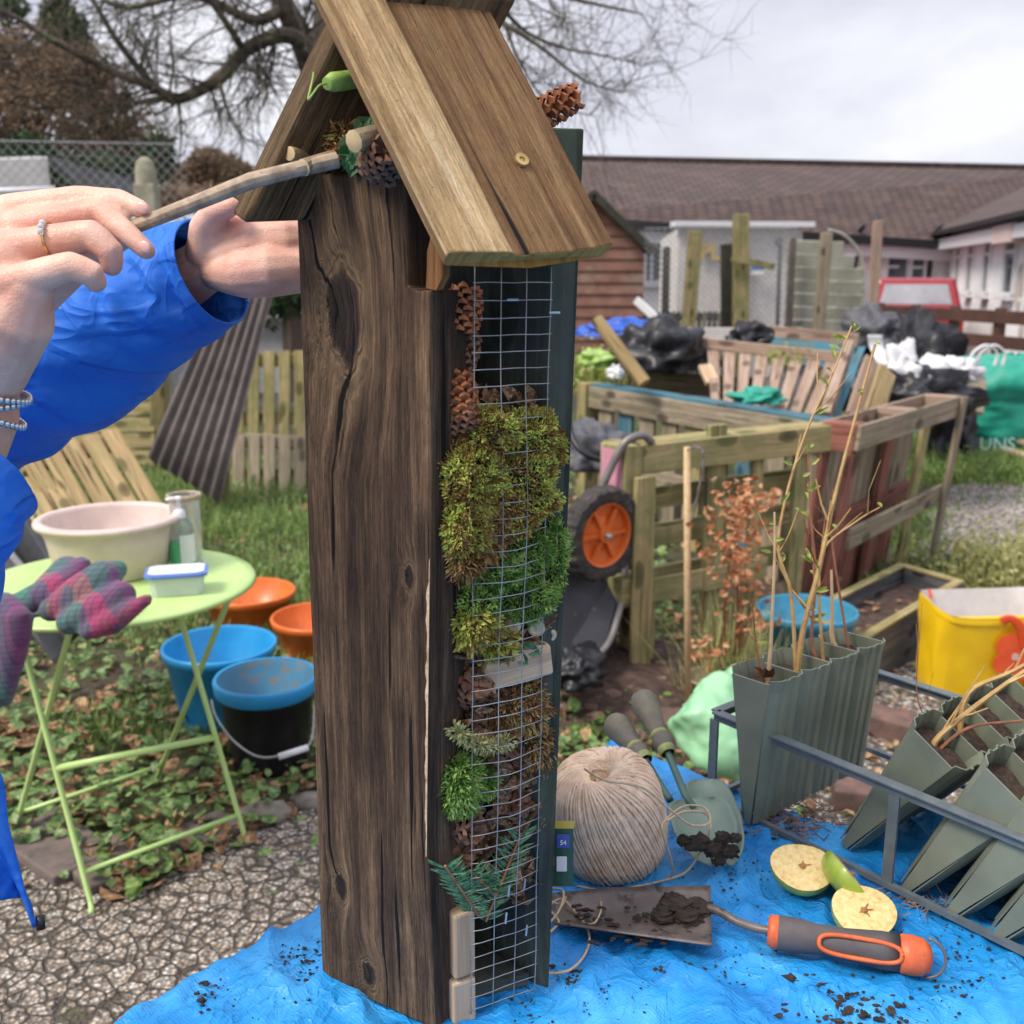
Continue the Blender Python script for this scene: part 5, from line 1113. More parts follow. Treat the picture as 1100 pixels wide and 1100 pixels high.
hp_ = [W(227, 752, 2.78), W(232, 770, 2.73), W(250, 795, 2.68), W(275, 812, 2.66), W(300, 812, 2.66), W(332, 800, 2.7), W(338, 760, 2.8)]
mb = MB(); mb.tube(spline(hp_), .003, 6); hd = mb.build('handle', MATS['wire'], bk, smooth=True)
mb = MB(); mb.tube([W(299, 813, 2.655), W(331, 803, 2.68)], .0085, 12); hg = mb.build('hand_grip', MATS['white_plastic'], bk, smooth=True)
bucket('bucket', G(222, 795)+Vector((.02, .13, 0)), .125, .172, .27, 'plastic_blue', 'plastic_blue', 'bright blue bucket standing behind the black bucket under the lime green table')
bucket('tub', G(260, 690)+Vector((0, .14, 0)), .12, .18, .17, 'plastic_orange', 'plastic_orange', 'round orange tub on the leaves behind the bright blue bucket')
bucket('tub', G(335, 722)+Vector((0, .14, 0)), .11, .165, .17, 'plastic_orange', 'plastic_orange', 'orange tub half hidden behind the wooden tower')
# ---- leaning slatted board
wood('pallet_yellow', (.2, .13, .06), (.36, .25, .12), (.5, .37, .2), 1.2, algae=(.2, .2, .08), al=.3, knots=True, kn=1.5, wp=.6)
wood('pallet_green', (.2, .155, .07), (.38, .3, .14), (.54, .44, .24), 1.2, algae=(.13, .17, .06), al=.6, kn=1.5, wp=.6)
wood('pallet_grey', (.15, .115, .085), (.32, .25, .18), (.46, .38, .29), 1.2, algae=(.12, .14, .07), al=.4, kn=1.5, wp=.6)
wood('pallet_red', (.15, .05, .04), (.31, .11, .08), (.42, .22, .16), 1.2, algae=(.15, .1, .07), al=.3, kn=1.5, wp=.6)
wood('pallet_pink', (.24, .15, .11), (.38, .26, .2), (.5, .38, .31), 1.2, algae=(.2, .18, .1), al=.25, kn=1.5, wp=.6)
wood('pallet_blue', (.02, .1, .15), (.04, .17, .24), (.1, .27, .34), 1.2, algae=(.14, .13, .09), al=.5, kn=1.5, wp=.6)
def slatted(name, label, cat, TL, TR, BR, BL, n, gap, th_, mat, rails=2, railmat=None, group=None, along='v'):
    t = thing(name, label, cat, (BL+BR)/2, group=group); nrm = (TR-TL).cross(BL-TL).normalized()
    if nrm.y > 0: nrm = -nrm
    for k in range(n):
        a, b_ = (k+gap/2)/n, (k+1-gap/2)/n
        p = [TL.lerp(TR, a), TL.lerp(TR, b_), BL.lerp(BR, b_), BL.lerp(BR, a)]
        mb = MB(); mb.hexa([q-nrm*0 for q in (p[3], p[2], p[2]-nrm*th_, p[3]-nrm*th_)]+[p[0], p[1], p[1]-nrm*th_, p[0]-nrm*th_]); mb.build('slat', MATS[mat], t, bevel=.003)
    for k in range(rails):
        s_ = .06+.88*k/max(1, rails-1); a = TL.lerp(BL, s_)-nrm*(th_+.022); b_ = TR.lerp(BR, s_)-nrm*(th_+.022); mb = MB(); mb.bar(a, b_, .09, .04, up=(BL-TL)); mb.build('rail', MATS[railmat or mat], t, bevel=.003)
    return t
slatted('slatted_board', 'weathered yellow slatted wooden board leaning behind the beige bowl', 'wooden board', W(16, 488, 4.7), W(128, 458, 4.9), W(188, 560, 4.5), W(78, 596, 4.4), 5, .16, .03, 'pallet_yellow', 2)
slatted('slatted_board', 'darker slatted board lying under the yellow one at the far left', 'wooden board', W(-30, 520, 4.6), W(60, 508, 4.7), W(110, 585, 4.3), W(10, 600, 4.3), 4, .2, .03, 'pallet_yellow', 2)
# ---- corrugated sheet
plain('corrugated', (.13, .105, .095), (.08, .065, .06), 7, .7, .001, dirt=((.16, .13, .11), 16, .6))
c0, c1, c2, c3 = W(158, 492, 6.0), W(236, 540, 5.9), W(292, 318, 6.6), W(232, 318, 6.6)
mb = MB(); nn_ = (c1-c0).cross(c3-c0).normalized()
mb.grid(lambda u, v: c0.lerp(c1, u).lerp(c3.lerp(c2, u), v)+nn_*.022*math.sin(u*2*PI*7), 84, 4)
tag(mb.build('corrugated_sheet', MATS['corrugated'], solid=.004, smooth=True), 'dark brown corrugated sheet leaning between the board fence and the upright pallet', 'corrugated sheet')
# ---- boards and pallets at the back left
slatted('board_fence', 'horizontal board fence panel seen under the blue sleeve at the left', 'fence', W(-70, 395, 7.6), W(-70, 500, 7.6), W(166, 500, 7.6), W(166, 395, 7.6), 6, .12, .02, 'pallet_green', 2)
mb = MB(); mb.bar(G(174, 500)+Vector((0, -.1, -.05)), W(172, 385, 7.45), .11, .11, up=(1, 0, 0)); tag(mb.build('fence_post', MATS['pallet_green'], bevel=.01), 'thick wooden post at the end of the board fence beside the corrugated sheet', 'post')
slatted('pallet', 'upright greenish pallet of vertical slats standing behind the wooden tower on the left', 'pallet', W(247, 378, 7.0), W(330, 376, 7.0), W(330, 520, 7.0), W(247, 520, 7.0), 5, .3, .022, 'pallet_green', 3)
slatted('pallet', 'shorter brown pallet leaning on the foot of the greenish one', 'pallet', W(248, 466, 6.9), W(330, 470, 6.9), W(330, 535, 6.8), W(248, 535, 6.8), 5, .25, .022, 'pallet_grey', 1)
mb = MB(); mb.bar(G(241, 545), W(240, 500, 6.3), .07, .05, up=(1, 0, 0)); tag(mb.build('wooden_stake', MATS['pallet_green'], bevel=.006), 'short wooden stake in the grass in front of the corrugated sheet', 'stake')
# far left wall seen over the pallet
plain('far_wall', (.5, .5, .5), (.42, .42, .43), 6, .8)
mb = MB(); mb.box((-3.2, 13.0, .45), (5.0, .2, .9)); mb.box((-3.2, 12.95, .93), (5.1, .4, .07)); tag(mb.build('garden_wall', MATS['far_wall'], bevel=.01), 'low pale wall with a flat coping behind the pallets on the left', 'wall')
# ================================================================== RIGHT GARDEN
# ---- soil mound and stones between tower and pallet
mb = MB(); mc = G(650, 735)
def mf(u, v):
    x, y = (u-.5)*1.0, (v-.5)*1.0; r = math.hypot(x, y)*2
    h = .13*max(0, 1-r)**.8+.03*noise.noise(Vector((x*9, y*9, 0)))*max(0, 1-r); return mc+Vector((x*1.0, y*1.1, h-.003))
mb.grid(mf, 40, 40); tag(mb.build('soil_mound', plain('mound', (.1, .062, .045), (.035, .02, .016), 26, .95, .01), smooth=True), kind='structure')
mb = MB()
for k in range(240): p = G(R.gauss(648, 38), R.gauss(738, 22)); r = R.uniform(.008, .035); mb.blob(p+Vector((0, 0, .06)), r, 8, 6, nz=.25, seed=k, sc3=(1.2, .9, .7))
tag(mb.build('stones', plain('stone_brown', (.22, .14, .1), (.1, .06, .045), 9, .9, .002)), kind='stuff')
# ---- wheelbarrow standing up-ended
plain('tyre', (.05, .042, .04), (.03, .026, .025), 30, .85, .001, dirt=((.12, .09, .07), 30, .55)); plain('barrow_black', (.022, .022, .03), (.013, .013, .018), 14, .42, dirt=((.09, .08, .08), 20, .62)); plain('tube_grey', (.22, .2, .19), (.15, .14, .13), 20, .45, metal=.4)
wc = AY(645, 573, 3.3); ax = Vector((.62, -.78, -.05)).normalized(); Mw = ax.to_track_quat('Z', 'Y').to_matrix()
wb = thing('wheelbarrow', 'up-ended black wheelbarrow with an orange wheel behind the wooden tower', 'wheelbarrow', G(645, 740))
def knob(a, z): return 1+.02*(1 if (int(a/(2*PI)*44) % 2) else -1)*(1 if abs(z) < .04 else 0)
mb = MB(); mb.lathe([(.108, -.03), (.125, -.036), (.15, -.035), (.158, -.022), (.162, 0), (.158, .022), (.15, .035), (.125, .036), (.108, .03), (.1, 0), (.108, -.03)], 88, wc, Mw, wob=lambda a, z: knob(a, z) if True else 1); wl = mb.build('tyre', MATS['tyre'], wb, smooth=False)
mb = MB(); mb.lathe([(.110, .028), (.108, .034), (.102, .030), (.096, .010), (.06, .004), (.03, .012), (.026, .03), (0, .03)], 40, wc, Mw)
for k in range(6):
    a = 2*PI*k/6; d_ = Mw @ Vector((math.cos(a), math.sin(a), 0)); mb.bar(wc+d_*.028+ax*.016, wc+d_*.098+ax*.016, .012, .012, up=ax)
mb.build('rim', MATS['plastic_orange'], wb, smooth=False)
mb = MB(); mb.lathe([(0, .052), (.008, .052), (.009, .028)], 14, wc, Mw); mb.build('axle', MATS['wire'], wb, smooth=True)
# tray: inverted tub, below and behind the wheel
q = [W(598, 600, 3.5), W(668, 590, 3.6), W(664, 690, 3.45), W(600, 725, 3.35)]; bk_ = Vector((.25, .45, 0)); kk = lambda p, f: p.lerp((q[0]+q[2])/2, f)+bk_*(f*1.3)
q = [W(585, 598, 3.48), W(668, 600, 3.6), W(660, 672, 3.5), W(640, 705, 3.42), W(585, 735, 3.35)]
mb = MB(); cen = sum(q, Vector())/5; back = [cen+(p-cen)*.8+Vector((.12, .42, .06)) for p in q]; b0 = 0; mb.v += q+back; n = 5
mb.face(range(5)); mb.face([9, 8, 7, 6, 5])
for i in range(5): mb.face([i, (i+1) % 5, 5+(i+1) % 5, 5+i])
mb.build('tray', MATS['barrow_black'], wb, bevel=.025, bseg=3)
mb = MB(); mb.tube(spline([W(598, 598, 3.45), W(668, 602, 3.57), W(661, 672, 3.47), W(640, 706, 3.39), W(598, 722, 3.32)]), .012, 8); mb.build('tray_rim', MATS['tube_grey'], wb, smooth=True)
mb = MB(); mb.tube(spline([W(640, 540, 3.42), W(655, 505, 3.4), W(672, 475, 3.38), W(690, 468, 3.4), W(700, 475, 3.44)]), .014, 10); mb.tube(spline([W(600, 560, 3.5), W(606, 520, 3.5), W(600, 460, 3.5)]), .014, 10); mb.build('frame_tube', MATS['tube_grey'], wb, smooth=True)
# ---- cloth/sack helper: crumpled shell draped as a heap
def crumple(name, mat, label, cat, c, sx, sy, sz, seed, nz=.35, nf=2.2, seg=46, rings=26, group=None, parent=None, fold=.1, flat_bottom=True):
    mb = MB(); c = Vector(c)
    def fn(u, v):
        a = 2*PI*u; e = PI*(v-.5); q = Vector((math.cos(e)*math.cos(a), math.cos(e)*math.sin(a), math.sin(e)))
        k = 1+nz*noise.noise(q*nf+Vector((seed*5.3, seed, 0)))*1.6+fold*(1-abs(noise.noise(q*nf*2.6+Vector((0, seed*3, 2)))*3.2))
        z = q.z*sz*k
        if flat_bottom and z < -sz*.45: z = -sz*.45
        return c+Vector((q.x*sx*k, q.y*sy*k, z))
    mb.grid(fn, seg, rings, us=3, vs=2)
    o = mb.build(name, MATS[mat], parent, smooth=True)
    return tag(o, label, cat, group) if label else o
plain('sack_grey', (.1, .1, .115), (.06, .06, .07), 30, .6, .001); plain('bin_black', (.014, .014, .018), (.009, .009, .012), 30, .42, .0008, spec=.45); plain('sheet_white', (.75, .75, .76), (.6, .6, .62), 12, .45, .001); plain('bag_teal', (.015, .34, .24), (.01, .24, .17), 8, .55, .002); plain('light_green', (.33, .62, .36), (.24, .5, .27), 10, .35, .001, alpha=.96); plain('tarp_navy', (.02, .08, .2), (.015, .06, .15), 10, .5, .001); plain('blue_cloth', (.03, .12, .55), (.02, .08, .4), 10, .5)
crumple('grey_sack', 'sack_grey', 'crumpled dark grey sack lying behind the wheelbarrow handles', 'sack', W(640, 488, 4.1), .13, .12, .12, 3)
mb = MB(); mb.tube(spline([W(612, 425, 3.9), W(612, 460, 3.85), W(625, 485, 3.8), W(652, 495, 3.8), W(672, 490, 3.8)]), .012, 8); tag(mb.build('hose', MATS['bin_black'], smooth=True), 'black bent hose looping over the grey sack', 'hose')
crumple('black_plastic', 'bin_black', 'torn black plastic sheet on the soil below the wheelbarrow tray', 'plastic sheet', W(618, 720, 3.25), .09, .1, .07, 5)
# ---- front pallet (near) on its side, and the red one behind it
def pallet_side(name, label, A, B, h, dep, mats, top_out=(0, 0, 0), slat_back=7, endcap=None, legs=True, midz=(.3, .38), mat_back=None, lean=Vector((0, 0, 0))):
    t = thing(name, label, 'pallet', A); u = (B-A); L = u.length; u = u.normalized(); w_ = Vector((-u.y, u.x, 0)); 
    def hx(a0, a1, w0, w1, z0, z1, m_, nm='plank'):
        def P(a, w2, z): return A+u*a+w_*w2+Vector((0, 0, z))+lean*(z/h)
        mb = MB(); mb.hexa([P(a0, w0, z0), P(a1, w0, z0), P(a1, w1, z0), P(a0, w1, z0), P(a0, w0, z1), P(a1, w0, z1), P(a1, w1, z1), P(a0, w1, z1)]); return mb.build(nm, MATS[m_], t, bevel=.004)
    return t, hx, L
pA, pB = G(672, 735), Vector((1.215, 3.86, 0)); pA = Vector((.405, 3.36, 0))
t, hx, L = pallet_side('pallet', 'pale green timber pallet standing on edge with a pink end block, next to the wheelbarrow', pA, pB, .86, .14, None)
m_ = 'pallet_green'
hx(.04, L, -.0, .022, .76, .86, m_); hx(.04, L, .118, .14, .76, .86, m_); hx(.10, L, .024, .116, .842, .862, m_)
for z0, z1 in ((.60, .68), (.46, .545), (.30, .385)): hx(.05, L-.005, .119, .139, z0, z1, m_, 'slat')
hx(.05, L-.3, .0, .02, .30, .385, m_, 'slat')
for a0 in (.045,): hx(a0, a0+.09, .0+.023, .117, 0.0, .3, m_, 'block')
for a, zz in ((.0, 0), ): hx(a-.002, a+.08, -.024, -.002, 0, .756, m_, 'upright'); hx(a-.01, a+.06, .142, .164, 0, .86, m_, 'upright')
hx(.36, .44, .024, .05, .0, .90, m_, 'upright'); hx(.58, .63, .024, .05, .2, .758, m_, 'upright'); hx(.80, .87, .024, .05, 0, .758, m_, 'upright')
hx(-.035, .038, .0, .14, .30, .40, m_, 'block')
plain('pink_paint', (.62, .28, .38), (.5, .22, .28), 26, .7, dirt=((.4, .28, .2), 40, .55)); o = hx(-.035, .038, .0, .14, .70, .858, m_, 'block'); mb = MB()
def endf(w0, w1, z0, z1, off): 
    u_ = (pB-pA).normalized(); w_ = Vector((-u_.y, u_.x, 0)); q = pA+u_*(-.035-off); return [q+w_*w0+Vector((0, 0, z0)), q+w_*w1+Vector((0, 0, z0)), q+w_*w1+Vector((0, 0, z1)), q+w_*w0+Vector((0, 0, z1))]
f1_ = endf(.012, .128, .715, .845, .003); mb.quad(*f1_); mb.build('paint_patch', MATS['pink_paint'], t)
# red pallet
rA, rB = Vector((1.26, 3.92, 0)), Vector((2.10, 4.96, 0))
t, hx, L = pallet_side('pallet', 'reddish pallet standing on edge between the pale pallet and the green garden bag', rA, rB, .85, .15, None, lean=Vector((.09, 0, 0)))
hx(.0, L, .0, .02, .75, .85, 'pallet_grey'); hx(0, L, .16, .18, .75, .85, 'pallet_pink'); hx(-.004, .1, .021, .159, .74, .853, 'pallet_red', 'block'); hx(L*.45, L*.45+.1, .021, .159, .74, .851, 'pallet_pink', 'block'); hx(L-.09, L, .021, .159, .74, .851, 'pallet_pink', 'block')
hx(.1, L, .0, .02, .33, .42, 'pallet_grey'); hx(.1, L, .16, .18, .33, .42, 'pallet_red')
hx(-.01, .07, .021, .04, 0, .738, 'pallet_red', 'upright'); hx(.02, .09, .14, .158, .0, .738, 'pallet_red', 'upright')
hx(L-.07, L, -.022, -.001, 0, .85, 'pallet_grey', 'upright'); hx(L*.66, L*.66+.09, .022, .045, 0, .748, 'pallet_green', 'upright'); hx(L*.56, L*.56+.08, .13, .155, 0, .748, 'pallet_red', 'upright')
for k in range(10): hx(.13+k*.115, .13+k*.115+.106, .182, .20, .3, .80, 'pallet_grey', 'slat')
for k in range(9): hx(.12+k*.125, .12+k*.125+.112, .182, .20, 0, .295, 'pallet_red', 'slat')
# ---- wooden trough
tA, tB, tC = G(930, 688, .2), G(1035, 626, .2), G(967, 607, .2); tD = tA+(tC-tB); cen = (tA+tC)/2
tr_ = thing('planter_trough', 'long wooden planting trough filled with dark soil beside the yellow bag', 'planter', Vector((cen.x, cen.y, 0)))
cor = [tA, tB, tC, tD]
for i in range(4):
    a, b_ = cor[i], cor[(i+1) % 4]; inn = (cen-(a+b_)/2); inn.z = 0; inn = inn.normalized()*.028; dn = Vector((0, 0, -.2)); e = (b_-a).normalized()*(.029 if i % 2 else 0)
    a, b_ = a+e, b_-e
    mb = MB(); mb.hexa([a+dn, b_+dn, b_+inn+dn, a+inn+dn, a, b_, b_+inn, a+inn]); o = mb.build('side_board', MATS['trough_dark'] if 'trough_dark' in MATS else wood('trough_dark', (.05, .05, .055), (.1, .1, .11), (.17, .16, .16), 1.2), tr_, bevel=.003)
    mb = MB(); tt = Vector((0, 0, .012)); mb.hexa([a-inn*.15, b_-inn*.15, b_+inn*1.2, a+inn*1.2]+[x+tt for x in (a-inn*.15, b_-inn*.15, b_+inn*1.2, a+inn*1.2)]); mb.build('rim_board', MATS['pallet_green'], tr_, bevel=.003)
mb = MB(); mb.grid(lambda u, v: tA.lerp(tB, .02+.96*u).lerp(tD.lerp(tC, .02+.96*u), .06+.88*v)+Vector((0, 0, -.07+.02*noise.noise(Vector((u*9, v*4, 0))))), 40, 16); mb.build('soil', MATS['mound'], tr_, smooth=True)
mb = MB()
for k in range(40): p = tA.lerp(tB, R.uniform(.05, .95)).lerp(tD.lerp(tC, .5), R.uniform(0.1, 1)*2-.1 if False else R.uniform(.2, 1.6))+Vector((0, 0, -.055)); mb.leaf(p, Vector((R.gauss(0, 1), R.gauss(0, 1), .2)), Vector((0, 0, 1)), R.uniform(.02, .045), .025)
mb.build('fallen_leaves', MATS['dead_leaf'], tr_)
# ---- blue tub behind the seedlings
plain('tub_blue', (.05, .27, .42), (.03, .2, .33), 16, .45, .0004, dirt=((.2, .18, .14), 26, .58))
bucket('tub', Vector((1.02, 3.38, 0)), .12, .165, .29, 'tub_blue', 'tub_blue', 'weathered blue tub behind the willow cuttings')
# ---- yellow bag
plain('bag_yellow', (.85, .55, .008), (.74, .46, .006), 7, .4, .002, rnd=0); plain('bag_lining', (.72, .68, .64), (.6, .56, .53), 14, .6); plain('bag_orange', (.83, .12, .03), (.72, .08, .02), 16, .4)
yb0 = G(1066, 756); yc = yb0+Vector((.04, .16, 0)); yb = thing('shopping_bag', 'bright yellow shopping bag with an orange flower standing on the gravel', 'bag', yc)
HB = .325
def ybag(u, v, k=1.0):   # u around, v up
    a = 2*PI*u; x = math.copysign(abs(math.cos(a))**.45, math.cos(a)); y = math.copysign(abs(math.sin(a))**.45, math.sin(a)); w_, d_ = .225+.012*v, .13*(.7+.3*v)
    r = 1+.03*noise.noise(Vector((math.cos(a)*3, math.sin(a)*3, v*3))); z = v*HB+(.006*math.cos(2*a)-.026*max(0, -math.sin(a)) if v > .99 else 0)
    return yc+Vector((x*w_*k*r, y*d_*k*r, z))+Vector((y*.0, x*.02, 0))
mb = MB(); mb.grid(lambda u, v: ybag(u, v), 72, 14); mb.build('body', MATS['bag_yellow'], yb, smooth=True)
mb = MB(); mb.grid(lambda u, v: ybag(u, .05+.95*v, .985), 72, 8); mb.build('lining', MATS['bag_lining'], yb, smooth=True)
mb = MB(); mb.grid(lambda u, v: ybag(u, 1, 1.0+.006*math.sin(v*PI))+Vector((0, 0, -.003-.02*v)), 72, 2); mb.build('hem', MATS['bag_yellow'], yb, smooth=True)
mb = MB(); mb.tube([ybag(.34, 1.0, 1.01), ybag(.34, .9, .97)], .014, 8, flat=.3); mb.build('strap_tab', MATS['bag_orange'], yb)
def yfront(x, z): # point on the front face
    return yc+Vector((x, -.13*(.7+.3*z/HB)*1.0-.0045-.012, z))
mb = MB(); P = spline([yfront(-.03, .285), yfront(-.012, .30)+Vector((0, -.01, 0)), yfront(.015, .285)+Vector((0, -.02, 0)), yfront(.045, .235)+Vector((0, -.018, 0)), yfront(.06, .19)+Vector((0, -.01, 0))]); mb.tube(P, .017, 8, flat=.18, upv=(0, -1, 0)); mb.build('handle', MATS['bag_orange'], yb, smooth=True)
def flower(cx, cz, r, nm='flower_print', pr=None):
    ring = []; n = 60
    for k in range(n):
        a = 2*PI*k/n; rr = r*(.72+.28*abs(math.cos(2.5*a))**.7); ring.append(yfront(cx+math.cos(a)*rr, cz+math.sin(a)*rr))
    mb = MB(); mb.disc(ring); return mb.build(nm, MATS['bag_orange'], yb, solid=.002)
flower(.055, .165, .10); flower(.15, .08, .07)
text('@', .025, yfront(.035, .158)+Vector((0, -.004, 0)), Matrix.Rotation(PI/2, 3, 'X'), MATS['white_plastic'], yb, 'print_mark')
text('Fo', .04, yfront(.09, .172)+Vector((0, -.004, 0)), Matrix.Rotation(PI/2, 3, 'X'), MATS['white_plastic'], yb, 'lettering')
# ---- pale green bag
def bagmesh():
    caps = [([W(770, 745, 2.45), W(755, 775, 2.42), W(775, 800, 2.4)], [.05, .085, .07]), ([W(800, 745, 2.5), W(800, 800, 2.42)], [.07, .09]), ([W(748, 790, 2.42), W(770, 810, 2.38)], [.05, .05])]
    return union_mesh(caps, .008, 4)
me = bagmesh()
for v_ in me.vertices:
    n_ = noise.noise(v_.co*11); n2_ = abs(noise.noise(v_.co*26)); v_.co += v_.normal*(.016*n_+.012*(.4-n2_)); v_.co.z = max(v_.co.z, .006)
tag(mesh_obj('plastic_bag', me, MATS['light_green']), 'pale green plastic bag slumped on the bricks behind the upright seedling tray', 'bag')
mb = MB(); mb.lathe([(0, 0), (.07, 0), (.09, .12), (.095, .122), (.09, .13), (.085, .12), (.08, .1), (0, .1)], 24, G(765, 765)); tag(mb.build('plant_pot', plain('pot_tan', (.3, .24, .15), (.2, .17, .1), 20, .8), smooth=True), 'tan plant pot behind the pale green plastic bag', 'plant pot')
# ---- hoe with wooden handle
ho = thing('garden_hoe', 'garden hoe with a thin wooden handle standing in front of the pale pallet', 'hoe', G(741, 775))
mb = MB(); mb.tube([AY(739, 765, 2.98), AY(738, 480, 3.02)], .0105, 8); mb.build('handle', MATS['cane'], ho, smooth=True)
mb = MB(); mb.tube(spline([AY(738, 484, 3.0), AY(748, 480, 2.99), AY(756, 490, 2.98), AY(750, 530, 2.97), AY(742, 562, 2.96)]), [.006, .007, .009, .011]*8+[.008], 8, flat=.35); mb.build('blade', MATS['tube_grey'], ho, smooth=True)
# ---- dry orange plant, grasses, seedlings
leafy('orange_leaf', [(.3, .1, .04), (.5, .2, .08), (.6, .31, .15), (.68, .45, .27)], 9, .6, .3)
leafy('straw_grass', [(.1, .14, .03), (.24, .26, .07), (.42, .4, .16), (.55, .5, .25)], 8, .6, .3)
op = thing('beech_sapling', 'young sapling with dry orange leaves in front of the pale pallet', 'sapling', G(782, 745))
mb = MB(); ms_ = MB()
for (x, y, sx_, sy_, n) in ((790, 560, 24, 28, 110), (800, 610, 16, 26, 70), (812, 665, 16, 12, 26), (768, 590, 14, 16, 22), (810, 535, 20, 12, 50), (762, 700, 16, 10, 26)):
    for k in range(n):
        p = AY(R.gauss(x, sx_*.7), R.gauss(y, sy_*.7), R.gauss(2.95, .07)); mb.leaf(p, Vector((R.gauss(0, 1), R.gauss(0, 1), R.gauss(-.3, .7))), Vector((R.gauss(0, 1), -1, R.gauss(0, 1))), R.uniform(.02, .04), .018, curl=.5)
b_ = G(782, 745)
for k in range(16):
    e = AY(R.gauss(792, 18), R.uniform(530, 660), R.gauss(2.95, .07)); ms_.tube([b_, b_.lerp(e, .5)+Vector((R.gauss(0, .02), R.gauss(0, .02), 0)), e], [.005, .003, .001], 4)
ms_.build('stems', MATS['willow_red'], op); mb.build('leaves', MATS['orange_leaf'], op)
def clump(name, label, cat, base, n, L, mat, spread=.08, w=.006, lean=.5, leafs=0):
    mb = MB()
    for k in range(n):
        p = base+Vector((R.gauss(0, spread), R.gauss(0, spread), 0)); d_ = Vector((R.gauss(0, lean*.5), R.gauss(0, lean*.5), 1)).normalized(); mb.blade(p, d_, L*R.uniform(.5, 1.15), w, R.uniform(-.6, .6))
    for k in range(leafs):
        p = base+Vector((R.gauss(0, spread*1.2), R.gauss(0, spread*1.2), abs(R.gauss(0, L*.4)))); mb.leaf(p, Vector((R.gauss(0, 1), R.gauss(0, 1), R.gauss(.2, .6))), Vector((0, -.5, 1)), R.uniform(.5, 1)*L*.16, L*.08, curl=.4)
    return tag(mb.build(name, MATS[mat]), label, cat)
clump('grass_clump', 'tall straw coloured grass clump beside the hoe handle', 'grass clump', G(790, 765), 420, .34, 'straw_grass', .07, .004, .35)
clump('grass_clump', 'straw and green grass clump between the sapling and the upright seedling tray', 'grass clump', G(822, 735), 260, .26, 'straw_grass', .06, .004, .4, 60)
clump('weed_clump', 'broad yellowish green weed clump on the gravel right of the red pallet', 'weeds', G(1062, 632), 420, .26, 'straw_grass', .15, .006, .6, 600)
clump('weed_clump', 'yellow green weeds cut by the right edge above the yellow bag', 'weeds', G(1108, 628), 300, .26, 'straw_grass', .14, .007, .6, 500)
clump('weed_clump', 'small leafy plant in front of the weeds, at the end of the trough', 'weeds', G(1018, 622), 60, .16, 'ivy_leaf', .06, .006, .5, 240)
clump('weed_clump', 'fresh green nettles growing at the foot of the green garden bag', 'weeds', G(1068, 512), 300, .2, 'bud_green' if False else 'grass_blade', .22, .012, .5, 700)
clump('weed_clump', 'low green weeds growing below the red pallet beam', 'weeds', G(1000, 500), 160, .12, 'grass_blade', .3, .012, .5, 300)
clump('weed_clump', 'small green weeds at the foot of the soil mound beside the wooden tower', 'weeds', G(622, 790), 120, .08, 'grass_blade', .08, .004, .5, 160)
clump('weed_clump', 'green leafy weeds between the trowel handles and the pale pallet', 'weeds', G(715, 735), 60, .09, 'grass_blade', .1, .004, .5, 160)
mb = MB()
for k in range(70): p = G(R.gauss(735, 20), R.gauss(735, 14), .02); mb.leaf(p, Vector((R.gauss(0, 1), R.gauss(0, 1), .3)), Vector((0, 0, 1)), R.uniform(.03, .06), .035, curl=.4)
tag(mb.build('orange_litter', MATS['orange_leaf']), kind='stuff')
# ---- compost bays
def beam(name, label, a, b_, w_, t_, mat, cat='timber', up=(0, 0, 1), group=None):
    mb = MB(); mb.bar(a, b_, w_, t_, up=Vector(up)); return tag(mb.build(name, MATS[mat], bevel=.004), label, cat, group)
cA, cB = G(632, 412, .8), G(885, 452, .8)
cA.z = cB.z = 0; t, hx, L = pallet_side('pallet', 'blue topped pallet forming the front of the compost bay behind the wheelbarrow', cA, cB, .8, .14, None)
hx(0, L, 0, .022, .66, .785, 'pallet_grey'); hx(0, L, .02+.003, .13, .775, .80, 'pallet_blue', 'painted_top'); hx(0, L, .132, .154, .66, .79, 'pallet_blue')
for k in range(9): a = .08+k*L/9.3; hx(a, a+.13, .024, .044, .0, .70, ['pallet_grey', 'pallet_blue', 'pallet_grey', 'pallet_grey', 'pallet_green'][k % 5], 'slat')
hx(0, L, 0, .022, .3, .39, 'pallet_grey'); hx(-.09, 0, -.02, .12, 0, .80, 'pallet_green', 'upright')
beam('timber_rail', 'weathered rail across the back of the front compost bay', W(690, 408, 6.6), W(815, 418, 6.3), .14, .03, 'pallet_grey')
beam('timber_rail', 'greenish short rail left of the black bin bag', W(632, 392, 6.9), W(700, 404, 6.7), .12, .03, 'pallet_grey')
mb = MB(); mb.tube([W(641, 343, 5.5), W(692, 412, 5.4)], [.035, .04], 12); tag(mb.build('wooden_pole', MATS['pallet_yellow']), 'pale round pole leaning across the compost bay beside the black bin bag', 'pole')
slatted('pallet', 'pinkish slatted pallet leaning inside the compost bay', 'pallet', W(757, 372, 6.3), W(905, 388, 5.9), W(876, 448, 5.1), W(762, 432, 5.5), 8, .28, .022, 'pallet_pink', 0)
beam('timber_rail', 'pinkish rail along the top of the leaning slatted pallet', W(752, 368, 6.28), W(905, 384, 5.88), .06, .05, 'pallet_pink'); beam('timber_rail', 'brown rail down the right end of the leaning slatted pallet', W(912, 372, 5.85), W(886, 450, 5.05), .08, .05, 'pallet_pink')
beam('timber_rail', 'brown board along the back of the second compost bay', W(800, 355, 7.4), W(922, 366, 7.0), .1, .03, 'pallet_pink')
slatted('painted_board', 'dark blue painted board behind the leaning slatted pallet', 'board', W(812, 360, 7.2), W(918, 370, 6.9), W(918, 398, 6.8), W(812, 386, 7.1), 1, 0, .02, 'pallet_blue', 0)
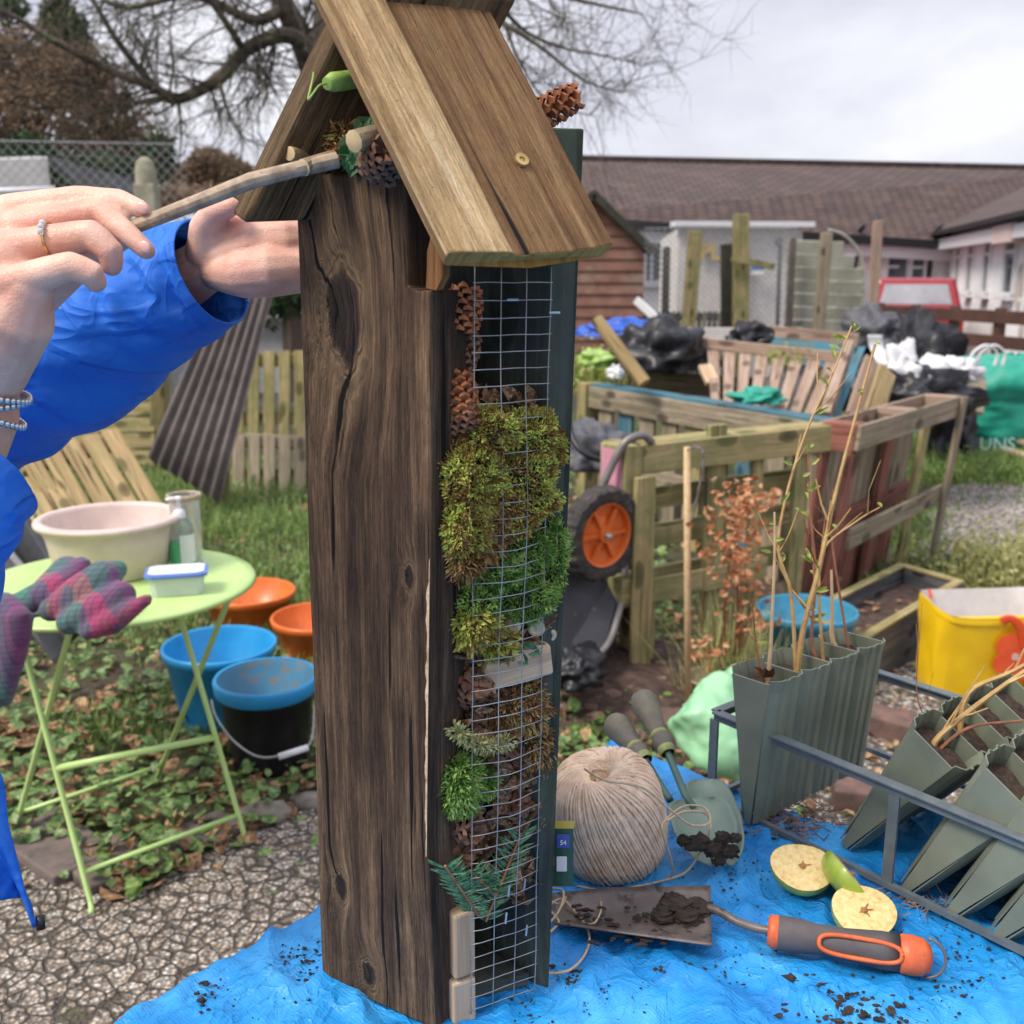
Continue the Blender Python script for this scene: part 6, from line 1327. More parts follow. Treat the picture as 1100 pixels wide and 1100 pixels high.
slatted('painted_board', 'narrow blue board standing right of the leaning slatted pallet', 'board', W(922, 372, 6.4), W(930, 372, 6.4), W(896, 462, 5.6), W(884, 462, 5.6), 1, 0, .03, 'pallet_blue', 0)
for a, b_, m_, l in (((938, 388, 5.5), (918, 450, 5.2), 'pallet_pink', 'pinkish upright board leaning against the far end of the red pallet'), ((953, 398, 5.4), (936, 452, 5.1), 'pallet_yellow', 'yellowish upright board leaning beside the pinkish one')):
    beam('wooden_board', l, W(*a), W(*b_), .025, .11, m_, 'board', up=(0, 1, 0))
crumple('bin_bag', 'bin_black', 'shiny black bin bag on top of the compost bay left of the pink slats', 'bin bag', W(708, 382, 6.3), .27, .3, .19, 11, nz=.25)
crumple('bin_bag', 'bin_black', 'small peaked black bag at the back of the compost bay', 'bin bag', W(805, 366, 6.9), .15, .15, .11, 14)
crumple('blue_bag', 'blue_cloth', 'bright blue plastic bag showing behind the shiny black bin bag', 'bag', W(672, 356, 7.2), .28, .2, .08, 17)
crumple('teal_sheet', 'bag_teal', 'crumpled teal plastic lying at the foot of the pink slats', 'plastic sheet', W(815, 428, 5.2), .12, .1, .05, 19)
plain('tin_white', (.6, .6, .6), (.45, .45, .47), 30, .4)
crumple('white_bag', 'sheet_white', 'small white plastic scrap by the foot of the round pole', 'plastic sheet', W(661, 402, 5.9), .045, .05, .05, 23)
beam('wooden_block', 'pale offcut of wood propped beside the leaning slats', W(757, 393, 5.9), W(766, 412, 5.8), .08, .03, 'pale_wood', 'wood offcut', up=(1, 0, 0))
clump('leafy_plant', 'yellow green leafy plant behind the wooden tower on the right', 'plant', W(636, 420, 6.6)*1.0, 90, .3, 'bud_green', .12, .02, .6, 260)
clump('leafy_plant', 'pale green nettle growing above the leaning slatted pallet', 'plant', W(843, 392, 6.0), 20, .14, 'bud_green', .06, .012, .6, 160)
crumple('cabbage', 'lichen' if False else 'stem_green', 'pale cabbage head among the leaves behind the wooden tower', 'cabbage', W(640, 388, 6.2), .1, .1, .07, 29)
# ---- heap of black and white plastic
crumple('plastic_heap', 'bin_black', 'large heap of shiny black plastic sheeting in front of the red car', 'plastic sheet', W(972, 390, 7.6), .36, .5, .32, 31, nz=.3, fold=.16)
crumple('plastic_heap', 'bin_black', 'black plastic sheeting sagging behind the red pallet', 'plastic sheet', W(975, 428, 6.4), .36, .3, .2, 33, nz=.3, fold=.16)
crumple('plastic_heap', 'sack_grey', 'grey black sheeting at the left end of the plastic heap', 'plastic sheet', W(935, 360, 7.6), .2, .3, .18, 35, nz=.3, fold=.16)
crumple('white_sheet', 'sheet_white', 'torn white plastic hanging down the left of the black heap', 'plastic sheet', W(965, 412, 6.35), .17, .12, .17, 37, nz=.6, fold=.2)
crumple('white_sheet', 'sheet_white', 'wide white plastic sheet over the right of the black heap', 'plastic sheet', W(1012, 405, 6.6), .2, .14, .11, 39, nz=.5, fold=.22)
mb = MB(); mb.grid(lambda u, v: W(932+16*u+14*v, 360+50*v, 6.5)+Vector((0, .03*math.sin(v*7), 0)), 4, 14); tag(mb.build('white_strip', MATS['sheet_white'], solid=.004, smooth=True), 'narrow white plastic strip running down the front of the black heap', 'plastic sheet')
# ---- teal garden bags
def gbag(c, w_, h, label, seed, txt=None):
    t = thing('garden_bag', label, 'garden bag', c, group='teal garden waste bags')
    mb = MB()
    def fn(u, v):
        a = 2*PI*u; x = math.copysign(abs(math.cos(a))**.7, math.cos(a)); y = math.copysign(abs(math.sin(a))**.7, math.sin(a)); q = Vector((math.cos(a), math.sin(a), v*2))
        r = .82+.16*math.sin(PI*min(1, v*1.05))+(.16 if v > .55 else 0)*math.sin((v-.55)/.45*PI)+.09*noise.noise(q*2.2+Vector((seed, 0, 0)))+.05*(.3-abs(noise.noise(q*5+Vector((seed, 3, 0)))))
        if v > .93: r *= max(.02, .85-(v-.93)*11)
        return c+Vector((x*w_/2*r, y*w_/2*r, v*h*(1+.06*noise.noise(Vector((x*1.5, y*1.5, seed))))))
    mb.grid(fn, 60, 40); mb.build('sack', MATS['bag_teal'], t, smooth=True)
    return t
gb_c = G(1088, 488)+Vector((.1, .35, 0)); gb = gbag(gb_c, .95, .78, 'teal garden waste bag with white loop handles at the right edge', 2)
mb = MB(); hx_ = W(1052, 385, 7.9)
for dx in (0, .06): mb.tube(spline([hx_+Vector((-.08+dx, 0, -.12)), hx_+Vector((-.06+dx, 0, .03)), hx_+Vector((.04+dx, 0, .10)), hx_+Vector((.13+dx, 0, .04)), hx_+Vector((.12+dx, 0, -.06))]), .018, 8, flat=.6)
mb.build('handles', MATS['sheet_white'], gb, smooth=True)
text('UNS', .13, W(1070, 477, 7.5)+Vector((0, -.02, 0)), Matrix.Rotation(-.12, 3, 'Z') @ Matrix.Rotation(PI/2, 3, 'X'), plain('print_pale', (.4, .62, .56), (.34, .55, .5), 30, .6), gb, 'lettering')
gbag(G(1020, 470)+Vector((.1, .5, 0)), .8, .72, 'teal garden waste bag squashed behind the one with white handles', 5)
mb = MB(); mb.bar(W(1036, 405, 7.1), W(1032, 440, 7.0), .3, .04, up=(1, 0, 0)); o = mb.build('weathered_board', MATS['pallet_grey'], bevel=.01); tag(o, 'small grey board standing against the teal garden bags', 'board')
crumple('bin_bag', 'bin_black', 'black bag slumped between the red pallet and the teal bag', 'bin bag', G(1036, 500)+Vector((0, .25, .16)), .16, .2, .3, 41)
for i, (a, b_) in enumerate((((1078, 482), (1110, 492)), ((1082, 470), (1112, 478)))): beam('wooden_offcut', ['yellow wood offcut lying nearest in front of the teal bag', 'yellow wood offcut behind the nearest one at the right edge'][i], G(*a, .12), G(*b_, .12), .03, .08, 'pale_wood', 'wood offcut')
# ================================================================== BUILDINGS
m, nt, b = newmat('roof_tiles'); v = mapping(nt, 'UV'); br = N(nt, 'ShaderNodeTexBrick'); br.offset = .5
br.inputs['Scale'].default_value = 1.0; br.inputs['Brick Width'].default_value = .22; br.inputs['Row Height'].default_value = .2; br.inputs['Mortar Size'].default_value = .026; br.inputs['Mortar Smooth'].default_value = .6
br.inputs['Color1'].default_value = (.105, .066, .056, 1); br.inputs['Color2'].default_value = (.06, .04, .036, 1); br.inputs['Mortar'].default_value = (.018, .013, .013, 1); br.inputs['Bias'].default_value = -.1
nt.links.new(v, br.inputs['Vector']); f = noi(nt, v, 1.3, 6, .7); c = mix(nt, ramp(nt, [(.5, 0), (.7, .4)], f), br.outputs['Color'], (.15, .105, .08))
nt.links.new(c, b.inputs['Base Color']); b.inputs['Roughness'].default_value = .85; bump(nt, b, br.outputs['Fac'], .03, -1.0); MATS['roof_tiles'] = m
plain('render_white', (.88, .88, .87), (.8, .8, .8), 3, .85, .004, dirt=((.5, .48, .46), 5, .62)); plain('peeled', (.42, .36, .31), (.55, .5, .47), 5, .9); plain('render_pink', (.58, .36, .33), (.6, .5, .48), 3, .9)
plain('gutter_black', (.02, .02, .023), (.015, .015, .017), 20, .4); plain('upvc', (.75, .75, .76), (.68, .68, .7), 20, .35); plain('window_glass', (.1, .12, .14), (.06, .075, .09), 2, .08, spec=.8)
e0, e1, r0, r1 = AY(596, 231, 18.0), AY(1002, 258, 19.6), AY(588, 171, 22.5), AY(1130, 182, 23.5)
bh = thing('school_building', 'long single storey white rendered building with a brown tiled roof across the background', 'building', Vector(((e0.x+e1.x)/2, 19, 0)))
def roofq(a, b_, c_, d_, nm, par, ext=0):
    mb = MB(); L1, L2 = (b_-a).length, (d_-a).length; th_ = Vector((0, 0, -.1)); n_ = len(mb.v); mb.v += [a, b_, c_, d_, a+th_, b_+th_, c_+th_, d_+th_]
    mb.face([0, 1, 2, 3], [(0, 0), (L1, 0), (L1, L2), (0, L2)]); mb.face([7, 6, 5, 4]); mb.face([0, 4, 5, 1]); mb.face([1, 5, 6, 2]); mb.face([2, 6, 7, 3]); mb.face([3, 7, 4, 0]); return mb.build(nm, MATS['roof_tiles'], par)
e1x = e0+(e1-e0)*1.35; roofq(e0, e1x, r1+(r1-r0)*.1, r0, 'roof', bh)
rb0, rb1 = r0+Vector((0, 4.5, -1.5)), r1+Vector((0, 4.5, -1.5)); roofq(rb1, rb0, r0+Vector((0, .02, 0)), r1+Vector((0, .02, 0)), 'roof', bh)
mb = MB(); mb.tube([r0+Vector((0, 0, .03)), r1+(r1-r0)*.1+Vector((0, 0, .03))], .07, 8); mb.build('ridge', MATS['roof_tiles'], bh)
wl0, wl1 = Vector((e0.x+.15, e0.y+.45, 0)), Vector((e1.x+.9, e1.y+.45, 0)); up_ = lambda p, z: Vector((p.x, p.y, z))
mb = MB(); k_ = Vector((0, .3, 0)); mb.hexa([wl0, wl1, wl1+k_, wl0+k_, up_(wl0, e0.z), up_(wl1, e1.z), up_(wl1, e1.z)+k_, up_(wl0, e0.z)+k_]); mb.build('wall', MATS['render_white'], bh)
mb = MB(); mb.hexa([wl0+Vector((0, .31, 0)), wl0+Vector((.3, .31, 0)), wl0+Vector((.3, 8, 0)), wl0+Vector((0, 8, 0)), up_(wl0, e0.z)+Vector((0, .31, 0)), up_(wl0, e0.z)+Vector((.3, .31, 0)), up_(wl0, e0.z)+Vector((.3, 8, 0)), up_(wl0, e0.z)+Vector((0, 8, 0))]); mb.build('wall', MATS['render_white'], bh)
mb = MB(); mb.bar(e0+Vector((0, -.06, -.08)), e1x+Vector((0, -.06, -.08)), .14, .12); mb.build('gutter', MATS['gutter_black'], bh)
mb = MB(); mb.bar(e0+Vector((0, .06, -.26)), e1x+Vector((0, .06, -.26)), .2, .05); mb.build('fascia', MATS['upvc'], bh)
def window(par, c, u, w_, h_, n=(0, -1, 0), panes=1, bars=1, sill=True):
    # c centre on the wall, u unit along the wall, n outward
    u = Vector(u).normalized(); n = Vector(n).normalized(); z = Vector((0, 0, 1)); f = None; mb = MB()
    for s_ in (-1, 1): mb.bar(c+u*s_*(w_/2)-z*h_/2+n*.02, c+u*s_*(w_/2)+z*h_/2+n*.02, .06, .06, up=n)
    for s_ in (-1, 1): mb.bar(c+z*s_*h_/2-u*(w_/2-.03)+n*.02, c+z*s_*h_/2+u*(w_/2-.03)+n*.02, .06, .055, up=n)
    for k in range(1, panes): x = (k/panes-.5)*w_; mb.bar(c+u*x-z*(h_/2-.03)+n*.02, c+u*x+z*(h_/2-.03)+n*.02, .05, .05, up=n)
    if bars: mb.bar(c+z*h_*.2-u*(w_/2-.03)+n*.018, c+z*h_*.2+u*(w_/2-.03)+n*.018, .045, .045, up=n)
    f = mb.build('window', MATS['upvc'], par); OLOC[f.name] = OLOC[par.name]
    mb = MB(); mb.bar(c-z*h_/2+n*.012, c+z*h_/2+n*.012, .012, w_-.04, up=n); mb.build('pane', MATS['window_glass'], f)
    if sill: mb = MB(); mb.bar(c-z*(h_/2+.06)-u*(w_/2+.05)+n*.05, c-z*(h_/2+.06)+u*(w_/2+.05)+n*.05, .05, .12); mb.build('sill', MATS['upvc'], f)
def onwall(px, py):
    d_ = (AY(px, py, 10)-camo.location); n_ = (wl1-wl0).cross(Vector((0, 0, 1))); t_ = (wl0-camo.location).dot(n_)/d_.dot(n_); return camo.location+d_*t_
uw = (wl1-wl0).normalized()
window(bh, onwall(958, 300), uw, .55, 1.15, panes=1); window(bh, onwall(984, 300), uw, .3, 1.1, panes=1)
window(bh, onwall(905, 300), uw, .5, 1.15); window(bh, onwall(700, 275), uw, 1.1, .9, panes=2); window(bh, onwall(870, 285), uw, .5, 1.0)
for px in (916, 996):
    p = onwall(px, 300); mb = MB(); mb.tube([up_(p, 0)+Vector((0, -.08, 0)), up_(p, 2.2)+Vector((0, -.08, 0)), up_(p, 2.35)+Vector((0, -.4, 0))], .045, 8); mb.build('downpipe', MATS['gutter_black'], bh, smooth=True)
# wing on the right
wA, wB = Vector((8.25, 19.9, 0)), Vector((5.9, 9.0, 0)); ww = thing('side_wing', 'white rendered side wing with narrow windows running towards the camera on the right', 'building', (wA+wB)/2)
uu = (wB-wA).normalized(); no = Vector((uu.y, -uu.x, 0)); no = no if no.x < 0 else -no; ez = 2.27
mb = MB(); mb.hexa([wA, wB, wB-no*.3, wA-no*.3]+[up_(q, ez) for q in (wA, wB, wB-no*.3, wA-no*.3)]); mb.build('wall', MATS['render_white'], ww)
mb = MB(); mb.hexa([wB-no*.31, wB-no*6, wB-no*6-uu*.3, wB-no*.31-uu*.3]+[up_(q, ez) for q in (wB-no*.31, wB-no*6, wB-no*6-uu*.3, wB-no*.31-uu*.3)]); mb.build('wall', MATS['render_white'], ww)
ea, eb = up_(wA+no*.35, ez), up_(wB+no*.35, ez); ra_, rb_ = up_(wA-no*3.2, ez+1.75), up_(wB-no*3.2, ez+1.75)
roofq(eb, ea-uu*1.0, ra_-uu*1.2, rb_, 'roof', ww); roofq(ra_-uu*1.2+Vector((.02, 0, 0)), rb_+Vector((.02, 0, 0)), rb_-no*3.3-Vector((0, 0, 1.75)), ra_-no*3.3-Vector((0, 0, 1.75)), 'roof', ww)
mb = MB(); mb.bar(ea+Vector((0, 0, -.05)), eb+Vector((0, 0, -.05)), .06, .1); mb.build('gutter', MATS['gutter_black'], ww)
mb = MB(); mb.bar(ea-no*.2+Vector((0, 0, -.24)), eb-no*.2+Vector((0, 0, -.24)), .18, .28); mb.build('fascia', MATS['upvc'], ww); pa, pb = ea.lerp(eb, .42), ea.lerp(eb, .52); mb = MB(); mb.bar(pa-no*.19+Vector((0, 0, -.25)), pb-no*.19+Vector((0, 0, -.25)), .24, .29); mb.build('fascia_patch', MATS['render_pink'], ww)
for Y_ in (18.9, 17.9, 16.7, 15.3, 14.0, 12.4):
    c_ = wA.lerp(wB, (19.9-Y_)/10.9); c_ = up_(c_, 1.62)+no*.002; window(ww, c_, uu, .62 if Y_ < 16 else .4, .86, n=no)
mb = MB()
for (Y_, z_, s_) in ((14.75, 1.25, .32), (14.4, .7, .2), (16.0, .55, .2), (13.3, 1.0, .4)):
    c_ = up_(wA.lerp(wB, (19.9-Y_)/10.9), z_)+no*.004; mb2 = MB(); mb2.disc([c_+uu*math.cos(a)*s_*.7*(1+.4*noise.noise(Vector((math.cos(a)*2, math.sin(a)*2, Y_))))+Vector((0, 0, math.sin(a)*s_*(1+.5*noise.noise(Vector((math.cos(a)*2, math.sin(a)*2, Y_+4)))))) for a in [2*PI*k/24 for k in range(24)]]); mb2.build('peeled_patch', MATS['peeled'], ww)
# ---- white outhouse panels, sign, picket behind the chain link fence
op_ = thing('play_shed', 'white painted shed front with faded yellow letters behind the chain link fence', 'shed', Vector((3.3, 15.3, 0)))
mb = MB(); a, b_ = AY(727, 320, 15), AY(858, 320, 15.2); mb.hexa([up_(a, 0), up_(b_, 0), up_(b_, 0)+Vector((0, 1.8, 0)), up_(a, 0)+Vector((0, 1.8, 0)), up_(a, 2.12), up_(b_, 2.12), up_(b_, 2.0)+Vector((0, 1.8, 0)), up_(a, 2.0)+Vector((0, 1.8, 0))]); mb.build('wall', MATS['bag_lining'], op_)
mb = MB(); mb.bar(up_(a, 2.16)+Vector((-.1, -.05, 0)), up_(b_, 2.16)+Vector((.1, -.05, 0)), .07, .3); mb.build('roof_edge', MATS['upvc'], op_)
sg = text('PL', .3, AY(763, 271, 14.96), Matrix.Rotation(.015, 3, 'Z') @ Matrix.Rotation(PI/2, 3, 'X'), plain('sign_yellow', (.62, .43, .12), (.5, .36, .12), 9, .7), op_, 'lettering', .01, .012)
mb = MB(); p = AY(814, 286, 14.96); mb.box(p, (.17, .02, .1)); mb.build('sign_panel', plain('sign_blue', (.06, .16, .5), (.05, .13, .4), 20, .5), op_); mb = MB(); mb.box(p+Vector((0, 0, -.09)), (.17, .02, .06)); mb.build('sign_panel', MATS['label_white'], op_)
mb = MB(); p = AY(797, 300, 14.98); mb.box(up_(p, 1.0), (.12, .03, 2.0)); mb.build('door_edge', MATS['pallet_green'], op_)
plain('picket_dark', (.06, .055, .04), (.035, .035, .025), 10, .85)
pk = thing('picket_fence', 'low dark picket fence in front of the white painted shed', 'fence', G(735, 395)); 
for k in range(17):
    p = AY(690+k*5.6, 330, 13.2); mb = MB(); mb.box(up_(p, .5), (.045, .025, 1.0)); mb.build('picket', MATS['picket_dark' if k % 3 else 'pallet_grey'], pk)
for z_ in (.35, .93): mb = MB(); mb.bar(up_(AY(686, 330, 13.24), z_), up_(AY(784, 330, 13.24), z_), .09, .03); mb.build('rail', MATS['picket_dark'], pk)
beam('raised_bed_edge', 'long cream coloured timber edge below the chain link fence', AY(690, 362, 11.4), AY(860, 362, 11.4), .2, .09, 'bag_lining', 'timber edge')
beam('raised_bed_edge', 'second cream timber edge just in front of the first, behind the black bin bag', AY(735, 374, 10.2), AY(840, 376, 10.2), .12, .09, 'pallet_grey', 'timber edge')
# ---- posts
pg = 'weathered posts of the back fence'
for i, (x0, y0, x1, y1, D, w_, m__, l) in enumerate(((747, 248, 735, 392, 11.9, .15, 'pallet_green', 'thick leaning fence post, the pale one left of the yellow letters'), (796, 230, 797, 385, 12, .17, 'pallet_green', 'tallest fence post with a short side arm'), (782, 262, 785, 385, 12.2, .16, 'picket_dark', 'dark broad post just left of the tallest post'),
     (852, 255, 846, 390, 12, .07, 'corrugated', 'thin dark post at the left end of the curved board panel'), (888, 250, 876, 388, 11.7, .12, 'pallet_grey', 'grey post nailed in front of the curved board panel'), (943, 237, 936, 385, 11.7, .1, 'pallet_pink', 'brown post right of the curved board panel beside the red car'), (716, 265, 714, 390, 13.0, .09, 'picket_dark', 'mossy dark post nearest to the reddish shed'))):
    a, b_ = AY(x1, y1, D), AY(x0, y0, D); a.z = 0; mb = MB(); mb.bar(a, b_, w_, w_*.8, up=(1, 0, 0)); tag(mb.build('fence_post', MATS[m__], bevel=.012), l, 'post', pg)
beam('cross_timber', 'short horizontal timber nailed across the tallest fence post', AY(786, 277, 11.85), AY(832, 287, 11.8), .07, .05, 'pallet_green', 'timber')
mb = MB(); mb.tube([AY(835, 350, 12.6), AY(838, 262, 12.6)], .025, 6); mb.box(AY(836, 260, 12.6), (.08, .05, .1)); tag(mb.build('lamp_pole', MATS['frame_grey']), 'thin grey metal pole in front of the white shed door', 'pole')
beam('white_plank', 'white painted plank leaning low beside the reddish shed', AY(683, 322, 10.8), AY(716, 352, 10.6), .08, .04, 'upvc', 'plank')
# curved board panel
plain('board_pale', (.43, .42, .36), (.32, .32, .26), 5, .8, .001, dirt=((.2, .22, .12), 4, .55))
bpn = thing('timber_screen', 'pale grey horizontal board panel with a curved top leaning on the posts', 'fence panel', AY(885, 380, 12))
for k in range(7):
    y0_, y1_ = 258+k*14.2, 258+(k+1)*14.2-1.2; xr = 926 if k > 1 else (906, 918)[k]; xl = 846-k*.6
    a = AY(xl, (y0_+y1_)/2, 12.2); b_ = AY(xr, (y0_+y1_)/2+2, 12.0); mb = MB(); mb.bar(a, b_, (y1_-y0_)*12/1100, .03+.004*(k % 2), up=(0, -.25, 1)); mb.build('board', MATS['board_pale'], bpn, bevel=.004)
mb = MB(); P = [AY(x, y, 12.0) for x, y in ((890, 247), (905, 252), (918, 264), (926, 280), (928, 300), (924, 350))]; mb.tube(spline(P), .035, 6, flat=.5); mb.build('edge_strip', MATS['board_pale'], bpn, smooth=True)
# ---- reddish shed
plain('clap_red', (.33, .17, .12), (.22, .105, .075), 5, .8, .001, dirt=((.3, .22, .17), 3, .55))
sD = 12.6; P = lambda x, y: AY(x, y, sD); ap, ev, ba = P(637, 214), P(688, 268), P(688, 420); ba.z = 0; cxs = ap.x; hw = ba.x-cxs
sh = thing('garden_shed', 'small reddish brown clapboard shed with a felt roof right behind the wooden tower', 'shed', Vector((cxs, sD+1, 0)))
mb = MB(); nb = 17
for k in range(nb):
    z0, z1 = ap.z*k/nb, ap.z*(k+1)/nb; 
    def hwz(z): return hw if z < ev.z else max(.01, hw*(ap.z-z)/(ap.z-ev.z))
    mb.hexa([(cxs-hwz(z0), sD-.03, z0), (cxs+hwz(z0), sD-.03, z0), (cxs+hwz(z0), sD+.02, z0), (cxs-hwz(z0), sD+.02, z0), (cxs-hwz(z1), sD-.005, z1), (cxs+hwz(z1), sD-.005, z1), (cxs+hwz(z1), sD+.02, z1), (cxs-hwz(z1), sD+.02, z1)])
mb.build('front_wall', MATS['clap_red'], sh)
mb = MB(); mb.box((cxs, sD+1.02, ev.z/2), (hw*2-.02, 1.96, ev.z)); mb.build('body', MATS['clap_red'], sh)
for s_ in (-1, 1):
    mb = MB(); a = Vector((cxs, sD-.12, ap.z+.05)); b_ = Vector((cxs+s_*(hw+.09), sD-.12, ev.z-.03)); k_ = Vector((0, 2.2, 0)); t_ = Vector((0, 0, .05)); mb.hexa([a, b_, b_+k_, a+k_, a+t_, b_+t_, b_+k_+t_, a+k_+t_]); mb.build('roof', MATS['gutter_black'] if False else plain('felt', (.06, .065, .07), (.035, .04, .045), 20, .9), sh)
    mb = MB(); mb.bar(a+Vector((0, -.02, .0)), b_+Vector((0, -.02, 0)), .09, .02); mb.build('bargeboard', MATS['picket_dark'], sh)
# ---- chain link fences
def chainlink(name, label, A, B, z0, z1, step, r, zig=True):
    mb = MB(); u = (B-A); L = u.length; u.normalize(); H_ = z1-z0; n_ = int(L/step)+int(H_/step)
    for s_ in (-1, 1):
        for k in range(-int(H_/step), int(L/step)+1):
            a0 = k*step; pts = []
            # diagonal clipped to the panel
            t0, t1 = 0, H_
            x0, x1 = (a0, a0+H_) if s_ > 0 else (a0+H_, a0)
            def at_(t): return x0+(x1-x0)*t/H_
            ts = [t for t in (0, H_)]
            lo, hi = 0, H_
            if s_ > 0: lo = max(0, -a0); hi = min(H_, L-a0)
            else: hi = min(H_, a0+H_); lo = max(0, a0+H_-L)
            if hi <= lo: continue
            mb.tube([A+u*at_(lo)+Vector((0, 0, z0+lo)), A+u*at_(hi)+Vector((0, 0, z0+hi))], r, 3, caps=False)
    for z in (z0, z1): mb.tube([up_(A, z), up_(B, z)], r*1.6, 4)
    return tag(mb.build(name, MATS['wire']), label, 'fence')
chainlink('chain_link_fence', 'grey chain link fence in front of the brown bush at the top left', Vector((-5.4, 8.2, 0)), Vector((-2.6, 8.6, 0)), .5, 2.45, .085, .0028)
chainlink('chain_link_fence', 'fine wire mesh fence between the posts in front of the white shed', AY(690, 350, 12.4), AY(850, 350, 12.3), .0, 1.25, .06, .0018) if False else chainlink('chain_link_fence', 'fine wire mesh fence between the posts in front of the white shed', up_(AY(690, 350, 12.4), 0), up_(AY(850, 350, 12.3), 0), .75, 1.98, .07, .0036)
plain('concrete', (.36, .33, .25), (.24, .23, .16), 9, .9, .002)
mb = MB(); p = AY(165, 300, 8.1); mb.box((p.x, p.y, 1.05), (.16, .14, 2.1)); mb.lathe([(.08, 2.1), (.078, 2.2), (.06, 2.27), (.02, 2.3), (0, 2.3)], 20, (p.x, p.y, 0), sy=.85); tag(mb.build('fence_post', MATS['concrete'], bevel=.01), 'round topped concrete fence post behind the raised hands', 'post')
mb = MB(); q = AY(165, 178, 8.1)
mb2 = MB(); mb2.tube([AY(-40, 207, 7.2), AY(58, 203, 7.4), AY(60, 240, 7.4)], .022, 8); tag(mb2.build('white_pipe', MATS['upvc'], smooth=True), 'white metal tube frame behind the left hand', 'tube frame')
mb = MB(); mb.hexa([AY(-60, 230, 11)+Vector((0, 0, -1.2)), AY(60, 235, 11)+Vector((0, 0, -1.2)), AY(60, 235, 13)+Vector((0, 0, -1.2)), AY(-60, 235, 13)+Vector((0, 0, -1.2)), AY(-60, 172, 11), AY(52, 168, 11), AY(30, 168, 13), AY(-60, 172, 13)]); tag(mb.build('low_shed', MATS['far_wall'], bevel=.02), 'low pale roofed shed at the far left under the brown bush', 'shed')
mb = MB(); a, b_ = AY(52, 168, 10.9), AY(90, 205, 10.9); k_ = Vector((0, 2.2, 0)); mb.hexa([a+Vector((0, 0, -.06)), b_+Vector((0, 0, -.06)), b_+k_+Vector((0, 0, -.06)), a+k_+Vector((0, 0, -.06)), a, b_, b_+k_, a+k_]); tag(mb.build('felt_roof', MATS['felt']), 'sloping dark felt roof beside the low pale shed', 'roof')
# ---- ranch rail fence
rf = thing('rail_fence', 'brown painted three rail fence in front of the white side wing', 'fence', Vector((3.9, 9.5, 0)))
plain('fence_brown', (.1, .045, .032), (.065, .03, .024), 6, .6)
f0, f1 = AY(940, 330, 12.8), AY(1135, 350, 9.7); f0.z = f1.z = 0
for z_ in (1.03, .78, .52): mb = MB(); mb.bar(up_(f0, z_), up_(f1, z_), .13, .035); mb.build('rail', MATS['fence_brown'], rf, bevel=.004)
for k in range(5): p = f0.lerp(f1, k/4.2+.02); mb = MB(); mb.bar(p+Vector((.05, .06, 0)), up_(p, 1.12)+Vector((.05, .06, 0)), .09, .09, up=(1, 0, 0)); mb.build('post', MATS['fence_brown'], rf, bevel=.006)
# ---- red car
plain('car_red', (.34, .018, .026), (.26, .012, .018), 3, .22, coat=.6); plain('car_glass', (.25, .25, .27), (.38, .37, .4), 2, .25, spec=.5); plain('plate_yellow', (.7, .42, .04), (.62, .36, .03), 20, .4); plain('lamp_red', (.4, .02, .02), (.3, .015, .015), 20, .25); plain('tyre_plain', (.02, .02, .02), (.015, .015, .015), 20, .8)
car = thing('parked_car', 'boxy red car seen from behind, parked between the white building and the plastic heap', 'car', (6.12, 15.8, 0), (0, 0, math.radians(-16)))
def cbx(nm, pts, m__, bev=.05): mb = MB(); mb.hexa(pts); return mb.build(nm, MATS[m__], car, bevel=bev, bseg=3, world=False, smooth=False)
W2 = .70
cbx('body', [(-W2, 0, .28), (W2, 0, .28), (W2, 3.5, .28), (-W2, 3.5, .28), (-W2, .03, .92), (W2, .03, .92), (W2, 3.45, .84), (-W2, 3.45, .84)], 'car_red', .07)
cbx('cabin', [(-W2+.02, .08, .9), (W2-.02, .08, .9), (W2-.04, 2.6, .88), (-W2+.04, 2.6, .88), (-W2+.14, .36, 1.42), (W2-.14, .36, 1.42), (W2-.14, 1.9, 1.44), (-W2+.14, 1.9, 1.44)], 'car_red', .05)
def quadp(nm, pts, m__, off): 
    mb = MB(); mb.hexa([Vector(q) for q in pts]+[Vector(q)+Vector(off) for q in pts]); return mb.build(nm, MATS[m__], car, bevel=.006, world=False)
quadp('rear_window', [(-W2+.18, .165, 1.02), (W2-.18, .165, 1.02), (W2-.25, .315, 1.32), (-W2+.25, .315, 1.32)], 'car_glass', (0, -.02, .01))
for s_ in (-1, 1):
    quadp('side_window', [(s_*(W2-.035), .5, .97), (s_*(W2-.04), 1.3, .97), (s_*(W2-.125), 1.3, 1.35), (s_*(W2-.125), .55, 1.35)], 'car_glass', (s_*.015, 0, 0))
    quadp('side_window', [(s_*(W2-.04), 1.38, .97), (s_*(W2-.045), 2.3, .97), (s_*(W2-.125), 1.85, 1.35), (s_*(W2-.125), 1.38, 1.35)], 'car_glass', (s_*.015, 0, 0))
    mb = MB(); mb.box((s_*(W2-.1), -.005, .72), (.14, .04, .26)); mb.build('tail_light', MATS['lamp_red'], car, bevel=.01, world=False)
    for y_ in (.6, 2.85):
        mb = MB(); mb.lathe([(0, -.09), (.2, -.09), (.27, -.08), (.29, -.04), (.29, .04), (.27, .08), (.2, .09), (0, .09)], 28, (s_*(W2-.08), y_, .29), Matrix.Rotation(PI/2, 3, 'Y')); wh = mb.build('wheel', MATS['tyre_plain'], car, world=False, smooth=True)
mb = MB(); mb.box((0, -.035, .40), (1.36, .1, .16)); mb.build('bumper', MATS['gutter_black'], car, bevel=.02, world=False)
mb = MB(); mb.box((0, -.012, .62), (.48, .02, .11)); mb.build('number_plate', MATS['plate_yellow'], car, world=False)
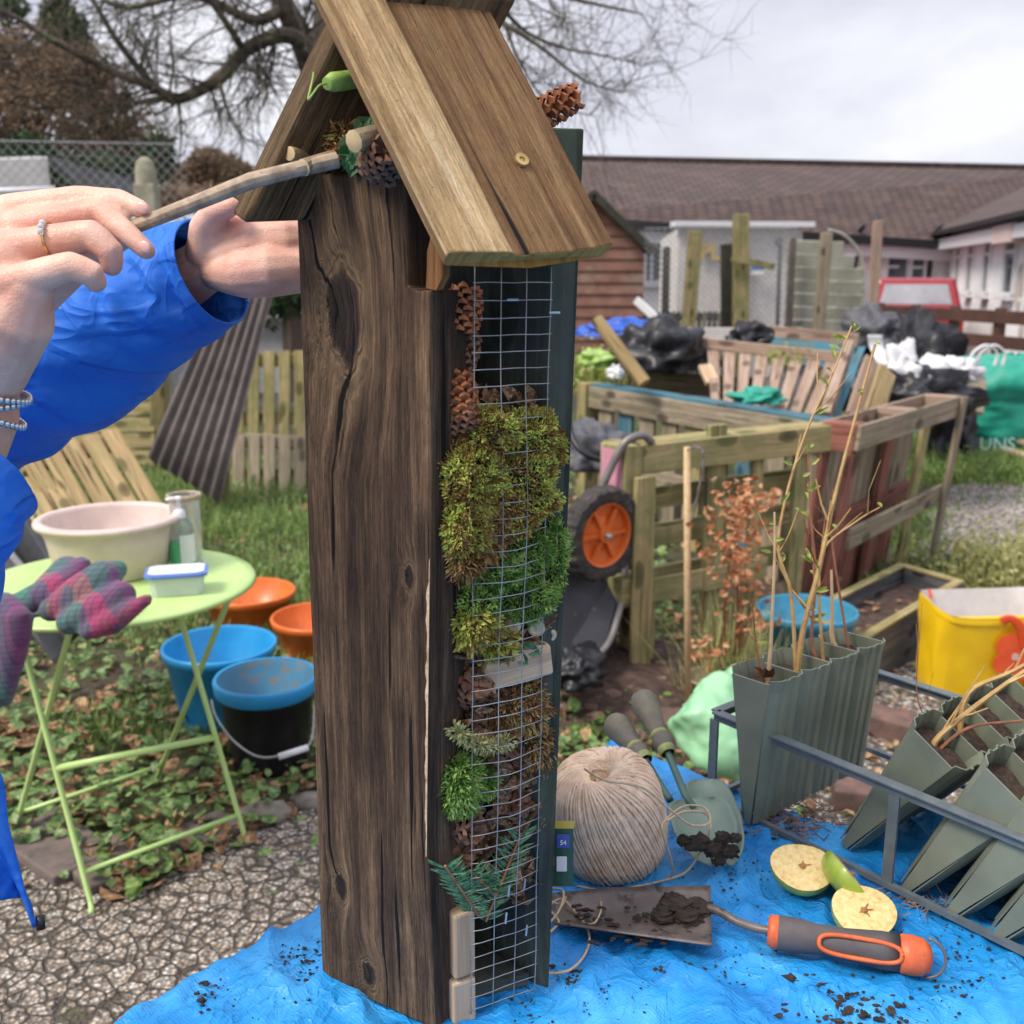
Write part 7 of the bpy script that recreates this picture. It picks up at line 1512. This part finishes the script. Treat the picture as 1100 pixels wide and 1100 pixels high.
# ================================================================== TREES AND SHRUBS
plain('bark_dark', (.105, .085, .06), (.04, .032, .024), 6, .9, .004, dirt=((.14, .16, .08), 3, .55)); plain('twig_dark', (.12, .085, .065), (.06, .045, .035), 3, .85)
tr_c = AY(352, 300, 10.5); bt_ = thing('bare_tree', 'large leafless tree with spreading twiggy branches behind the wooden tower', 'tree', Vector((tr_c.x, 10.5, 0)))
DT = 10.5
def TPs(pts): return [AY(x, y, DT+dy) for x, y, dy in pts]
limbs = [([(370, 520, 0), (362, 300, 0), (350, 130, 0), (330, 55, 0), (305, 5, -.1), (275, -60, -.2)], [.24, .2, .16, .13, .10, .06]),
         ([(345, 90, 0), (328, 50, -.2), (302, 38, -.3), (262, 55, -.4), (235, 85, -.5), (190, 107, -.5), (172, 98, -.5), (150, 75, -.5), (120, 35, -.6), (90, -20, -.6)], [.09, .08, .07, .064, .058, .048, .042, .034, .026, .016]),
         ([(190, 107, -.5), (150, 88, -.6), (110, 72, -.6), (60, 45, -.8), (10, 15, -.8), (-40, 0, -1)], [.05, .04, .034, .028, .022, .014]),
         ([(180, 104, -.5), (140, 112, -.4), (95, 125, -.3), (75, 135, -.3)], [.03, .02, .014, .008]),
         ([(305, 8, -.1), (275, 22, -.3), (235, 5, -.4), (200, -5, -.5), (140, 8, -.6), (110, 0, -.6)], [.06, .05, .04, .03, .025, .018]),
         ([(338, 70, 0), (345, 20, .3), (350, -40, .5)], [.1, .08, .06]), ([(335, 60, 0), (300, -10, .8), (240, -60, 1)], [.08, .06, .04]),
         ([(350, 130, 0), (400, 60, .4), (470, 0, .5), (540, -20, .5), (620, 0, .5), (690, 15, .4)], [.11, .09, .06, .035, .02, .008]),
         ([(470, 0, .5), (530, 20, .3), (580, 50, .2), (625, 85, .2), (668, 100, .2)], [.05, .03, .02, .012, .006]), ([(520, -15, .5), (560, 30, .8), (600, 50, .9), (650, 60, .9), (690, 70, .9)], [.03, .02, .016, .01, .005]),
         ([(540, 20, .3), (560, 70, .2), (590, 110, .1), (640, 125, .1)], [.02, .014, .009, .005]), ([(500, -30, .6), (580, -40, .7), (660, -30, .7), (720, -10, .7)], [.03, .02, .012, .006]),
         ([(262, 55, -.4), (240, 20, -.8), (210, -20, -1)], [.04, .03, .02]), ([(235, 85, -.5), (245, 120, -.7), (262, 150, -.8)], [.025, .014, .007])]
tm = MB(); cm = MB(); bud = 0
def grow(p, d, L, r, lvl):
    global bud
    n = 5 if lvl < 2 else 4; P = [p]; dd_ = d.copy()
    for i in range(n):
        dd_ = (dd_+Vector((R.gauss(0, .18), R.gauss(0, .18), R.gauss(-.02, .18)))).normalized(); P.append(P[-1]+dd_*L/n)
    cm.tube(P, [r*(1-.7*i/n) for i in range(n+1)], 3, caps=False)
    if lvl < 3:
        for k in range((4, 4, 3)[lvl]):
            i = R.randrange(1, n+1); s_, u_ = frame_of(dd_); a = R.uniform(0, 2*PI); e = (dd_*.7+(s_*math.cos(a)+u_*math.sin(a))*.75+Vector((0, 0, -.12))).normalized(); grow(P[i], e, L*R.uniform(.42, .7), max(.0022, r*.5), lvl+1)
for i, (pts, rr_) in enumerate(limbs):
    P = TPs(pts); P2 = spline(P, 5); n_ = len(P2); RR = []
    for k in range(n_): t = k/(n_-1)*(len(rr_)-1); a = int(min(t, len(rr_)-2)); RR.append(rr_[a]+(rr_[a+1]-rr_[a])*(t-a))
    if i == 0: P2[0].z = 0
    (tm if i == 0 else cm).tube(P2, RR, 8, caps=False)
    if i == 0: rng = range(12, n_)
    else: rng = range(3, n_)
    for k in rng:
        for _ in range(2 if RR[k] > .03 else 3):
            if R.random() < .5: continue
            d_ = (P2[min(k+1, n_-1)]-P2[k-1]).normalized(); s_, u_ = frame_of(d_); a = R.uniform(0, 2*PI); e = (d_*.5+(s_*math.cos(a)+u_*math.sin(a))+Vector((0, 0, -.1))).normalized(); grow(P2[k], e, R.uniform(.35, .95), max(.006, min(.016, RR[k]*.35)), 0 if RR[k] > .03 else 1)
tm.build('trunk', MATS['bark_dark'], bt_, smooth=True); cm.build('crown', MATS['bark_dark'], bt_)
# brown bush with ivy, top left
leafy('brown_foliage', [(.08, .055, .038), (.19, .125, .08), (.3, .2, .125), (.4, .3, .18)], 3, .8, .3); leafy('dark_green', [(.008, .025, .01), (.02, .06, .02), (.05, .11, .035), (.1, .17, .06)], 3, .7, .2)
def bush(name, label, cat, blobs, n, L, mats, D, group=None, twigs=0):
    t = thing(name, label, cat, up_(AY(blobs[0][0], 300, D), 0), group=group); mb = MB(); mt_ = MB(); tot = sum(b[2]*b[3] for b in blobs)
    for (px, py, rx, ry, dy) in blobs:
        c_ = AY(px, py, D+dy); kx = D/1100
        for k in range(int(n*rx*ry/tot)):
            q = Vector((R.gauss(0, 1), R.gauss(0, 1), R.gauss(0, 1))).normalized()*R.random()**.4; q *= 1+.5*noise.noise(q*2+Vector((px, py, 0)))
            p = c_+Vector((q.x*rx*kx, q.y*rx*kx*.7, q.z*ry*kx)); 
            if p.z < .1: continue
            mb.leaf(p, Vector((R.gauss(0, 1), R.gauss(0, 1), R.gauss(0, 1))), Vector((R.gauss(0, 1), R.gauss(0, 1), R.gauss(0, 1))), L*R.uniform(.5, 1.3), L*.5, curl=.3)
        for k in range(twigs):
            q = Vector((R.gauss(0, 1), R.gauss(0, 1), R.gauss(.3, 1))).normalized(); e = c_+Vector((q.x*rx*kx*1.15, q.y*rx*kx, q.z*ry*kx*1.15)); mt_.tube([c_.lerp(e, .2), c_.lerp(e, .6)+Vector((R.gauss(0, .1),)*3), e], [.02, .012, .004], 3, caps=False)
    b0_ = up_(AY(blobs[0][0], 300, D), 0); mt_.tube([b0_, b0_+Vector((0, 0, 1.5))], [.15, .1], 6)
    mt_.build('branches', MATS['twig_dark'], t); mb.build('foliage', MATS[mats], t); return t
bush('brown_bush', 'big brown twiggy autumn bush behind the chain link fence at the top left', 'bush', [(60, 120, 75, 62, 0), (20, 70, 60, 50, .5), (120, 150, 52, 46, -.3), (-30, 140, 70, 80, .3), (90, 90, 50, 38, 0), (155, 178, 32, 30, .2), (60, 200, 110, 40, 0)], 20000, .075, 'brown_foliage', 15, twigs=70)
bush('conifer', 'dark green conifer top rising behind the brown bush', 'conifer', [(72, 50, 26, 34, 0), (82, 80, 22, 26, 0), (60, 18, 14, 20, 0), (66, -5, 8, 14, 0)], 6500, .09, 'dark_green', 16.5, twigs=6)
bush('ivy_bush', 'low dark green ivy bush at the foot of the brown bush behind the wire fence', 'bush', [(110, 190, 48, 22, 0), (30, 165, 34, 20, 0), (170, 168, 18, 26, 0), (8, 8, 22, 14, 0), (15, 180, 40, 20, 0)], 5200, .08, 'dark_green', 14, twigs=4)
bush('ivy_bush', 'green shrub seen in the gap left of the wooden tower above the pallet', 'bush', [(312, 322, 26, 20, 0), (280, 330, 30, 18, 0), (330, 300, 30, 18, 0)], 2200, .08, 'dark_green', 12, twigs=4)
bush('distant_tree', 'small distant reddish brown tree low on the horizon left of the wooden roof', 'tree', [(225, 180, 26, 18, 0), (250, 186, 24, 14, 0), (200, 190, 20, 12, 0)], 6000, .14, 'brown_foliage', 30, twigs=20)
bush('distant_tree', 'wide dark distant hedge line behind the raised hands', 'hedge', [(240, 215, 60, 16, 0), (180, 212, 40, 14, 0), (320, 215, 60, 16, 0), (420, 215, 70, 18, 0), (520, 215, 60, 18, 0), (90, 215, 60, 16, 0)], 9000, .15, 'brown_foliage', 27, twigs=10)
bush('hedge', 'mixed green hedge at the back between the garden wall and the tall tree', 'hedge', [(230, 270, 60, 34, 0), (330, 275, 60, 34, 0), (130, 270, 60, 34, 0), (430, 275, 70, 34, 0), (530, 280, 60, 34, 0), (30, 270, 60, 40, 0)], 9000, .13, 'dark_green', 20, twigs=6)
mb = MB(); mb.box((-6, 24, 1.0), (18, 3, 2.0)); 
for k in range(5): pass
tag(mb.build('far_house', MATS['far_wall'], bevel=.05), 'pale low house wall far behind the brown bush on the left', 'house')
# far hills/skyline
mb = MB(); pts = [(-90+i*6, 95, 1.5+2.2*abs(noise.noise(Vector((i*.35, 0, 0))))) for i in range(31)]; b0 = 0
for i, (x, y, z) in enumerate(pts): mb.v += [Vector((x, y, -1)), Vector((x, y, z)), Vector((x, y+40, z*.6)), Vector((x, y+40, -1))]
for i in range(30):
    for k in range(3): mb.face([i*4+k, (i+1)*4+k, (i+1)*4+k+1, i*4+k+1])
tag(mb.build('hills', plain('hill_green', (.1, .11, .09), (.07, .08, .07), .3, .95), smooth=True), kind='structure')
# ================================================================== THE PERSON
m, nt, b = newmat('skin'); v = mapping(nt, 'Object'); f = noi(nt, v, 30, 4, .6); f2 = noi(nt, v, 160, 3, .6); f3 = noi(nt, v, 12, 3)
c = ramp(nt, [(.3, (.62, .31, .22)), (.5, (.74, .43, .32)), (.7, (.8, .53, .41))], f); c = mix(nt, ramp(nt, [(.52, 0), (.68, .45)], f3), c, (.6, .22, .17))
nt.links.new(c, b.inputs['Base Color']); b.inputs['Roughness'].default_value = .48; b.inputs['Subsurface Weight'].default_value = .06; b.inputs['Subsurface Radius'].default_value = (.012, .004, .002); b.inputs['Subsurface Scale'].default_value = .5
wr = N(nt, 'ShaderNodeTexVoronoi', feature='DISTANCE_TO_EDGE'); wr.inputs['Scale'].default_value = 330; nt.links.new(v, wr.inputs['Vector']); vw = mapping(nt, 'Object', scale=(1, .5, 2.6), rot=(.2, .4, .2)); cr_ = mth(nt, 'ABSOLUTE', mth(nt, 'SUBTRACT', noi(nt, vw, 42, 3, .6, .4), .5)); crr = ramp(nt, [(0, 0.0), (.035, 1.0)], cr_)
bump(nt, b, mth(nt, 'ADD', mth(nt, 'ADD', mth(nt, 'MULTIPLY', f, 1.0), mth(nt, 'MULTIPLY', f2, .3)), mth(nt, 'ADD', mth(nt, 'MULTIPLY', ramp(nt, [(0, 0), (.12, 1)], wr.outputs['Distance']), .12), mth(nt, 'MULTIPLY', crr, .09))), .0012, .8); MATS['skin'] = m
m, nt, b = newmat('coat_blue'); v = mapping(nt, 'Object'); f = noi(nt, v, 4, 4); c = ramp(nt, [(.35, (.012, .12, .56)), (.65, (.02, .18, .7))], f); nt.links.new(c, b.inputs['Base Color']); b.inputs['Roughness'].default_value = .62; b.inputs['Specular IOR Level'].default_value = .35
vs_ = mapping(nt, 'Object', scale=(1, 1.6, 2.6), rot=(.3, .9, .4)); rr1 = ramp(nt, [(0, 1.0), (.05, .4), (.2, 0.0)], mth(nt, 'ABSOLUTE', mth(nt, 'SUBTRACT', noi(nt, vs_, 6, 2, .5, .9), .5))); vs2 = mapping(nt, 'Object', scale=(2.2, 1, 1.2), rot=(.1, .4, 1.0)); rr2 = ramp(nt, [(0, 1.0), (.04, .4), (.16, 0.0)], mth(nt, 'ABSOLUTE', mth(nt, 'SUBTRACT', noi(nt, vs2, 11, 2, .5, .7), .5)))
wv_ = noi(nt, v, 900, 2); nb = bump(nt, b, mth(nt, 'ADD', noi(nt, vs_, 7, 3), mth(nt, 'ADD', mth(nt, 'MULTIPLY', rr1, .5), mth(nt, 'MULTIPLY', rr2, .12))), .008, .9); bump(nt, b, wv_, .0004, .6, nb); MATS['coat_blue'] = m
plain('seam_blue', (.008, .07, .4), (.006, .05, .3), 4, .6); plain('coat_inner', (.008, .02, .1), (.006, .015, .08), 10, .8); plain('hair_grey', (.3, .26, .22), (.16, .13, .11), 60, .6); plain('trouser', (.03, .035, .05), (.02, .024, .035), 20, .9); plain('nail', (.72, .42, .35), (.68, .38, .32), 60, .25, coat=.3); plain('silver', (.7, .7, .72), (.5, .5, .52), 60, .2, metal=.95); plain('gold', (.75, .5, .2), (.65, .42, .16), 60, .25, metal=.9); plain('stone_clear', (.8, .82, .86), (.7, .72, .76), 60, .05, trans=.4)
H_ = W
fingers = [([(10, 226, .775), (84, 213, .772), (128, 215, .768), (152, 225, .764)], [.0125, .0096, .0084, .0068]),
           ([(15, 245, .765), (108, 228, .762), (136, 250, .758), (157, 269, .756)], [.013, .0100, .0086, .0070]),
           ([(2, 268, .748), (98, 252, .742), (119, 270, .742), (120, 285, .747)], [.0135, .0112, .0095, .0080]),
           ([(12, 305, .73), (76, 286, .724), (100, 294, .726), (103, 303, .732)], [.0130, .0108, .0092, .0078])]
caps = [([H_(*a) for a in p], r) for p, r in fingers]
caps += [([H_(-18, 445, .79), H_(-22, 410, .785), H_(-10, 350, .775), H_(20, 300, .755)], [.026, .028, .032, .024]), ([H_(-40, 430, .79), H_(-45, 350, .79), H_(-30, 260, .78)], [.024, .03, .026]),
         ([H_(-10, 400, .775), H_(20, 340, .745), H_(30, 312, .735)], [.026, .026, .018]), ([H_(-30, 330, .78), H_(0, 250, .768), H_(14, 228, .775)], [.03, .021, .0135]), ([H_(-20, 320, .765), H_(10, 280, .752)], [.032, .022]),
         ([H_(-30, 390, .81), H_(40, 320, .805), H_(95, 275, .795), H_(140, 250, .782)], [.022, .016, .0118, .0088]),   # thumb behind
         ([H_(-18, 445, .79), H_(-50, 520, .80), H_(-140, 640, .83)], [.026, .029, .037])]
# far (left) hand and forearm
far = [([H_(100, 355, 1.05), H_(175, 315, 1.0), H_(222, 285, .965), H_(250, 272, .95)], [.036, .030, .025, .0245]),
       ([H_(238, 276, .955), H_(275, 266, .945), H_(310, 262, .945), H_(345, 262, .955)], [.0265, .031, .031, .024]), ([H_(236, 292, .95), H_(262, 294, .935), H_(290, 290, .93), H_(330, 288, .94)], [.018, .0225, .025, .022]), ([H_(262, 250, .94), H_(300, 246, .94), H_(330, 246, .95)], [.019, .020, .018]),
       ([H_(225, 270, .95), H_(222, 244, .93), H_(232, 228, .915), H_(248, 222, .905)], [.022, .0155, .0120, .0088]),
       ([H_(340, 245, .95), H_(380, 235, .96), H_(410, 250, .945)], [.0125, .0105, .008]), ([H_(340, 262, .95), H_(390, 258, .96), H_(420, 270, .945)], [.0125, .0105, .008]), ([H_(340, 280, .945), H_(385, 282, .955), H_(412, 294, .94)], [.012, .010, .008]), ([H_(335, 298, .94), H_(372, 305, .95), H_(395, 315, .94)], [.011, .009, .0075])]
px_ = -.98; py_ = 1.0
elbR, elbL = H_(-140, 640, .83), Vector((-.74, 1.1, 1.2)); shR, shL = Vector((px_, py_-.19, 1.36)), Vector((px_, py_+.2, 1.36))
far += [([H_(100, 355, 1.05), elbL], [.038, .044]), ([elbL, shL], [.046, .06])]
caps += far+[([elbR, shR], [.042, .06])]
# torso, neck, head, legs
caps += [([Vector((px_, py_, .92)), Vector((px_, py_, 1.15)), Vector((px_, py_, 1.32))], [.15, .14, .13]), ([shR, shL], [.065, .065]), ([Vector((px_, py_, 1.36)), Vector((px_+.03, py_, 1.50))], [.06, .052]),
         ([Vector((px_+.03, py_, 1.57)), Vector((px_+.04, py_, 1.64))], [.082, .09]), ([Vector((px_+.115, py_, 1.57)), Vector((px_+.128, py_, 1.585))], [.013, .008])]
for s_ in (-1, 1): caps += [([Vector((px_, py_+s_*.09, .92)), Vector((px_+.02, py_+s_*.11, .5)), Vector((px_-.01, py_+s_*.12, .09)), Vector((px_+.13, py_+s_*.13, .04))], [.1, .062, .042, .036]), ([Vector((px_+.04, py_+s_*.088, 1.595)), Vector((px_+.03, py_+s_*.095, 1.615))], [.014, .016])]
person = thing('person', 'person in a bright blue coat with ring and bracelets pushing a twig under the roof', 'person', Vector((px_, py_, 0)))
me1 = union_mesh(caps, .0021, 4)
body = mesh_obj('body', me1, MATS['skin'], person)
# eyes & mouth hints out of frame
for s_ in (-1, 1): mb = MB(); mb.blob(Vector((px_+.118, py_+s_*.032, 1.615)), .012, 12, 8, nz=0); mb.build('eye', MATS['white_plastic'], person, smooth=True)
mb = MB(); mb.tube([Vector((px_+.122, py_-.022, 1.545)), Vector((px_+.128, py_, 1.543)), Vector((px_+.122, py_+.022, 1.545))], .005, 6); mb.build('mouth', MATS['nail'], person, smooth=True)
mb = MB(); mb.blob(Vector((px_+.01, py_, 1.65)), .112, 40, 30, nz=.12, nf=5, sc3=(.98, .95, .95)); mb.build('hair', MATS['hair_grey'], person, smooth=True)
# nails on the two finger ends that show
for (a, b_) in (((146, 221, .757), (158, 226, .7555)), ((151, 261, .748), (160, 270, .7475))):
    A = W(*a); B = W(*b_); mb = MB(); d_ = (B-A); mb.blob((A+B)/2, 1, 14, 8, nz=0, M=d_.to_track_quat('X', 'Z').to_matrix(), sc3=(d_.length*.6, .0016, .0042)); mb.build('fingernail', MATS['nail'], person, smooth=True)
# ring
ra0 = H_(53, 255, .745); ax_ = (H_(98, 252, .742)-H_(2, 268, .748)).normalized(); Mr = ax_.to_track_quat('Z', 'Y').to_matrix()
ra0 = H_(2, 268, .748).lerp(H_(98, 252, .742), .56)
mb = MB(); mb.lathe([(.0126, -.0011), (.0136, -.0008), (.0138, .0008), (.0126, .0011), (.0122, 0), (.0126, -.0011)], 40, ra0, Mr); rg = mb.build('ring', MATS['gold'], person, smooth=True); OLOC[rg.name] = OLOC[person.name]
tc_ = (camo.location-ra0).normalized(); n0 = (tc_-ax_*tc_.dot(ax_)).normalized(); s0_ = n0.cross(ax_)
for k in (-1, 0, 1): a = k*.30+.85; q = ra0+(n0*math.cos(a)+(s0_ if s0_.z > 0 else -s0_)*math.sin(a))*.0145; mb = MB(); mb.blob(q, .0026, 8, 6, nz=0); mb.build('gemstone', MATS['stone_clear'], rg)
# bracelets
for (x, y, d, r_, tiltv) in ((-20, 420, .785, .0345, (.25, .1, 1)), (-22, 438, .787, .034, (.5, .2, 1)), (-22, 428, .787, .035, (.1, -.1, 1))):
    c_ = H_(x, y, d); ax2 = Vector(tiltv).normalized(); s_, u_ = frame_of(ax2); mb = MB()
    for k in range(44): a = 2*PI*k/44; mb.blob(c_+(s_*math.cos(a)+u_*math.sin(a))*r_, .0027, 6, 5, nz=0)
    mb.build('bracelet', MATS['silver'], person, smooth=True)
# ---- coat
def sleeve(path, rad, name='sleeve', nring=30, fold=1.0, seed=0):
    P = spline(path, 10); n_ = len(P); RR = []
    for k in range(n_): t = k/(n_-1)*(len(rad)-1); a = int(min(t, len(rad)-2)); RR.append(rad[a]+(rad[a+1]-rad[a])*(t-a))
    mb = MB(); up = None; rings = []
    for i, p in enumerate(P):
        d_ = (P[min(i+1, n_-1)]-P[max(i-1, 0)]).normalized()
        if up is None: s_, up = frame_of(d_)
        up = (up-d_*up.dot(d_)).normalized(); s_ = d_.cross(up); ring = []
        for k in range(nring):
            a = 2*PI*k/nring; q = s_*math.cos(a)+up*math.sin(a); amp = min(1, i/6)*fold
            w_ = noise.noise(Vector((math.cos(a)*1.3+seed, math.sin(a)*1.3, i*.22)))*.06+(.5-abs(noise.noise(Vector((math.cos(a)*1.0+i*.12, math.sin(a)+seed, i*.10)))*2.4))*.11+(.4-abs(noise.noise(Vector((math.cos(a)*1.6+i*.3, math.sin(a)*1.6-i*.2, seed)))*2.6))*.06
            ring.append(p+q*RR[i]*(1+w_*amp))
        rings.append(ring)
    for r_ in rings: mb.v += r_
    for i in range(n_-1):
        for k in range(nring): k2 = (k+1) % nring; mb.face([i*nring+k, i*nring+k2, (i+1)*nring+k2, (i+1)*nring+k], [(i*.02, k*.01), (i*.02, k*.01+.01), (i*.02+.02, k*.01+.01), (i*.02+.02, k*.01)])
    return mb
coat = None
mb = sleeve([H_(229, 292, .955), H_(205, 303, .965), H_(150, 330, .985), H_(80, 372, 1.0), H_(-20, 410, 1.03), elbL+Vector((0, 0, .0)), (elbL+shL)/2, shL+Vector((-.02, -.03, 0))], [.0500, .054, .064, .078, .09, .094, .098, .105], seed=3)
ft = mb.build('coat', MATS['coat_blue'], person, smooth=True, subd=1, solid=.0025); ft.name = 'sleeve'
cuffd = (H_(229, 292, .955)-H_(205, 303, .965)).normalized()
mb = MB(); mb.tube([H_(229, 292, .955)-cuffd*.034, H_(229, 292, .955)-cuffd*.0325, H_(229, 292, .955)-cuffd*.031], [.0530, .0548, .0530], 40, caps=False); mb.build('cuff_seam', MATS['seam_blue'], person, smooth=True)
mb = sleeve([H_(-8, 512, .80), H_(-28, 532, .79), H_(-75, 585, .785), elbR, (elbR+shR)/2, shR+Vector((-.02, .03, 0))], [.040, .043, .055, .075, .085, .095], seed=8, fold=.7)
ft = mb.build('sleeve', MATS['coat_blue'], person, smooth=True, subd=1, solid=.0025)
# coat body: lofted tube with open flared hem, one front corner hanging forward
mb = MB(); lv = [(1.47, .075, .085, 0), (1.42, .12, .2, 0), (1.36, .15, .245, 0), (1.2, .17, .235, 0), (1.0, .185, .23, .01), (.85, .20, .25, .02), (.72, .215, .27, .03), (.62, .225, .285, .04)]; nr = 64
for (z, a_, b_, ox) in lv:
    for k in range(nr):
        an = 2*PI*k/nr; w_ = 1+.05*math.sin(an*7+z*3)*(1.3-z)*.8+.04*noise.noise(Vector((math.cos(an)*2, math.sin(an)*2, z*3)))
        mb.v.append(Vector((px_+ox+math.cos(an)*a_*w_, py_+math.sin(an)*b_*w_, z+(.03*math.sin(an*3) if z < .65 else 0))))
for i in range(len(lv)-1):
    for k in range(nr): mb.face([i*nr+k, i*nr+(k+1) % nr, (i+1)*nr+(k+1) % nr, (i+1)*nr+k])
mb.build('coat_body', MATS['coat_blue'], person, smooth=True, subd=1, solid=.004)
# front flap corner that shows at the left edge
fl0 = [(-60, 780, 1.0), (0, 822, .99), (14, 880, .985), (30, 935, .98), (43, 988, .975)]; fl1 = [(-160, 800, .95), (-120, 850, .94), (-100, 890, .93), (-80, 915, .93), (-30, 940, .95)]
P0 = spline([H_(*a) for a in fl0], 6); P1 = spline([H_(*a) for a in fl1], 6)
mb = MB(); mb.grid(lambda u, v: P0[int(round(v*(len(P0)-1)))].lerp(P1[int(round(v*(len(P0)-1)))], u)+Vector((0, -.012*math.sin(u*9+v*2), 0)), 20, len(P0)-1); mb.build('coat_flap', MATS['coat_blue'], person, smooth=True, solid=.004)
mb = MB(); mb.tube([H_(43, 984, .972), H_(44, 998, .972)], .0042, 10); mb.build('toggle', MATS['gutter_black'], person, smooth=True)
mb = MB(); mb.tube([Vector((px_, py_-.1, .9)), Vector((px_+.02, py_-.115, .5)), Vector((px_, py_-.125, .08))], [.12, .085, .07], 20); mb.build('trouser_leg', MATS['trouser'], person, smooth=True)
mb = MB(); mb.tube([Vector((px_, py_+.1, .9)), Vector((px_+.02, py_+.115, .5)), Vector((px_, py_+.125, .08))], [.12, .085, .07], 20); mb.build('trouser_leg', MATS['trouser'], person, smooth=True)
for s_ in (-1, 1): mb = MB(); mb.tube([Vector((px_-.04, py_+s_*.125, .045)), Vector((px_+.08, py_+s_*.13, .042)), Vector((px_+.18, py_+s_*.135, .036))], [.045, .048, .038], 14); mb.build('shoe', MATS['plastic_black'], person, smooth=True)
